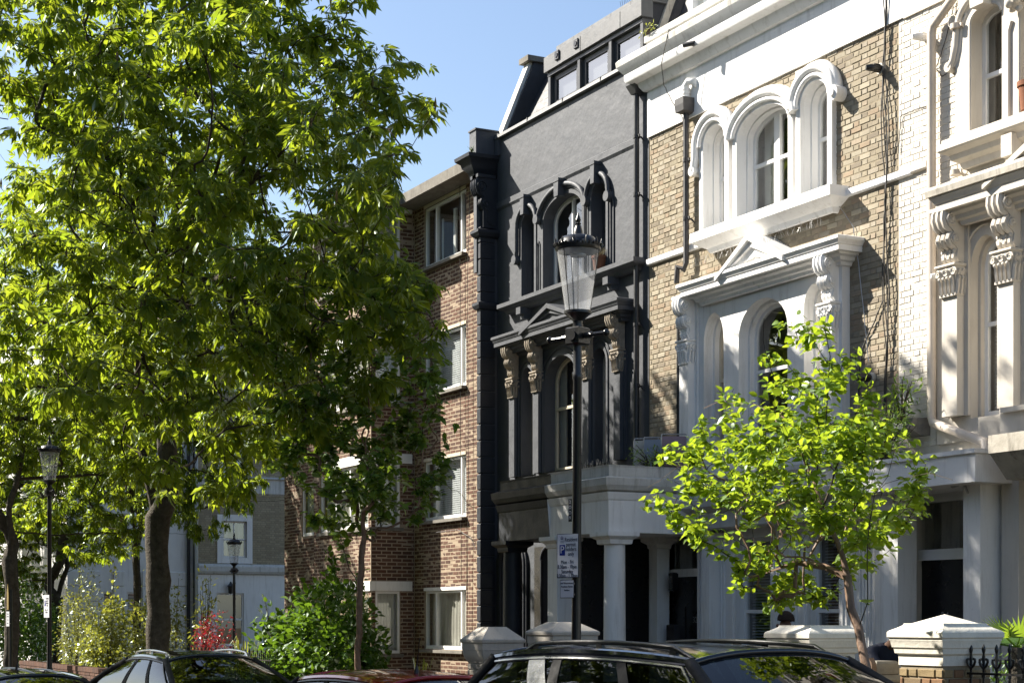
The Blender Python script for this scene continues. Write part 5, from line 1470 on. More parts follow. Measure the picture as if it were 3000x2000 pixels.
lx2 = fX(145, -6.0)
lamp('thin black street lamp half hidden by leaves at far left', lx2, -6.0, 6.0, 1.05)
yl3 = 3.1
lamp('small distant street lamp in front of the white corner house', fX(686, yl3), yl3, fZ(686, 1560, yl3), 1.02)
# signs
sign_white = mat('sign_face', (0.62, 0.63, 0.66), (0.58, 0.59, 0.62), 4, .45, .3, bump=0)
sign_ink = mat('sign_ink', (0.012, 0.013, 0.02), (0.01, 0.01, 0.017), 4, .5, .2, bump=0)
sign_blue = mat('sign_blue', (0.012, 0.03, 0.22), (0.01, 0.026, 0.19), 4, .45, .3, bump=0)
def sign(label, pos, rz, w, h, lines, blue=False, crest=False, ground=None):
    t = thing('parking_sign', label, 'parking sign', pos, None, rz)
    MB().cbox(-w / 2, w / 2, -.004, .002, -h / 2, h / 2, .002).build('sign_border', sign_ink, t)
    e = .006
    MB().cbox(-w / 2 + e, w / 2 - e, -.0065, -.003, -h / 2 + e, h / 2 - e, .0008).build('sign_face', sign_white, t)
    for body, size, x, z, sx in lines: text(t, body, size, (x, -.0075, z), (math.pi / 2, 0, 0), sign_ink, sx=sx)
    if blue:
        MB().box(-w * .37, -w * .12, -.0078, -.0066, h * .01, h * .25).build('sign_panel', sign_blue, t)
        text(t, 'P', h * .24, (-w * .245, -.0088, h * .13), (math.pi / 2, 0, 0), sign_white, sx=.95)
    if crest:
        b = MB()
        for dx in (-.012, 0, .012): b.box(-w * .26 + dx - .004, -w * .26 + dx + .003, -.0076, -.0066, h * .385, h * .425 + (.01 if dx == 0 else 0))
        b.box(-w * .26 - .016, -w * .26 + .016, -.0076, -.0066, h * .37, h * .384)
        for k in range(3): b.box(-w * .26 - .02, -w * .26 + .02, -.0076, -.0066, h * (.335 - k * .022), h * (.343 - k * .022))
        b.build('crest', mat('crest_ink', (0.12, .13, .2), None, 3, .5, bump=0), t)
    c = MB()
    for z in (-h * .3, h * .3): c.tube([(-.05, .03, z), (.06, .03, z)], .012, 6)
    c.build('clamp', M['metal'], t)
    return t
sx_, rz_ = fX(1664, LY - .13), math.radians(25)
zs1 = fZ(1664, 1627, LY - .13)
sign('white resident permit parking sign with blue P on the lamp', (sx_, LY - .13, zs1), rz_, .256, .427, [
    ('Resident', .056, .04, .155, .76), ('permit', .056, .04, .107, .76), ('holders', .056, .04, .062, .76), ('only', .056, .04, .017, .76),
    ('Mon - Fri', .052, -.005, -.062, .76), ('8.30am - 10pm', .052, -.005, -.107, .72), ('Saturday', .052, -.005, -.153, .76), ('8.30am - 1.30pm', .052, -.005, -.194, .70)], True, True)
zs2 = fZ(1662, 1724, LY - .13)
sign('small white permit holders plate under the large parking sign', (fX(1662, LY - .13), LY - .13, zs2), rz_, .165, .178, [
    ('and Westminster', .026, 0, .055, .82), ('Resident Permit', .026, 0, .022, .82), ('holders', .026, 0, -.012, .82)])
t = thing('number_plate', 'narrow black plate with white figures wrapped on the lamp column', 'plate', (fX(1671, LY - .075), LY - .075, fZ(1671, 1497, LY)), None, math.radians(12))
MB().box(-.024, .024, -.004, .0, -.11, .11).build('plate', M['iron'], t)
for i, c_ in enumerate('2OO9'): text(t, c_, .05, (0, -.005, .08 - i * .052), (math.pi / 2, 0, 0), sign_white, 'figure')
z2 = fZ(137, 1775, -6.1)
sign('white parking sign on the thin lamp at far left', (fX(137, -6.12), -6.12, z2), math.radians(10), .3, .5, [('Resident', .06, .04, .17, .76), ('permit', .06, .04, .12, .76), ('holders', .06, .04, .07, .76), ('only', .06, .04, .02, .76), ('Mon - Fri', .055, 0, -.08, .76), ('8.30am', .055, 0, -.13, .76)], True)
x3 = fX(31, -6.1)
z3 = fZ(31, 1812, -6.1)
t = thing('sign_post', 'short black sign post in front of left tree trunk', 'sign post', (x3, -6.1, .1))
MB().tube([(x3, -6.1, .1), (x3, -6.1, z3 + .7)], .04, 10).build('post', M['iron'], t)
MB().prismY([(x3 - .1, z3 + .22), (x3 + .1, z3 + .22), (x3 + .1, z3 + .6), (x3, z3 + .85), (x3 - .1, z3 + .6)], -6.17, -6.15).build('pointed_plate', mat('sign_yellow', (.16, .11, .02), None, 3, .5, bump=0), t)
sign('pale blue restriction sign at left edge on short post', (x3, -6.16, z3), math.radians(15), .17, .36, [('Pay here', .035, 0, .12, .8), ('at machine', .035, 0, .06, .7), ('or by', .035, 0, -.02, .8), ('phone', .035, 0, -.1, .8)])

# ---------------------------------------------------------------- pipes, flues, cables and other fittings
gpx = fX(1863, -.1)
zh = fZ(1856, 262, -.1)
downpipe('drainpipe', 'black drainpipe with square hopper on the dark grey house', [(gpx, -.09, zpt + .1), (gpx, -.09, zh)], .045, M['pipe'], [fZ(1863, y, -.1) for y in (400, 570, 765, 950, 1130)], M['pipe'])
h_ = MB()
hz0 = zh
h_.sweep([(-.06, hz0 - .12), (0, hz0 - .1), (.06, hz0 + .04), (.06, hz0 + .12), (0, hz0 + .13)], [(gpx - .07, -.02), (gpx - .07, -.15), (gpx + .07, -.15), (gpx + .07, -.02)])
tag(h_.build('rainwater_hopper', M['pipe']), 'black rainwater hopper at the top of the grey house drainpipe', 'hopper')
bpx = fX(2010, -.1)
zk = fZ(2010, 770, -.1)
bp2 = fX(1990, -.1)
zt_ = fZ(2008, 325, -.1)
zb_ = fZ(1990, 850, -.1)
downpipe('drainpipe', 'dark grey drainpipe on yellow brick beside the arched windows', [(bpx, -.1, zt_), (bpx, -.1, zk), (bpx - .03, -.12, zk - .1), (bp2 + .03, -.15, zb_ + .35), (bp2, -.15, zb_ + .1)][::-1], .043, M['pipegrey'], [fZ(2010, y, -.1) for y in (470, 640)], M['pipegrey'])
downpipe('drainpipe', 'black drainpipe below the hood beside the white bay', [(bp2, -.1, zb_ - .1), (bp2, -.1, fZ(1990, 1330, -.1))][::-1], .043, M['pipe'], [fZ(1990, y, -.1) for y in (955, 1190)], M['pipe'])
h_ = MB().sweep([(-.05, 0), (0, .0), (.05, .02), (.06, .12), (.06, .22), (0, .23)], [(bpx - .06, -.02), (bpx - .06, -.17), (bpx + .06, -.17), (bpx + .06, -.02)])
h_.v = [(x, y, z + zt_ - .05) for x, y, z in h_.v]
tag(h_.build('rainwater_hopper', M['pipegrey']), 'grey rainwater hopper under the white swan neck pipe', 'hopper')
w_ = MB().tube([(bpx, -.1, zt_ + .15), (bpx, -.1, zt_ + .3), (bpx, -.11, zt_ + .36), (bpx + .06, -.1, zt_ + .42), (bpx + .14, -.05, zt_ + .4), (bpx + .15, .0, zt_ + .34)], .055, 12)
for k in (.17, .24, .3): w_.tube([(bpx, -.1, zt_ + k), (bpx, -.1, zt_ + k + .03)], .066, 12)
tag(w_.build('swan_neck', M['white'], None, 50), 'white swan neck pipe entering the stucco band', 'pipe')
cpx = fX(2729, -.1)
zk = fZ(2729, 88, -.1)
ct = fX(2800, -.1)
zj = fZ(2727, 1232, -.12)
ce = fX(2898, -.35)
ze = fZ(2888, 1308, -.35)
path = [(ct, -.1, fZ(2800, -15, -.1)), (cpx + .03, -.1, zk + .04), (cpx, -.1, zk - .06), (cpx, -.1, zj + .06), (cpx + .05, -.12, zj - .03), (ce - .06, -.36, ze + .05), (ce, -.4, ze - .05), (ce, -.4, .2)]
downpipe('drainpipe', 'cream drainpipe crossing the cream painted brick wall', path[::-1], .055, M['pipecream'], [fZ(2729, y, -.1) for y in (110, 530, 690)], M['pipecream'])
def flue(label, x, y, m, d=(-.0, -1, -.0), L=.2, r=.05):
    X, Z = fX(x), fZ(x, y)
    t = thing('boiler_flue', label, 'flue', (X, 0, Z))
    ORIG[t.name] = None
    MB().tube([(0, .0, 0), (0, -.05, 0)], r * 1.45, 14).build('collar', M['cream'] if m is not M['cream'] else m, t, 40)
    MB().tube([(0, -.05, 0), (0, -.12, 0), (-.03, -.19, .0), (-.05, -.23, .0)], [r, r, r * .9, r * .7], 14).build('pipe', m, t, 40)
    g = MB()
    for k in range(8): g.tube([(r * 1.05 * math.cos(k * .785), -.07, r * 1.05 * math.sin(k * .785)), (r * 1.05 * math.cos(k * .785), -.14, r * 1.05 * math.sin(k * .785))], .006, 4)
    g.build('guard', m, t)
    return t
flue('black boiler flue high on the yellow brick wall', 2586, 203, M['iron'])
flue('black boiler flue low on the yellow brick wall near the tree', 2556, 1107, M['iron'])
flue('white boiler flue beside the top of the cream pipe', 2722, 112, M['white'])
flue('small white flue beside the carved capital', 2778, 812, M['white'], r=.04)
X, Z = fX(2806), fZ(2806, 66)
t = thing('round_vent', 'round cream wall vent with slotted face at upper right', 'vent', (X, 0, Z))
ORIG[t.name] = None
MB().tube([(0, 0, 0), (0, -.09, 0)], .075, 18).build('vent_body', M['pipecream'], t, 40)
g = MB()
for k in range(-4, 5):
    hw = math.sqrt(.065 ** 2 - (k * .0145) ** 2)
    g.box(-hw, hw, -.094, -.0895, k * .0145 - .004, k * .0145 + .004)
g.build('vent_slots', M['iron'], t)
X, Z = fX(1990 + 22, -.02), fZ(2012, 1115, -.02)
t = thing('alarm_box', 'oval white alarm box with green and red bands beside drainpipe', 'alarm box', (X, -.0, Z))
ORIG[t.name] = None
def oval(r0, r1, y0, y1, za, zb):
    pts = [(r0 * math.cos(a * math.pi / 12), r1 * math.sin(a * math.pi / 12)) for a in range(24)]
    pts = [(x, min(max(z, za), zb)) for x, z in pts]
    return MB().prismY(pts, y0, y1)
oval(.07, .16, -.05, 0, -1, 1).build('case', M['white'], t)
oval(.068, .158, -.056, -.0505, .04, .075).build('band', mat('alarm_green', (.02, .17, .07), None, 3, .4, bump=0), t)
oval(.068, .158, -.056, -.0505, -.02, .012).build('band', mat('alarm_red', (.35, .05, .03), None, 3, .4, bump=0), t)
def cable(label, pts, r=.007, m=None, name='cable'):
    out = []
    P = [Vector(p) for p in pts]
    for i in range(len(P) - 1):
        for k in range(5): out.append(P[i].lerp(P[i + 1], k / 5) + Vector((random.uniform(-.006, .006), 0, random.uniform(-.004, .004))))
    out.append(P[-1])
    return tag(MB().tube(out, r, 5).build(name, m or M['cable']), label, 'cable')
def wp(x, y, Y=-.02): return (fX(x, Y), Y, fZ(x, y, Y))
b = MB()
for k in range(4):
    pts = [wp(2588 + k * 3 + random.uniform(-2, 2) + (y - 300) * .004 + 6 * math.sin(y * .013 + k), y, -.03 - .008 * k) for y in range(-10, 1240, 50)]
    b.tube(pts, .008, 5)
tag(b.build('cable_bundle', M['cable']), 'bundle of loose cables running down the brick party line', 'cables')
cable('thin cable sagging from the white cornice to the hopper', [wp(1960, 85, -.4), wp(1938, 185, -.42), wp(1945, 250, -.38), wp(1970, 300, -.1), wp(2000, 345, -.06), wp(2013, 470, -.06)])
cable('looped wire crossing the upper white parapet', [wp(2180, -5, -.05), wp(2110, 45, -.06), wp(2050, 82, -.06), wp(1985, 106, -.06), wp(1962, 90, -.06), wp(1990, 140, -.3)])
cable('black cable slanting over brick above the sapling', [wp(2587, 880), wp(2560, 945), wp(2527, 1018), wp(2518, 1090), wp(2516, 1180)], .009)
cable('thin grey cable down the brick right of the hood', [wp(2440, 575), wp(2500, 665), wp(2515, 770), wp(2535, 960), wp(2545, 1060)], .006, M['metal'])
cable('thin cable beside the cream pipe from the round vent', [wp(2795, 5), wp(2786, 60), wp(2766, 130), wp(2745, 195), wp(2722, 205)], .006)
cable('hanging cable loop under the round vent', [wp(2800, 70), wp(2799, 130), wp(2790, 185), wp(2772, 218), wp(2760, 224), wp(2745, 205)], .006)
cable('short cable across cream painted bricks', [wp(2720, 309), wp(2680, 322), wp(2640, 338), wp(2635, 400), wp(2632, 450)], .006)
cable('cable hanging beside flats windows from the roof', [wp(1347, 500, -.02), wp(1348, 800, -.01), wp(1349, 1200, -.01), wp(1351, 1700, -.01)], .006)
cable('second cable on the flats beside dark pier', [wp(1377, 560, -.01), wp(1370, 800, -.01), wp(1372, 1400, -.01), wp(1368, 1850, -.01)], .006)
cable('loose looping cable across the flats wall', [wp(1260, 1560, .0), wp(1300, 1556, .0), wp(1340, 1550, .0), wp(1380, 1575, .0), wp(1395, 1610, .0)], .006)
# bulkhead light under the parapet, camera, box and cage lights
X, Z = fX(2018, -.35), fZ(2018, 131, -.35)
t = thing('security_light', 'small dark floodlight standing on the white cornice', 'floodlight', (X, -.3, Z))
ORIG[t.name] = None
MB().tube([(-.07, -.1, 0), (.08, .0, .01)], .035, 10).build('lamp_body', M['pipegrey'], t, 40)
MB().tube([(.02, -.03, -.01), (.05, .1, -.04)], .012, 6).build('arm', M['pipegrey'], t)
X, Z = fX(2672, -.1), fZ(2672, 1250, -.1)
t = thing('junction_box', 'weathered metal trough box under the cream wall', 'junction box', (X, -.1, Z))
ORIG[t.name] = None
MB().prismX([(-.22, -.05), (-.05, -.12), (.1, -.12), (.1, .1), (-.17, .08)], -.22, .22).build('case', M['concrete'], t)
MB().prismX([(-.232, -.045), (-.222, -.045), (-.172, .07), (-.182, .07)], -.16, .08).build('sticker', M['white'], t)
X, Z = fX(1968, -.1), fZ(1968, 1704, 0)
t = thing('wall_light', 'oblong black cage light beside the door numbered 32', 'wall light', (X, -.02, Z))
ORIG[t.name] = None
MB().cbox(-.06, .06, -.1, 0, -.14, .14, .02).build('case', M['iron'], t)
MB().cbox(-.04, .04, -.112, -.09, -.11, .1, .008).build('diffuser', M['lamp_glass'], t)
X, Z = fX(1967, -.1), fZ(1967, 1855, 0)
t = thing('letter_box', 'grey metal letter box on porch wall by the door', 'letter box', (X, -.02, Z))
ORIG[t.name] = None
MB().cbox(-.11, .11, -.1, 0, -.16, .14, .01).build('case', M['pipegrey'], t)
MB().box(-.08, .08, -.104, -.1, .06, .09).build('slot', M['iron'], t)
X, Z = fX(1877, .1), fZ(1877, 1827, .1)
t = thing('door_wreath', 'small dry wreath hanging in the dark porch doorway', 'wreath', (X, .05, Z))
ORIG[t.name] = None
b = MB()
for k in range(26):
    a = k * .2417
    p = (.085 * math.cos(a), random.uniform(-.02, .02), .12 * math.sin(a))
    b.tube([p, (p[0] + random.uniform(-.03, .03), p[1] - .03, p[2] + random.uniform(-.03, .03))], [.016, .004], 5)
b.build('wreath', M['leafdry'], t)
X = fX(2815, -.62)
t = thing('security_camera', 'silver floodlight under the canopy beside door 34', 'floodlight', (X, -.62, fZ(2790, 1425, -.62)))
ORIG[t.name] = None
MB().tube([(-.1, -.05, .02), (.04, .0, 0.06)], .045, 12).build('lamp_body', M['metal'], t, 40)
MB().tube([(.04, 0, .04), (.1, .01, -.08), (.1, .1, -.12)], .014, 6).build('arm', M['metal'], t)
# things left on the porch roof: folded chairs, plants, spikes
zf = zpt - .02
def chair(label, x, y, rz, m, seatm):
    t = thing('folded_chair', label, 'folding chair', (x, y, zf), 'folded chairs on the porch roof', rz)
    f = MB()
    for s in (-.22, .22): f.tube([(s, 0, 0), (s, .0, .62), (s * .95, .04, .68)], .013, 8)
    f.tube([(-.21, .04, .68), (.21, .04, .68)], .013, 8)
    f.tube([(-.22, 0, .02), (.22, 0, .02)], .013, 8)
    f.build('frame', M['metal'], t, 40)
    MB().grid(lambda u, v: (-.21 + .42 * u, .02 - .05 * math.sin(math.pi * v), .08 + .56 * v), 6, 8).build('back', seatm, t, 60)
    MB().box(-.2, .2, .05, .07, .05, .5).build('seat', seatm, t)
    t.scale = (.85, .85, .78)
    return t
ch_blue = mat('faded_blue_fabric', (.25, .29, .34), (.2, .23, .28), 4, .8)
ch_mauve = mat('faded_mauve_fabric', (.27, .2, .23), (.22, .16, .19), 4, .8)
chair('folded grey blue chair on the white porch roof', fX(1922, -.5), -.5, math.radians(55), M['metal'], ch_blue)
chair('folded mauve chair beside drainpipe on the porch roof', fX(1975, -.5), -.5, math.radians(60), M['metal'], ch_mauve)
chair('folded pale chair at left of the porch roof chairs', fX(1893, -.55), -.55, math.radians(50), M['metal'], M['net'])
b = MB()
for i in range(34):
    x = PX1 - 1.2 + i * .036
    b.tube([(x, PY + .08, zf), (x + random.uniform(-.06, .06), PY + .08 + random.uniform(-.03, .03), zf + random.uniform(.08, .16))], .0022, 4)
tag(b.build('bird_spikes', M['metal']), 'row of fine bird spikes on the white porch parapet', 'bird spikes')
b = MB()
for i in range(80):
    x = HB0 + .35 + (HB1 - HB0 - .7) * i / 80
    b.tube([(x, -.35, hzb + .4), (x + random.uniform(-.05, .05), -.37 + random.uniform(-.04, .04), hzb + .4 + random.uniform(.06, .13))], .002, 4)
tag(b.build('bird_spikes', M['metal']), 'fine bird spikes standing on the white bay hood', 'bird spikes')
def pot(label, x, y, z, r, h, plant=None):
    t = thing('plant_pot', label, 'plant pot', (x, y, z))
    ORIG[t.name] = None
    MB().lathe([(r * .72, 0), (r * .95, h * .82), (r * 1.06, h * .83), (r * 1.08, h), (r * .95, h), (r * .9, h * .9)], n=18).build('pot', M['terracotta'], t, 40)
    if plant:
        b = MB()
        for i in range(26): b.tube([(random.uniform(-r, r) * .5, random.uniform(-r, r) * .5, h * .85), (random.uniform(-r, r), random.uniform(-r, r), h + random.uniform(.08, .2))], [.006, .002], 4)
        b.build('dry_stems', M['leafdry'], t)
    return t
pot('terracotta pot of dry stems on the grey window sill', fX(1755, -.1), -.1, zsil, .115, .24, True)
pot('terracotta pot on the cream window sill at right edge', fX(3016, -.15), -.15, e1[2] + .02, .13, .32)
# ---------------------------------------------------------------- vegetation
NP = np.random.default_rng(5)
def leaflet(L, w, ang, z0, droop, fold=.06):
    """one leaflet as six points: base, two shoulders, tip, two midrib points"""
    c, s = math.cos(ang), math.sin(ang)
    def P(r, q, z): return (r * c - q * s, r * s + q * c, z)
    d = lambda r: z0 - droop * (r / L) ** 1.6 * L
    return [P(L * .08, 0, d(L * .08)), P(L * .62, -w, d(L * .62) + fold * w), P(L * .6, 0, d(L * .6) - fold * L), P(L * .62, w, d(L * .62) + fold * w), P(L, 0, d(L))]
LF = [(0, 1, 2), (0, 2, 3), (1, 4, 2), (2, 4, 3)]
def palmate(seed):
    r = random.Random(seed)
    v, f = [], []
    n = r.choice((5, 6, 7))
    for i in range(n):
        a = (i - (n - 1) / 2) * (3.9 / n) + r.uniform(-.12, .12)
        k = 1 - .35 * abs(i - (n - 1) / 2) / ((n - 1) / 2)
        o = len(v)
        v += leaflet(k, .2 * k, a, 0, .8 + r.uniform(-.25, .35))
        f += [tuple(q + o for q in t) for t in LF]
    # join leaflets at the hub so that one leaf is one piece
    f = [tuple(0 if q % 5 == 0 else q for q in t) for t in f]
    return np.array(v), f
PALM = [palmate(i) for i in range(5)]
def ovate(w=.34, droop=.25):
    v = [(0, 0, 0), (.22, -w * .78, .015), (.5, -w, .01), (.8, -w * .52, -droop * .5), (1, 0, -droop), (.8, w * .52, -droop * .5), (.5, w, .01), (.22, w * .78, .015), (.3, 0, -.04), (.65, 0, -.05 - droop * .35)]
    return np.array(v), [(0, 1, 8), (1, 2, 8), (2, 9, 8), (2, 3, 9), (3, 4, 9), (4, 5, 9), (5, 6, 9), (6, 8, 9), (6, 7, 8), (7, 0, 8)]
OVATE = [ovate(.34, .25), ovate(.3, .4), ovate(.38, .1)]
SLIM = [ovate(.15, .2), ovate(.12, .4), ovate(.17, .05)]
def leaf_cloud(name, m, parent, pos, dirs, size, tmpl, up=1.0, jitter=.6):
    """many leaves as one mesh: axis along dirs, face turned upwards with scatter"""
    n = len(pos)
    d = dirs / np.linalg.norm(dirs, axis=1, keepdims=True)
    nr = NP.normal(size=(n, 3)) * jitter + np.array([0, 0, up])
    w = np.cross(nr, d)
    w /= np.linalg.norm(w, axis=1, keepdims=True) + 1e-9
    nn = np.cross(d, w)
    pick = NP.integers(0, len(tmpl), n)
    V, F, o = [], [], 0
    for k, (tv, tf) in enumerate(tmpl):
        ix = np.where(pick == k)[0]
        if len(ix) == 0: continue
        vv = pos[ix][:, None, :] + size[ix][:, None, None] * (tv[None, :, 0:1] * d[ix][:, None, :] + tv[None, :, 1:2] * w[ix][:, None, :] + tv[None, :, 2:3] * nn[ix][:, None, :])
        V.append(vv.reshape(-1, 3))
        tf = np.array(tf)
        F.append((tf[None] + (np.arange(len(ix)) * len(tv) + o)[:, None, None]).reshape(-1, 3))
        o += len(ix) * len(tv)
    V, F = np.concatenate(V), np.concatenate(F)
    me = bpy.data.meshes.new(name)
    me.vertices.add(len(V))
    me.vertices.foreach_set('co', V.astype(np.float32).ravel())
    me.loops.add(len(F) * 3)
    me.loops.foreach_set('vertex_index', F.astype(np.int32).ravel())
    me.polygons.add(len(F))
    me.polygons.foreach_set('loop_start', np.arange(0, len(F) * 3, 3, dtype=np.int32))
    me.update(calc_edges=True)
    me.materials.append(m)
    ob = bpy.data.objects.new(name, me)
    put(ob, parent)
    return ob
def leaf_objects(parent, m, pos, dirs, size, tmpl, up=1.0, jitter=.6):
    """the same, every leaf an object of its own that shares one of a few meshes"""
    mes = []
    for tv, tf in tmpl:
        me = bpy.data.meshes.new('leaf')
        me.from_pydata([tuple(p) for p in tv], [], tf)
        me.materials.append(m)
        mes.append(me)
    for i in range(len(pos)):
        d = Vector(dirs[i]).normalized()
        nr = Vector(NP.normal(size=3) * jitter) + Vector((0, 0, up))
        w = nr.cross(d).normalized()
        n_ = d.cross(w)
        o = bpy.data.objects.new('leaf', mes[int(NP.integers(0, len(mes)))])
        COL.objects.link(o)
        o.parent = parent
        o.matrix_local = Matrix.Translation(Vector(pos[i])) @ Matrix((d, w, n_)).transposed().to_4x4() @ Matrix.Scale(size[i], 4)
class Grow:
    """branching skeleton: limbs drawn by hand, then twigs led to every point of the crown"""
    def __init__(self): self.p, self.par, self.chain = [], [], []
    def limb(self, pts, parent=-1, step=.25):
        P = [Vector(q) for q in pts]
        last = parent
        for i in range(len(P) - 1):
            k = max(1, int((P[i + 1] - P[i]).length / step))
            for j in range(k + (1 if i == len(P) - 2 else 0)):
                if i == 0 and j == 0 and parent >= 0: continue
                q = P[i].lerp(P[i + 1], j / k)
                self.p.append(np.array(q) + NP.normal(size=3) * .012)
                self.par.append(last)
                last = len(self.p) - 1
        return last
    def near(self, q): return int(np.argmin(np.linalg.norm(np.array(self.p) - np.array(q), axis=1)))
    def reach(self, targets, centre, zmin, step=.22, rise=.5, wander=.05):
        tips = []
        order = np.argsort(np.linalg.norm(targets - centre, axis=1))
        for t in targets[order]:
            P = np.array(self.p)
            dv = t - P
            dist = np.linalg.norm(dv, axis=1)
            out = P - centre
            cosq = (dv * (out + np.array([0, 0, rise]))).sum(1) / (dist * (np.linalg.norm(out + np.array([0, 0, rise]), axis=1) + 1e-6) + 1e-6)
            cost = dist * (1.35 - .35 * cosq) + (P[:, 2] < zmin) * 50
            i = int(np.argmin(cost))
            a, d = P[i], dist[i]
            pd = P[i] - P[self.par[i]] if self.par[i] >= 0 else np.array([0, 0, 1.])
            pd = pd / (np.linalg.norm(pd) + 1e-6)
            if pd.dot(dv[i]) < 0: pd = pd * 0
            c = a + pd * d * .35 + np.array([0, 0, .08 * d])
            k = max(2, int(d / step))
            last = i
            for j in range(1, k + 1):
                s = j / k
                q = (1 - s) ** 2 * a + 2 * s * (1 - s) * c + s * s * t + NP.normal(size=3) * wander * step * (j < k)
                self.p.append(q)
                self.par.append(last)
                last = len(self.p) - 1
            tips.append(last)
        return tips
    def radii(self, r0, ex):
        n = len(self.p)
        acc = np.zeros(n)
        kids = [[] for _ in range(n)]
        for i in range(n):
            if self.par[i] >= 0: kids[self.par[i]].append(i)
        r = np.zeros(n)
        for i in range(n - 1, -1, -1):
            r[i] = max(r0, acc[i] ** (1 / ex)) if kids[i] else r0
            if self.par[i] >= 0: acc[self.par[i]] += r[i] ** ex
        self.kids = kids
        return r
    def wood(self, r0=.006, ex=2.4, rmax=None, split=.05):
        r = self.radii(r0, ex)
        if rmax:
            k = rmax / r[0]
            r = r * np.where(r > r0 * 3, np.clip(k, .3, 3) ** np.clip(np.log(r / (r0 * 3) + 1e-9) / math.log(r[0] / (r0 * 3)), 0, 1), 1)
        big, thin = MB(), MB()
        stack = [(0, -1)]
        while stack:
            s, fr = stack.pop()
            ch = ([fr] if fr >= 0 else []) + [s]
            i = s
            while self.kids[i]:
                ks = sorted(self.kids[i], key=lambda k: -r[k])
                for o in ks[1:]: stack.append((o, i))
                i = ks[0]
                ch.append(i)
            if len(ch) < 2: continue
            rr = [r[k] for k in ch]
            if fr >= 0: rr[0] = min(rr[0], rr[1] * 1.25)
            rr = [q * (1 + .09 * math.sin(i * 2.1 + q * 90)) if q > .05 else q for i, q in enumerate(rr)]
            n = 10 if rr[0] > .07 else 6 if rr[0] > .02 else 4 if rr[0] > .009 else 3
            (big if rr[0] > split else thin).tube([self.p[k] for k in ch], rr, n, cap=False)
        self.r = r
        return big, thin

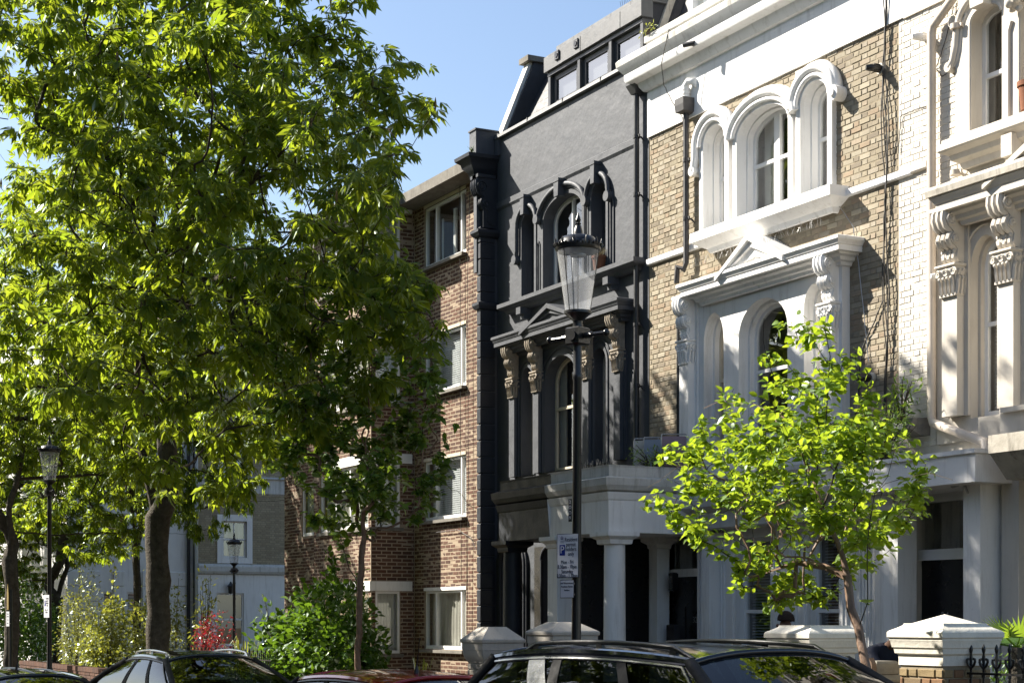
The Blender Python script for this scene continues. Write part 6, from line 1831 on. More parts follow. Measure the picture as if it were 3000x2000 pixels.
from mathutils import noise as mnoise
def egg(n, c, prof, zs, squash=.85, shell=.45, shift=None, lump=1.5, cut=-.15, ax=1.0):
    """points through a crown given as radius against height, denser towards the outside"""
    out = []
    while len(out) < n:
        z = NP.uniform(zs[0], zs[-1])
        R = np.interp(z, zs, prof)
        if NP.uniform() > (R / max(prof)) ** 2 * .9 + .1: continue
        q = NP.uniform() ** (shell)
        a = NP.uniform(0, 2 * math.pi)
        bump = 1 + .13 * math.sin(3 * a + z * 1.1) + .1 * math.sin(5 * a - 2.3 * z)
        sh = np.interp(z, zs, shift) if shift else 0
        out.append((c[0] + sh * .46 + R * q * bump * math.cos(a) * ax, c[1] + sh * .89 + R * q * bump * math.sin(a) * squash, z))
        if mnoise.noise(Vector(out[-1]) * lump) < cut: out.pop()
    return np.array(out)
def chestnut():
    bx, by = fX(462, -6.0), -6.0
    t = thing('chestnut_tree', 'large horse chestnut with forked trunk filling the left of the view', 'tree', (bx, by, .1), 'horse chestnut trees')
    ORIG[t.name] = None
    g = Grow()
    def q(x, y, dy=0): return (fX(x, by + dy) - bx, dy, fZ(x, y, by + dy) - .1)
    g.limb([(0, 0, -.1), (0, .0, .9), q(465, 1700), q(462, 1600), q(460, 1520)])
    base = len(g.p) - 1
    a = g.limb([g.p[base], q(440, 1420, -.1), q(412, 1290, -.2), q(408, 1150, -.3), q(420, 980, -.3), q(432, 800, -.2), q(455, 620, -.1), q(440, 400, 0), q(425, 200, 0), q(470, 20, 0), q(480, -170, 0)], base)
    n1 = g.near(q(410, 1350, -.15))
    g.limb([g.p[n1], q(330, 1270, -.5), q(268, 1200, -.8), q(200, 1100, -1.1), q(120, 980, -1.4), q(60, 850, -1.6)], n1)
    b = g.limb([g.p[base], q(490, 1440, .1), q(500, 1380, .2), q(485, 1280, .3), q(475, 1100, .3), q(520, 900, .4), q(560, 700, .5), q(640, 480, .6), q(690, 250, .7), q(700, 60, .7), q(660, -80, .6)], base)
    n2 = g.near(q(500, 1400, .2))
    g.limb([g.p[n2], q(560, 1360, .0), q(590, 1320, -.2), q(690, 1230, -.6), q(820, 1150, -1.0), q(960, 1100, -1.2)], n2)
    n3 = g.near(q(520, 900, .4))
    g.limb([g.p[n3], q(640, 820, .6), q(800, 740, .9), q(960, 640, 1.2), q(1100, 560, 1.3)], n3)
    n4 = g.near(q(420, 980, -.3))
    g.limb([g.p[n4], q(330, 840, -.4), q(240, 700, -.6), q(130, 560, -.8), q(40, 400, -.8)], n4)
    n5 = g.near(q(455, 620, -.1))
    g.limb([g.p[n5], q(380, 450, .3), q(300, 300, .6), q(220, 120, .9), q(160, -40, 1.0)], n5)
    n6 = g.near(q(560, 700, .5))
    g.limb([g.p[n6], q(700, 560, .2), q(850, 420, -.2), q(960, 300, -.5)], n6)
    n7 = g.near(q(475, 1100, .3))
    g.limb([g.p[n7], q(540, 1000, 1.0), q(620, 900, 1.8), q(700, 800, 2.5)], n7)
    n8 = g.near(q(408, 1150, -.3))
    g.limb([g.p[n8], q(400, 1040, -1.0), q(420, 900, -1.8), q(470, 760, -2.5)], n8)
    cx = fX(560, by) - bx
    zs = [3.7, 4.4, 5.4, 6.6, 7.8, 9.0, 10.2, 11.2, 12.1, 12.9, 13.5, 13.9]
    pr = [1.3, 2.5, 3.4, 3.9, 4.1, 4.0, 3.8, 3.7, 3.5, 2.7, 1.7, .8]
    sf = [0, 0, 0, 0, 0, -.1, -.3, -.6, -1.0, -1.2, -1.2, -1.2]
    c = np.array([cx, 0, 7.0])
    T = egg(1950, (cx + .7, 0), pr, zs, .75, .42, sf, .75, -.2, 1.45)
    T[:, 1] *= np.where(T[:, 1] > 0, np.interp(T[:, 2], [8.5, 9.5, 10.5, 11.5, 13], [1.0, .95, .9, .8, .6]), 1)
    ra = np.hypot(T[:, 0], T[:, 1])
    T = T[~(((T[:, 2] < 6.1) & (ra < 1.9)) | ((T[:, 2] < 6.0) & (T[:, 1] < .2) & (ra < 2.7)) | ((T[:, 2] < 4.4) & (T[:, 1] > .3)))]
    tips = g.reach(T, c, 3.2, .24, .6)
    big, thin = g.wood(.0065, 2.35, .205, .06)
    big.build('trunk', M['bark'], t, 60)
    tag(thin.build('branch', M['twig'], t), kind='stuff')
    pos, dr = [], []
    for tp in tips:
        p, pa = np.array(g.p[tp]), np.array(g.p[g.par[tp]])
        ax = p - pa
        ax /= np.linalg.norm(ax) + 1e-9
        for k in range(NP.integers(6, 10)):
            o = NP.normal(size=3)
            o -= ax * o.dot(ax) * .7
            o /= np.linalg.norm(o)
            o[2] = o[2] * .5 + .05
            pos.append(p - ax * NP.uniform(0, .18) + o * NP.uniform(.05, .23))
            dr.append(o + ax * .35 + np.array([0, 0, -.25]))
    pos, dr = np.array(pos), np.array(dr)
    size = NP.uniform(.12, .25, len(pos))
    camv = np.array([-bx, -CAM_D - by, CAM_H])
    order = np.argsort(np.linalg.norm(pos - camv, axis=1))
    a_, b_ = order[:300], order[300:]
    leaf_objects(t, M['leaf'], pos[a_], dr[a_], size[a_], PALM, .9, .35)
    tag(leaf_cloud('crown', M['leaf'], t, pos[b_], dr[b_], size[b_], PALM, .9, .35), kind='stuff')
    f = MB()
    for tp in [tips[i] for i in NP.permutation(len(tips))[:150]]:
        p = np.array(g.p[tp])
        if p[2] < 6: continue
        h = NP.uniform(.12, .22)
        f.tube([p, p + np.array([0, 0, h * .5]), p + np.array([.01, 0, h])], [.012, .022, .003], 5)
    tag(f.build('flower_spike', M['leafdry'], t), kind='stuff')
    return t
CHT = chestnut()
def copy_tree_plain(src, label, loc, rz, sc, group):
    r = src.copy()
    COL.objects.link(r)
    r.location, r.rotation_euler, r.scale = loc, (0, 0, rz), sc
    r['label'], r['group'] = label, group
    ORIG[r.name] = None
    for ch in src.children:
        if ch.name.startswith('leaf'): continue
        c = ch.copy()
        COL.objects.link(c)
        c.parent = r
    return r
G_ = 'horse chestnut trees'
copy_tree_plain(CHT, 'second horse chestnut at left edge with low spreading branches', (fX(33, -6.0), -6.0, .1), 2.3, (.85, .85, .9), G_)
copy_tree_plain(CHT, 'horse chestnut in shade far down the street at left', (-56, -7.0, .1), 4.0, (1, 1, .9), G_)
copy_tree_plain(CHT, 'horse chestnut behind the garden shrubs', (-46.0, fY(400, -46), .1), 1.1, (.5, .6, 1.08), G_)
copy_tree_plain(CHT, 'horse chestnut beyond the left tree hiding the sunlit terrace', (-66, -4.5, .1), 5.2, (1, 1, .8), G_)
copy_tree_plain(CHT, 'smaller horse chestnut in the end garden above the olive shrub', (-50, fY(165, -50), .1), 3.6, (.8, .8, .68), G_)
copy_tree_plain(CHT, 'horse chestnut across the street seen only in reflections', (-31.5, -17.2, .1), .8, (1.1, 1.1, 1.15), 'trees across the street')
copy_tree_plain(CHT, 'tall tree further up the far side seen only in reflections', (-20.5, -18.0, .1), 3.1, (1.0, 1.0, 1.0), 'trees across the street')

def slim_tree(name, label, bx, by, trunk, prof, zs, cx, n, r0, rb, lm, tm, nl, ls, wood, indiv, limbs=(), squash=1.0, zmin=1.0, tz=.5):
    t = thing(name, label, 'tree', (bx, by, .1))
    ORIG[t.name] = None
    g = Grow()
    g.limb(trunk, -1, .15)
    for l in limbs:
        i = g.near(l[0])
        g.limb([g.p[i]] + list(l[1:]), i, .15)
    T = egg(n, cx, prof, zs, squash, .55, None, 2.2 if zs[-1] < 5 else 1.2, -.1)
    tips = g.reach(T, np.array([cx[0], cx[1], zs[0]]), zmin, .12, 1.2)
    big, thin = g.wood(r0, 2.2, rb, rb * .3)
    big.build('trunk', wood, t, 60)
    tag(thin.build('branch', M['twig'], t), kind='stuff')
    pos, dr = [], []
    for tp in tips:
        i, back = tp, 0
        while back < 5 and g.par[i] >= 0 and g.r[i] < r0 * 2.5:
            p, pa = np.array(g.p[i]), np.array(g.p[g.par[i]])
            ax = (p - pa) / (np.linalg.norm(p - pa) + 1e-9)
            for k in range(nl):
                o = NP.normal(size=3)
                o[2] = o[2] * .35 - tz
                pos.append(p + NP.normal(size=3) * .03)
                dr.append(o + ax * .8)
            i = g.par[i]
            back += 1
    pos, dr = np.array(pos), np.array(dr)
    size = NP.uniform(ls[0], ls[1], len(pos))
    camv = np.array([-bx, -CAM_D - by, CAM_H])
    order = np.argsort(np.linalg.norm(pos - camv, axis=1))
    a_, b_ = order[:indiv], order[indiv:]
    if indiv: leaf_objects(t, lm, pos[a_], dr[a_], size[a_], tm, .8, .5)
    tag(leaf_cloud('crown', lm, t, pos[b_], dr[b_], size[b_], tm, .8, .5), kind='stuff')
    return t
# sapling on the right
sy = -6.0
sbx = fX(2566, sy)
def sq(x, y, dy=0): return (fX(x, sy + dy) - sbx, dy, fZ(x, y, sy + dy) - .1)
slim_tree('young_tree', 'slender young tree with bright sunlit leaves before the brick house', sbx, sy,
          [(.02, 0, -.1), sq(2560, 2010), sq(2530, 1900), sq(2498, 1780), sq(2480, 1690), sq(2455, 1580), sq(2420, 1500), sq(2385, 1420), sq(2345, 1320), sq(2300, 1220), sq(2262, 1100), sq(2240, 1000), sq(2235, 930)],
          [.3, .65, .98, 1.22, 1.25, 1.1, .85, .58, .36, .14], [1.95, 2.2, 2.5, 2.75, 3.0, 3.25, 3.5, 3.8, 4.1, 4.3], (sq(2330, 1300)[0], 0), 560, .0026, .034, M['leafy'], OVATE, 3, (.048, .09), M['birch'], 300,
          [(sq(2510, 1840), sq(2537, 1760), sq(2540, 1650), sq(2540, 1520), sq(2560, 1440), sq(2640, 1400), sq(2720, 1380), sq(2790, 1400)),
           (sq(2400, 1460), sq(2480, 1300, .1), sq(2520, 1200, .1)), (sq(2345, 1320), sq(2200, 1330), sq(2060, 1340), sq(1960, 1390), sq(1900, 1425)), (sq(2385, 1420), sq(2420, 1200), sq(2430, 1050), sq(2425, 960)), (sq(2480, 1690), sq(2420, 1660), sq(2330, 1650), sq(2240, 1680)), (sq(2300, 1220), sq(2200, 1180), sq(2120, 1170), sq(2060, 1190)), (sq(2520, 1450), sq(2620, 1330), sq(2680, 1250))], .85, 2.0)
# darker young tree in front of the flats
my = -4.35
mbx = fX(1050, my)
def mq(x, y, dy=0): return (fX(x, my + dy) - mbx, dy, fZ(x, y, my + dy) - .1)
slim_tree('young_tree', 'slim shaded street tree in front of the brown brick flats', mbx, my,
          [(0, 0, -.1), mq(1050, 1950), mq(1052, 1800), mq(1055, 1700), mq(1068, 1500), mq(1075, 1300), mq(1085, 1100), mq(1095, 950), mq(1100, 850)],
          [.25, .9, 1.3, 1.5, 1.5, 1.35, 1.1, .8, .5, .2], [3.0, 3.4, 3.9, 4.5, 5.1, 5.7, 6.2, 6.6, 7.0, 7.3], (mq(1045, 1200)[0], 0), 500, .0042, .052, M['leafm'], OVATE, 3, (.1, .16), M['birch'], 300,
          [(mq(1055, 1720), mq(1000, 1600), mq(960, 1520), mq(900, 1440), mq(830, 1400)), (mq(1070, 1500), mq(1150, 1400), mq(1250, 1390), mq(1340, 1440), mq(1390, 1490))], 1.0, 2.6)

def shrub(name, label, c, rad, n, ls, lm, tm, stems=10, cat='shrub', top=.3, tz=.1, spread=.55):
    t = thing(name, label, cat, c)
    ORIG[t.name] = None
    pts = []
    lob = [(NP.uniform(-.5, .5), NP.uniform(-.5, .5), NP.uniform(.25, .8), NP.uniform(.35, .65)) for _ in range(9)]
    while len(pts) < n:
        l = lob[NP.integers(0, 9)]
        q = NP.normal(size=3)
        q /= np.linalg.norm(q)
        q = q * l[3] * NP.uniform(.55, 1.05)
        p = np.array([l[0] + q[0], l[1] + q[1], l[2] + q[2] * .75])
        if p[2] < .02 or p[2] > 1.1: continue
        pts.append(p * np.array([rad[0], rad[1], rad[2]]))
    pts = np.array(pts)
    st = MB()
    for k in range(stems):
        e = pts[NP.integers(0, n)]
        e = e * np.array([1, 1, 1 + top * NP.uniform(0, 1)])
        m_ = e * np.array([.45, .45, .55])
        st.tube([(e[0] * .15, e[1] * .15, 0), tuple(m_), tuple(e)], [.018, .011, .004], 5)
        w_ = e - m_
        k2 = int(n * .012)
        s_ = NP.uniform(.3, 1, k2)[:, None]
        pts = np.concatenate([pts, m_ + s_ * w_ + NP.normal(size=(k2, 3)) * .06])
    d = NP.normal(size=pts.shape) * .6 + (pts - np.array([0, 0, rad[2] * .35])) / np.array(rad)
    d[:, 2] -= tz
    size = NP.uniform(ls[0], ls[1], len(pts))
    tag(leaf_cloud('foliage', lm, t, pts, d, size, tm, .7, .6), kind='stuff')
    st.build('stem', M['twig'], t)
    return t
def at(x, yb, Y, z=.2): return (fX(x, Y), Y, z)
shrub('laurel_bush', 'big glossy green bush in front of the brown brick flats', at(985, 0, -3.9), (1.75, 1.0, 2.15), 5200, (.09, .15), M['leafb'], OVATE, 26, 'bush', .45)
shrub('laurel_bush', 'smaller lighter bush left of the big glossy bush', at(830, 0, -4.1), (.9, .7, 1.75), 1500, (.08, .14), M['leafb'], OVATE, 16, 'bush', .5)
shrub('leafy_shrub', 'fresh green shrub behind the far left lamp', at(100, 0, -4.0), (1.5, .8, 2.6), 2600, (.07, .13), M['leaffresh'], OVATE, 14)
shrub('leafy_shrub', 'tall pale green shrub at the left edge behind the sign post', at(25, 0, -3.6), (1.6, .9, 3.2), 2600, (.07, .13), M['leaffresh'], OVATE, 14)
shrub('olive_shrub', 'dull olive tall shrub above the garden wall', at(225, 0, -4.0), (1.3, .7, 2.9), 2600, (.06, .11), M['leafo'], SLIM, 18, 'shrub', .4)
shrub('yellow_shrub', 'yellow green shrub in the middle of the garden wall', at(320, 0, -4.0), (1.3, .7, 2.2), 2600, (.06, .11), M['leafyel'], OVATE, 18, 'shrub', .5)
shrub('yellow_shrub', 'yellow green shrub touching the chestnut trunk', at(410, 0, -4.1), (.8, .6, 2.0), 1300, (.06, .1), M['leafyel'], OVATE, 12, 'shrub', .5)
shrub('round_shrub', 'grey green round shrub right of the chestnut trunk', at(508, 0, -2.6), (.6, .5, 2.35), 900, (.05, .09), M['leafo'], OVATE, 6)
shrub('bamboo', 'thin yellow green bamboo shoots beside the red shrub', at(600, 0, -3.2), (.6, .35, 2.7), 330, (.08, .15), M['leafyel'], SLIM, 18, 'bamboo', .3)
shrub('red_maple', 'crimson maple shrub behind the spiked railing', at(638, 0, -3.6), (.75, .5, 1.75), 1500, (.05, .1), M['leafred'], SLIM, 16, 'maple shrub', .15)
shrub('low_hedge', 'low green planting along the spiked railing', at(700, 0, -4.2), (2.4, .4, .9), 1500, (.06, .12), M['leaffresh'], OVATE, 10, 'hedge', .2)
shrub('garden_shrub', 'bright green leaves behind the right iron railing', at(2935, 0, -3.4), (.7, .5, 1.55), 800, (.04, .08), M['leaffresh'], SLIM, 10)
shrub('roof_plant', 'dark self seeded plant trailing over the white canopy', (fX(2590, -.5), -.5, zca + .0), (.55, .35, .75), 800, (.04, .08), M['leafm'], SLIM, 14, 'plant', .6)
shrub('roof_plant', 'wild buddleia sprouting from the cream brick wall', (fX(2650, -.3), -.35, fZ(2650, 1250)), (.35, .25, .55), 130, (.06, .12), M['leafm'], SLIM, 7, 'plant', .8)
shrub('roof_plant', 'scruffy dark weeds among the porch roof chairs', (fX(1915, -.75), -.75, zf), (.55, .2, .3), 420, (.03, .06), M['leafm'], SLIM, 16, 'plant', .6)
shrub('roof_plant', 'small fern growing on the white parapet end', (fX(1900, -.1), -.12, zpp + .1), (.26, .1, .13), 60, (.03, .06), M['leafyel'], SLIM, 6, 'plant', .6)
shrub('roof_plant', 'tiny weed on the dark cornice stop', (kx0 + .25, -.4, pz + .02), (.12, .08, .18), 60, (.03, .05), M['leaffresh'], SLIM, 6, 'plant', .6)
def blades(name, label, c, n, h, r, m, cat):
    t = thing(name, label, cat, c)
    ORIG[t.name] = None
    b = MB()
    for k in range(n):
        a, e, hh = NP.uniform(0, 6.28), NP.uniform(.15, 1) * r, h * NP.uniform(.6, 1)
        ca, sa = math.cos(a), math.sin(a)
        w = .012
        pts = [(0.03, 0), (e * .35, hh * .6), (e * .75, hh * .97), (e, hh * .9)]
        vs = []
        for i, (q, z) in enumerate(pts):
            ww = w * (1, 1.3, .9, .1)[i]
            vs += [(q * ca - ww * sa, q * sa + ww * ca, z), (q * ca + ww * sa, q * sa - ww * ca, z)]
        b.add(vs, [(0, 1, 3, 2), (2, 3, 5, 4), (4, 5, 7, 6)])
    tag(b.build('blade', m, t), kind='stuff')
    return t
blades('flax_plant', 'strappy green and yellow flax plant right of the red shrub', at(715, 0, -3.4), 60, 1.5, .6, M['leafyel'], 'flax')
blades('flax_plant', 'low orange tipped flax beside the chestnut trunk', at(540, 0, -3.9), 50, 1.15, .5, M['leafo'], 'flax')
blades('flax_plant', 'small dry grassy plant under the flats window', at(1230, 0, -3.9), 30, 1.25, .4, M['leafyel'], 'grass plant')
t = thing('fan_palm', 'fan palm with stiff dark fronds behind the right railing', 'palm', at(2978, 0, -3.6))
ORIG[t.name] = None
zp = fZ(2975, 1895, -3.6) - .2
MB().tube([(0, 0, 0), (.01, 0, zp)], [.07, .05], 8).build('trunk', M['bark'], t)
st = MB().tube([(-.05, -.35, 0), (-.06, -.36, zp - .1), (0.02, -.36, zp + .2)], .022, 6)
st.build('dead_stalk', M['birch'], t)
for k in range(9):
    az, el = k * 2.4, (.15, .6, .95)[k % 3]
    o = np.array([math.cos(az) * math.cos(el), math.sin(az) * math.cos(el), math.sin(el)])
    hub = np.array([0, 0, zp - .1]) + o * .24
    sd = np.cross(o, [0, 0, 1.]); sd /= np.linalg.norm(sd)
    b = MB().tube([(0, 0, zp), tuple(hub)], .008, 4)
    for j in range(17):
        th = (j - 8) * .17
        d = o * math.cos(th) + sd * math.sin(th)
        e = hub + d * .3 * (1 - .02 * abs(j - 8)) - np.array([0, 0, .05])
        sw = np.cross(d, np.cross(sd, o)) * .012
        m_ = (hub + e) / 2
        b.add([tuple(hub), tuple(m_ + sw), tuple(e), tuple(m_ - sw)], [(0, 1, 2, 3)])
    b.build('frond', M['leafm'], t)
# wood pigeon in the chestnut
px, pyy, pzz = fX(402, -7.3), -7.3, fZ(402, 540, -7.3)
t = thing('pigeon', 'grey wood pigeon perched on a chestnut branch', 'bird', (px, pyy, pzz), None, math.radians(200))
pg = mat('pigeon_grey', (.11, .12, .15), (.07, .075, .095), 20, .8)
b = MB().tube([(-.3, 0, -.1), (-.2, 0, -.06), (-.12, 0, -.02), (-.03, 0, .02), (.05, 0, .07), (.1, 0, .13), (.12, 0, .17), (.15, 0, .2), (.18, 0, .2), (.2, 0, .195)], [.02, .035, .06, .078, .072, .05, .036, .036, .026, .006], 10)
b.build('body', pg, t, 80)
MB().tube([(.195, 0, .195), (.225, 0, .185)], [.008, .002], 5).build('beak', M['woodcream'], t)
for s in (-1, 1): MB().tube([(.02, s * .06, .05), (-.08, s * .07, -.0), (-.22, s * .035, -.08)], [.03, .035, .006], 6).build('wing', pg, t, 60)
MB().tube([(0, .02, -.03), (.01, .02, -.1)], .006, 4).tube([(0, -.02, -.03), (.01, -.02, -.1)], .006, 4).build('leg', M['terracotta'], t)
# ---------------------------------------------------------------- parked cars
def paint(name, c, rough=.25):
    m, nt, out = new_mat(name)
    dust = ramp(nt, nz(nt, 14, 5, .7, position(nt)), [(.4, (.06, .06, .06)), (.75, (.22, .22, .22))])
    pol = ramp(nt, nz(nt, 30, 6, .75, position(nt)), [(.5, (0, 0, 0)), (.8, (1, 1, 1))])
    col = mixc(nt, mth(nt, 'MULTIPLY', pol, .3), c, (.10, .095, .07))
    p = bsdf(nt, out, col, dust, .5, .3, None, 0, .01, .7)
    return m
car_glass = glass_mat('car_glass', (.22, .25, .25), 1.7, .01)
chrome = mat('satin_trim', (.55, .55, .56), (.5, .5, .51), 4, .25, .5, .9, bump=0)
rubber = mat('rubber', (.02, .02, .02), None, 6, .7, .2)
lightm = mat('lamp_lens', (.5, .5, .52), None, 6, .1, .5, bump=0)
redlens = mat('red_lens', (.25, .01, .01), None, 6, .15, .5, bump=0)
leather = mat('dark_seat', (.05, .048, .045), None, 6, .7, .2)
def car(name, label, x0, yc, L, Wd, zr, roof, belt, zb, wt, pm, rails=None, railm=None, aerial=None, silver=False, ribs=0, turn=0):
    """x0 rear bumper, roof=(rear x, front x), belt=(rear x, front x) where the glass meets the body; faces +X"""
    t = thing(name, label, 'car', (x0 + L / 2, yc, 0), 'cars in the street')
    x1, hw = x0 + L, Wd / 2
    zh = zb - .02
    def top(x):
        if x < belt[0]: s = (x - x0) / (belt[0] - x0 + 1e-6); return zb - .22 * (1 - s) ** 2
        if x > belt[1]: s = (x - belt[1]) / (x1 - belt[1]); return zb - .06 * s - .24 * s ** 4
        return zb
    def wid(x):
        s = (x - x0) / L
        return hw * (1 - .16 * max(0, (.14 - s) / .14) ** 2 - .2 * max(0, (s - .84) / .16) ** 2)
    st = [x0 + L * k / 26 for k in range(27)]
    sec = []
    for x in st:
        w, z = wid(x), top(x)
        e = .12 * (1 if .02 < (x - x0) / L < .98 else 1.6)
        sec.append([(x, yc - w * .86, .26), (x, yc - w * .98, .36), (x, yc - w, .62), (x, yc - w * .985, z - .16), (x, yc - w * .93, z - .03), (x, yc - w * .8, z), (x, yc, z + .03), (x, yc + w * .8, z), (x, yc + w * .93, z - .03), (x, yc + w * .985, z - .16), (x, yc + w, .62), (x, yc + w * .98, .36), (x, yc + w * .86, .26)])
    b = MB()
    n = len(sec[0])
    b.add([p for s in sec for p in s], [(i * n + j, (i + 1) * n + j, (i + 1) * n + (j + 1) % n, i * n + (j + 1) % n) for i in range(26) for j in range(n)] + [tuple(range(n)), tuple(range(26 * n, 27 * n))])
    wb = hw * .9
    xr, xf = roof
    def roofp(u, v, lift=0):
        x = xr + (xf - xr) * u
        k = 2 * v - 1
        w = wt * (1 - .05 * (2 * u - 1) ** 4)
        z = zr - .055 * (2 * u - 1) ** 2 - .075 * abs(k) ** 2.6 - .02 * (1 - u)
        return (x - .05 * k * k * (1 if u > .5 else -1) * abs(2 * u - 1) ** 6, yc + w * k, z + lift)
    b.grid(roofp, 18, 14)
    pb = MB()
    def pil(p, q, r):
        pb.tube([p, ((p[0] + q[0]) / 2, (p[1] + q[1]) / 2 * 1.0, (p[2] + q[2]) / 2 + .015), q], r, 8)
    panes = MB()
    wind, back = MB(), MB()
    nb = MB()
    for s in (0, 1):
        sg = -1 if s == 0 else 1
        edge = [roofp(u / 12, s) for u in range(13)]
        b.tube(edge, .035, 8)
        A0, A1 = edge[-1], (belt[1], yc + sg * wb, zb)
        D0, D1 = edge[0], (belt[0], yc + sg * wb, zb)
        pil(A0, A1, .042)
        pil(D0, D1, .055)
        def sidep(u, v):
            xa = D0[0] + (A0[0] - D0[0]) * u
            q = edge[min(12, int(u * 12 + .5))]
            q = roofp(u, s)
            e = (D1[0] + (A1[0] - D1[0]) * u, yc + sg * wb, zb)
            m = sg * .03 * math.sin(math.pi * v)
            return (e[0] + (q[0] - e[0]) * v, e[1] + (q[1] - e[1]) * v + m, e[2] + (q[2] - e[2]) * v)
        panes.grid(lambda u, v: sidep(u, v * .97), 16, 6)
        for u, hw_, mm in ((.40, .022, 0), (.70, .02, 1)):
            bb = MB()
            bb.grid(lambda a, v: tuple(np.array(sidep(u - hw_ + 2 * hw_ * a, v)) + np.array([0, sg * .008, 0])), 2, 6)
            pb.add(bb.v, bb.f)
        if silver:
            bb = MB()
            bb.grid(lambda a, v: tuple(np.array(sidep(.30 + .085 * a - .11 * (v - .5), v)) + np.array([0, sg * .012, 0])), 2, 6)
            bb.build('silver_pillar', chrome, t)
        tr = MB().tube([tuple(np.array(sidep(.04 + .92 * k / 14, .93)) + np.array([0, sg * .012, 0])) for k in range(15)] + [tuple(np.array(sidep(.96, v)) + np.array([0, sg * .012, 0])) for v in (.7, .4, .1)], .011, 5)
        tr.build('window_trim', chrome if silver else M['iron'], t, 40)
        if rails:
            r = MB()
            pts = [roofp(rails[0] + (rails[1] - rails[0]) * k / 10, .5 + sg * .44, .055 * (1 if 0 < k < 10 else -.1)) for k in range(11)]
            r.tube(pts, .018, 8)
            for k in (1, 5, 9): r.box(pts[k][0] - .04, pts[k][0] + .04, pts[k][1] - .012, pts[k][1] + .012, pts[k][2] - .06, pts[k][2])
            r.build('roof_rail', railm, t, 50)
        mr = MB().cbox(belt[1] - .32, belt[1] - .16, yc + sg * (hw + .08) - .11, yc + sg * (hw + .08) + .11, zb + .0, zb + .15, .03).box(belt[1] - .27, belt[1] - .2, min(yc + sg * (hw - .1), yc + sg * hw), max(yc + sg * (hw - .1), yc + sg * hw), zb, zb + .05)
        mr.build('door_mirror', pm, t, 40)
        MB().cbox(x1 - .35, x1 - .12, yc + sg * hw * .55 - .18, yc + sg * hw * .55 + .18, zb - .42, zb - .25, .04).build('headlight', lightm, t)
        MB().cbox(x0 + .02, x0 + .16, yc + sg * hw * .72 - .12, yc + sg * hw * .72 + .12, zb - .5, zb - .22, .03).build('tail_light', redlens, t)
        for xx in (x0 + L * .18, x0 + L * .80):
            r_ = .36 if zr > 1.6 else .31
            ys = yc + sg * (hw - .1)
            w_ = MB()
            w_.tube([(xx, ys - .1, r_), (xx, ys - .08, r_), (xx, ys + .08, r_), (xx, ys + .1, r_)], [r_ * .93, r_, r_, r_ * .93], 22)
            wh = w_.build('wheel', rubber, t, 40)
            k_ = MB().tube([(xx, ys + sg * .101, r_), (xx, ys + sg * .115, r_)], r_ * .62, 18)
            k_.build('rim', chrome, wh, 40)
    body = b.build('body', pm, t, 35)
    tag(pb.build('window_frame', rubber, t, 50), kind='stuff')
    f0, f1 = [roofp(1, v / 10) for v in range(11)], None
    wind.grid(lambda u, v: tuple(np.array(roofp(1, v)) * (1 - u) + np.array([belt[1] + .1 * (1 - (2 * v - 1) ** 2), yc + (2 * v - 1) * wb, zb]) * u + np.array([.05 * math.sin(math.pi * u), 0, .02 * math.sin(math.pi * u)])), 8, 12)
    back.grid(lambda u, v: tuple(np.array(roofp(0, v)) * (1 - u) + np.array([belt[0] - .06 * (1 - (2 * v - 1) ** 2), yc + (2 * v - 1) * wb, zb]) * u + np.array([-.05 * math.sin(math.pi * u), 0, .02 * math.sin(math.pi * u)])), 8, 12)
    wind.build('windscreen', car_glass, t, 60)
    back.build('rear_window', car_glass, t, 60)
    panes.build('side_window', car_glass, t, 60)
    h_ = MB().tube([tuple(np.array(roofp(1, v / 12)) + np.array([.02, 0, -.0])) for v in range(13)], .022, 8).tube([tuple(np.array(roofp(0, v / 12)) + np.array([-.02, 0, 0])) for v in range(13)], .025, 8)
    h_.build('roof_header', pm, t, 50)
    s_ = MB()
    for xx in (x0 + L * .38, x0 + L * .57):
        for sg in (-1, 1):
            s_.cbox(xx - .08, xx + .06, yc + sg * .36 - .22, yc + sg * .36 + .22, .5, zb + .12, .05).cbox(xx - .07, xx + .02, yc + sg * .36 - .12, yc + sg * .36 + .12, zb + .16, zb + .34, .04)
    s_.box(belt[0] + .3, belt[1] - .1, yc - wb * .9, yc + wb * .9, .4, .5)
    s_.build('seat', leather, t)
    MB().box(x0 - .01, x0 + .03, yc - .26, yc + .26, .62, .73).build('number_plate', sign_white, t)
    if ribs:
        r = MB()
        for k in range(ribs):
            v = .2 + .6 * k / (ribs - 1)
            r.tube([roofp(u / 8, v, .006) for u in range(9)], .012, 5)
        r.build('roof_rib', M['iron'], t)
    if aerial:
        p = roofp(*aerial)
        MB().lathe([(.03, -.01), (.025, .02), (.012, .06), (.007, .08)], p[0], p[1], 8, p[2]).tube([(p[0], p[1], p[2] + .07), (p[0] + .07, p[1], p[2] + .33)], [.006, .004], 5).build('aerial', M['iron'], t, 40)
    return t
suv_paint = paint('dark_blue_black_paint', (.010, .012, .019))
car('parked_suv', 'large black parked estate car with silver rear pillar at bottom centre', -12.55, -7.5, 4.9, 1.94, 1.80, (-12.1, -9.22), (-12.4, -8.25), 1.16, .67, suv_paint, (.14, .97), M['iron'], silver=True)
car('parked_estate', 'dark green black parked car with curved silver roof rails under the chestnut', -25.2, -7.5, 4.9, 1.8, 1.555, (-23.35, -21.45), (-24.6, -20.3), 1.02, .62, paint('dark_green_black_paint', (.012, .016, .014)), (.05, 1.0), chrome)
car('parked_hatchback', 'small red parked hatchback with roof aerial behind the black estate', -17.5, -7.5, 3.9, 1.66, 1.475, (-16.75, -14.35), (-17.2, -13.9 + .25), .98, .58, paint('red_paint', (.34, .016, .012)), aerial=(.82, .42))
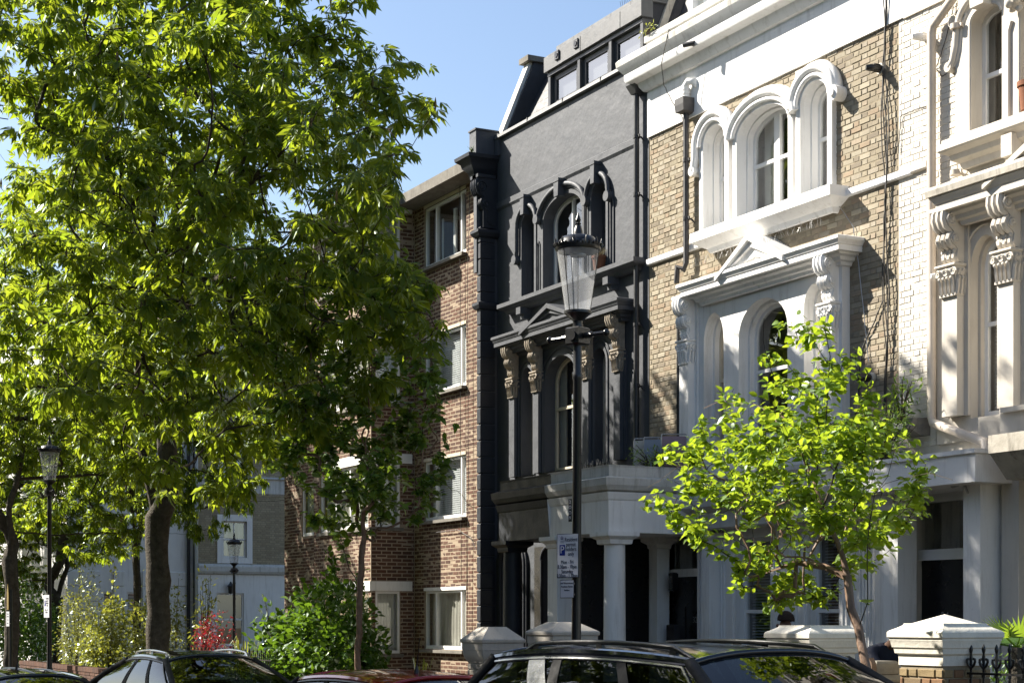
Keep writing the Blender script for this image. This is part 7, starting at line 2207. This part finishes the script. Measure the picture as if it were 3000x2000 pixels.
car('passing_car', 'small black car with ribbed roof and aerial at bottom left', -24.6, -9.75, 3.7, 1.62, 1.33, (-24.0, -21.35), (-24.4, -20.6), .92, .60, paint('black_paint', (.016, .015, .014)), aerial=(.55, .5), ribs=3)

# ---------------------------------------------------------------- people
skin = mat('skin_dark', (.12, .065, .042), (.10, .055, .035), 12, .55, .3, bump=.1)
hairm = mat('cropped_hair', (.035, .025, .02), (.02, .015, .012), 60, .9, .1, bump=.6, bscale=150)
navy = mat('navy_jacket', (.016, .02, .036), (.011, .014, .026), 5, .75, .2, bump=.4, bscale=20, wavy=3)
blackc = mat('black_clothes', (.012, .012, .013), (.008, .008, .009), 5, .8, .15, bump=.4, bscale=20, wavy=3)
def skinned(name, joints, links, m, parent, root=0, sub=2):
    me = bpy.data.meshes.new(name)
    me.from_pydata([j[0] for j in joints], links, [])
    me.materials.append(m)
    o = bpy.data.objects.new(name, me)
    put(o, parent)
    s = o.modifiers.new('skin', 'SKIN')
    sv = me.skin_vertices[0].data
    for i, j in enumerate(joints):
        sv[i].radius = (j[1], j[2] if len(j) > 2 else j[1])
        sv[i].use_root = i == root
    s.use_smooth_shade = True
    d = o.modifiers.new('sub', 'SUBSURF')
    d.levels = d.render_levels = sub
    return o
def person(label, pos, rz, lean, cloth, trousers, headturn=0, arm=0.5):
    """standing figure, x forwards; lean bends the trunk forward from the hips"""
    t = thing('person', label, 'person', pos, None, rz)
    hip = Vector((0, 0, .93))
    def up(h, f=0, s=0):                      # a point on the trunk axis h above the hips
        return hip + Vector((math.sin(lean) * h + math.cos(lean) * f, s, math.cos(lean) * h - math.sin(lean) * f))
    neck, head = up(.56), up(.70, .06 if lean > .2 else .02)
    sh = [up(.48, 0, s * .19) for s in (-1, 1)]
    J, Lk = [], []
    def add(p, *r): J.append((tuple(p), *r)); return len(J) - 1
    pel = add(hip, .14, .11)
    w = add(up(.18), .135, .1); ch = add(up(.36), .165, .115); nk = add(up(.5), .1, .085); nn = add(neck, .058)
    Lk += [(pel, w), (w, ch), (ch, nk), (nk, nn)]
    hands = []
    for k, s in enumerate((-1, 1)):
        a = add(sh[k], .075)
        dn = Vector((.12 + arm * .25, s * .06, -.28))
        e = add(sh[k] + dn, .052)
        wr = add(sh[k] + dn + Vector((.05 + arm * .2, -s * .03, -.22 + arm * .12)), .036)
        Lk += [(nk, a), (a, e), (e, wr)]
        hands.append((Vector(J[wr][0]), (Vector(J[wr][0]) - Vector(J[e][0])).normalized(), s))
    top = skinned('jacket', J, Lk, cloth, t)
    J, Lk = [], []
    pel = add(hip + Vector((0, 0, .02)), .145, .115)
    for s in (-1, 1):
        h_ = add(hip + Vector((0, s * .095, -.06)), .098)
        kn = add(Vector((.06, s * .11, .5)), .068)
        an = add(Vector((-.02, s * .12, .09)), .05)
        Lk += [(pel, h_), (h_, kn), (kn, an)]
    skinned('trousers', J, Lk, trousers, t)
    for s in (-1, 1): MB().cbox(-.1, .19, s * .12 - .05, s * .12 + .05, 0, .09, .03).build('shoe', M['iron'], t, 40)
    J, Lk = [], []
    d = (head - neck).normalized()
    fw = Vector((math.cos(lean * .5), 0, -math.sin(lean * .5)))
    fw.rotate(Matrix.Rotation(headturn, 3, 'Z'))
    n0 = add(neck - d * .05, .055); n1 = add(neck + d * .06, .052); c0 = add(head + d * .03 + fw * .012, .088, .08); c1 = add(head + d * .12, .083, .076); jw = add(head - d * .055 + fw * .045, .05)
    Lk = [(n0, n1), (n1, c0), (c0, c1), (c0, jw)]
    hd = skinned('head', J, Lk, skin, t)
    side = fw.cross(d).normalized()
    f = MB()
    f.tube([head + d * .045 + fw * .09, head + d * .0 + fw * .115, head - d * .005 + fw * .1], [.008, .016, .01], 6)
    f.tube([head - d * .045 + fw * .09 - side * .025, head - d * .045 + fw * .098, head - d * .045 + fw * .09 + side * .025], .008, 5)
    for s in (-1, 1): f.ball(head + d * .02 + side * s * .088, .022, 6, 5)
    f.build('face', skin, hd, 60)
    e = MB()
    for s in (-1, 1): e.ball(head + d * .045 + fw * .083 + side * s * .032, .011, 6, 5)
    e.build('eye', M['iron'], hd, 60)
    hr = MB()
    def cap(u, v):
        a, b_ = 2 * math.pi * u, v * 1.72
        q = side * math.cos(a) * math.sin(b_) * .095 + fw * math.sin(a) * math.sin(b_) * .098 + d * math.cos(b_) * .098
        return tuple(head + d * .095 - fw * .012 + q + Vector((0, 0, .003 * math.sin(u * 90) * math.sin(v * 40))))
    hr.grid(cap, 24, 10)
    hr.build('hair', hairm, hd, 60)
    for p, dr, s in hands:
        J, Lk = [], []
        sd = dr.cross(Vector((0, 0, 1))).normalized()
        w0 = add(p - dr * .03, .03, .022); w1 = add(p + dr * .05, .04, .018)
        Lk.append((w0, w1))
        for k in range(4):
            o = sd * (k - 1.5) * .02
            ln = (.065, .078, .072, .055)[k]
            b0 = add(p + dr * .075 + o, .0105); b1 = add(p + dr * (.075 + ln * .5) + o + Vector((0, 0, -.012)), .0095); b2 = add(p + dr * (.075 + ln * .8) + o + Vector((0, 0, -.04)), .008)
            Lk += [(w1, b0), (b0, b1), (b1, b2)]
        t0 = add(p + dr * .03 + sd * s * .042, .013); t1 = add(p + dr * .075 + sd * s * .058 + Vector((0, 0, -.02)), .010)
        Lk += [(w0, t0), (t0, t1)]
        skinned('hand', J, Lk, skin, t, 0, 1)
    return t
p1y = -3.1
person('person with cropped hair in black clothes standing behind the gate pier', (fX(2300, p1y), p1y, .24), math.radians(140), .12, blackc, blackc, .3)
p2y = -3.5
person('person in navy jacket bending forward between the two brick piers', (fX(2538, p2y) , p2y, .36), math.radians(-5), .75, navy, blackc, 0, .9)
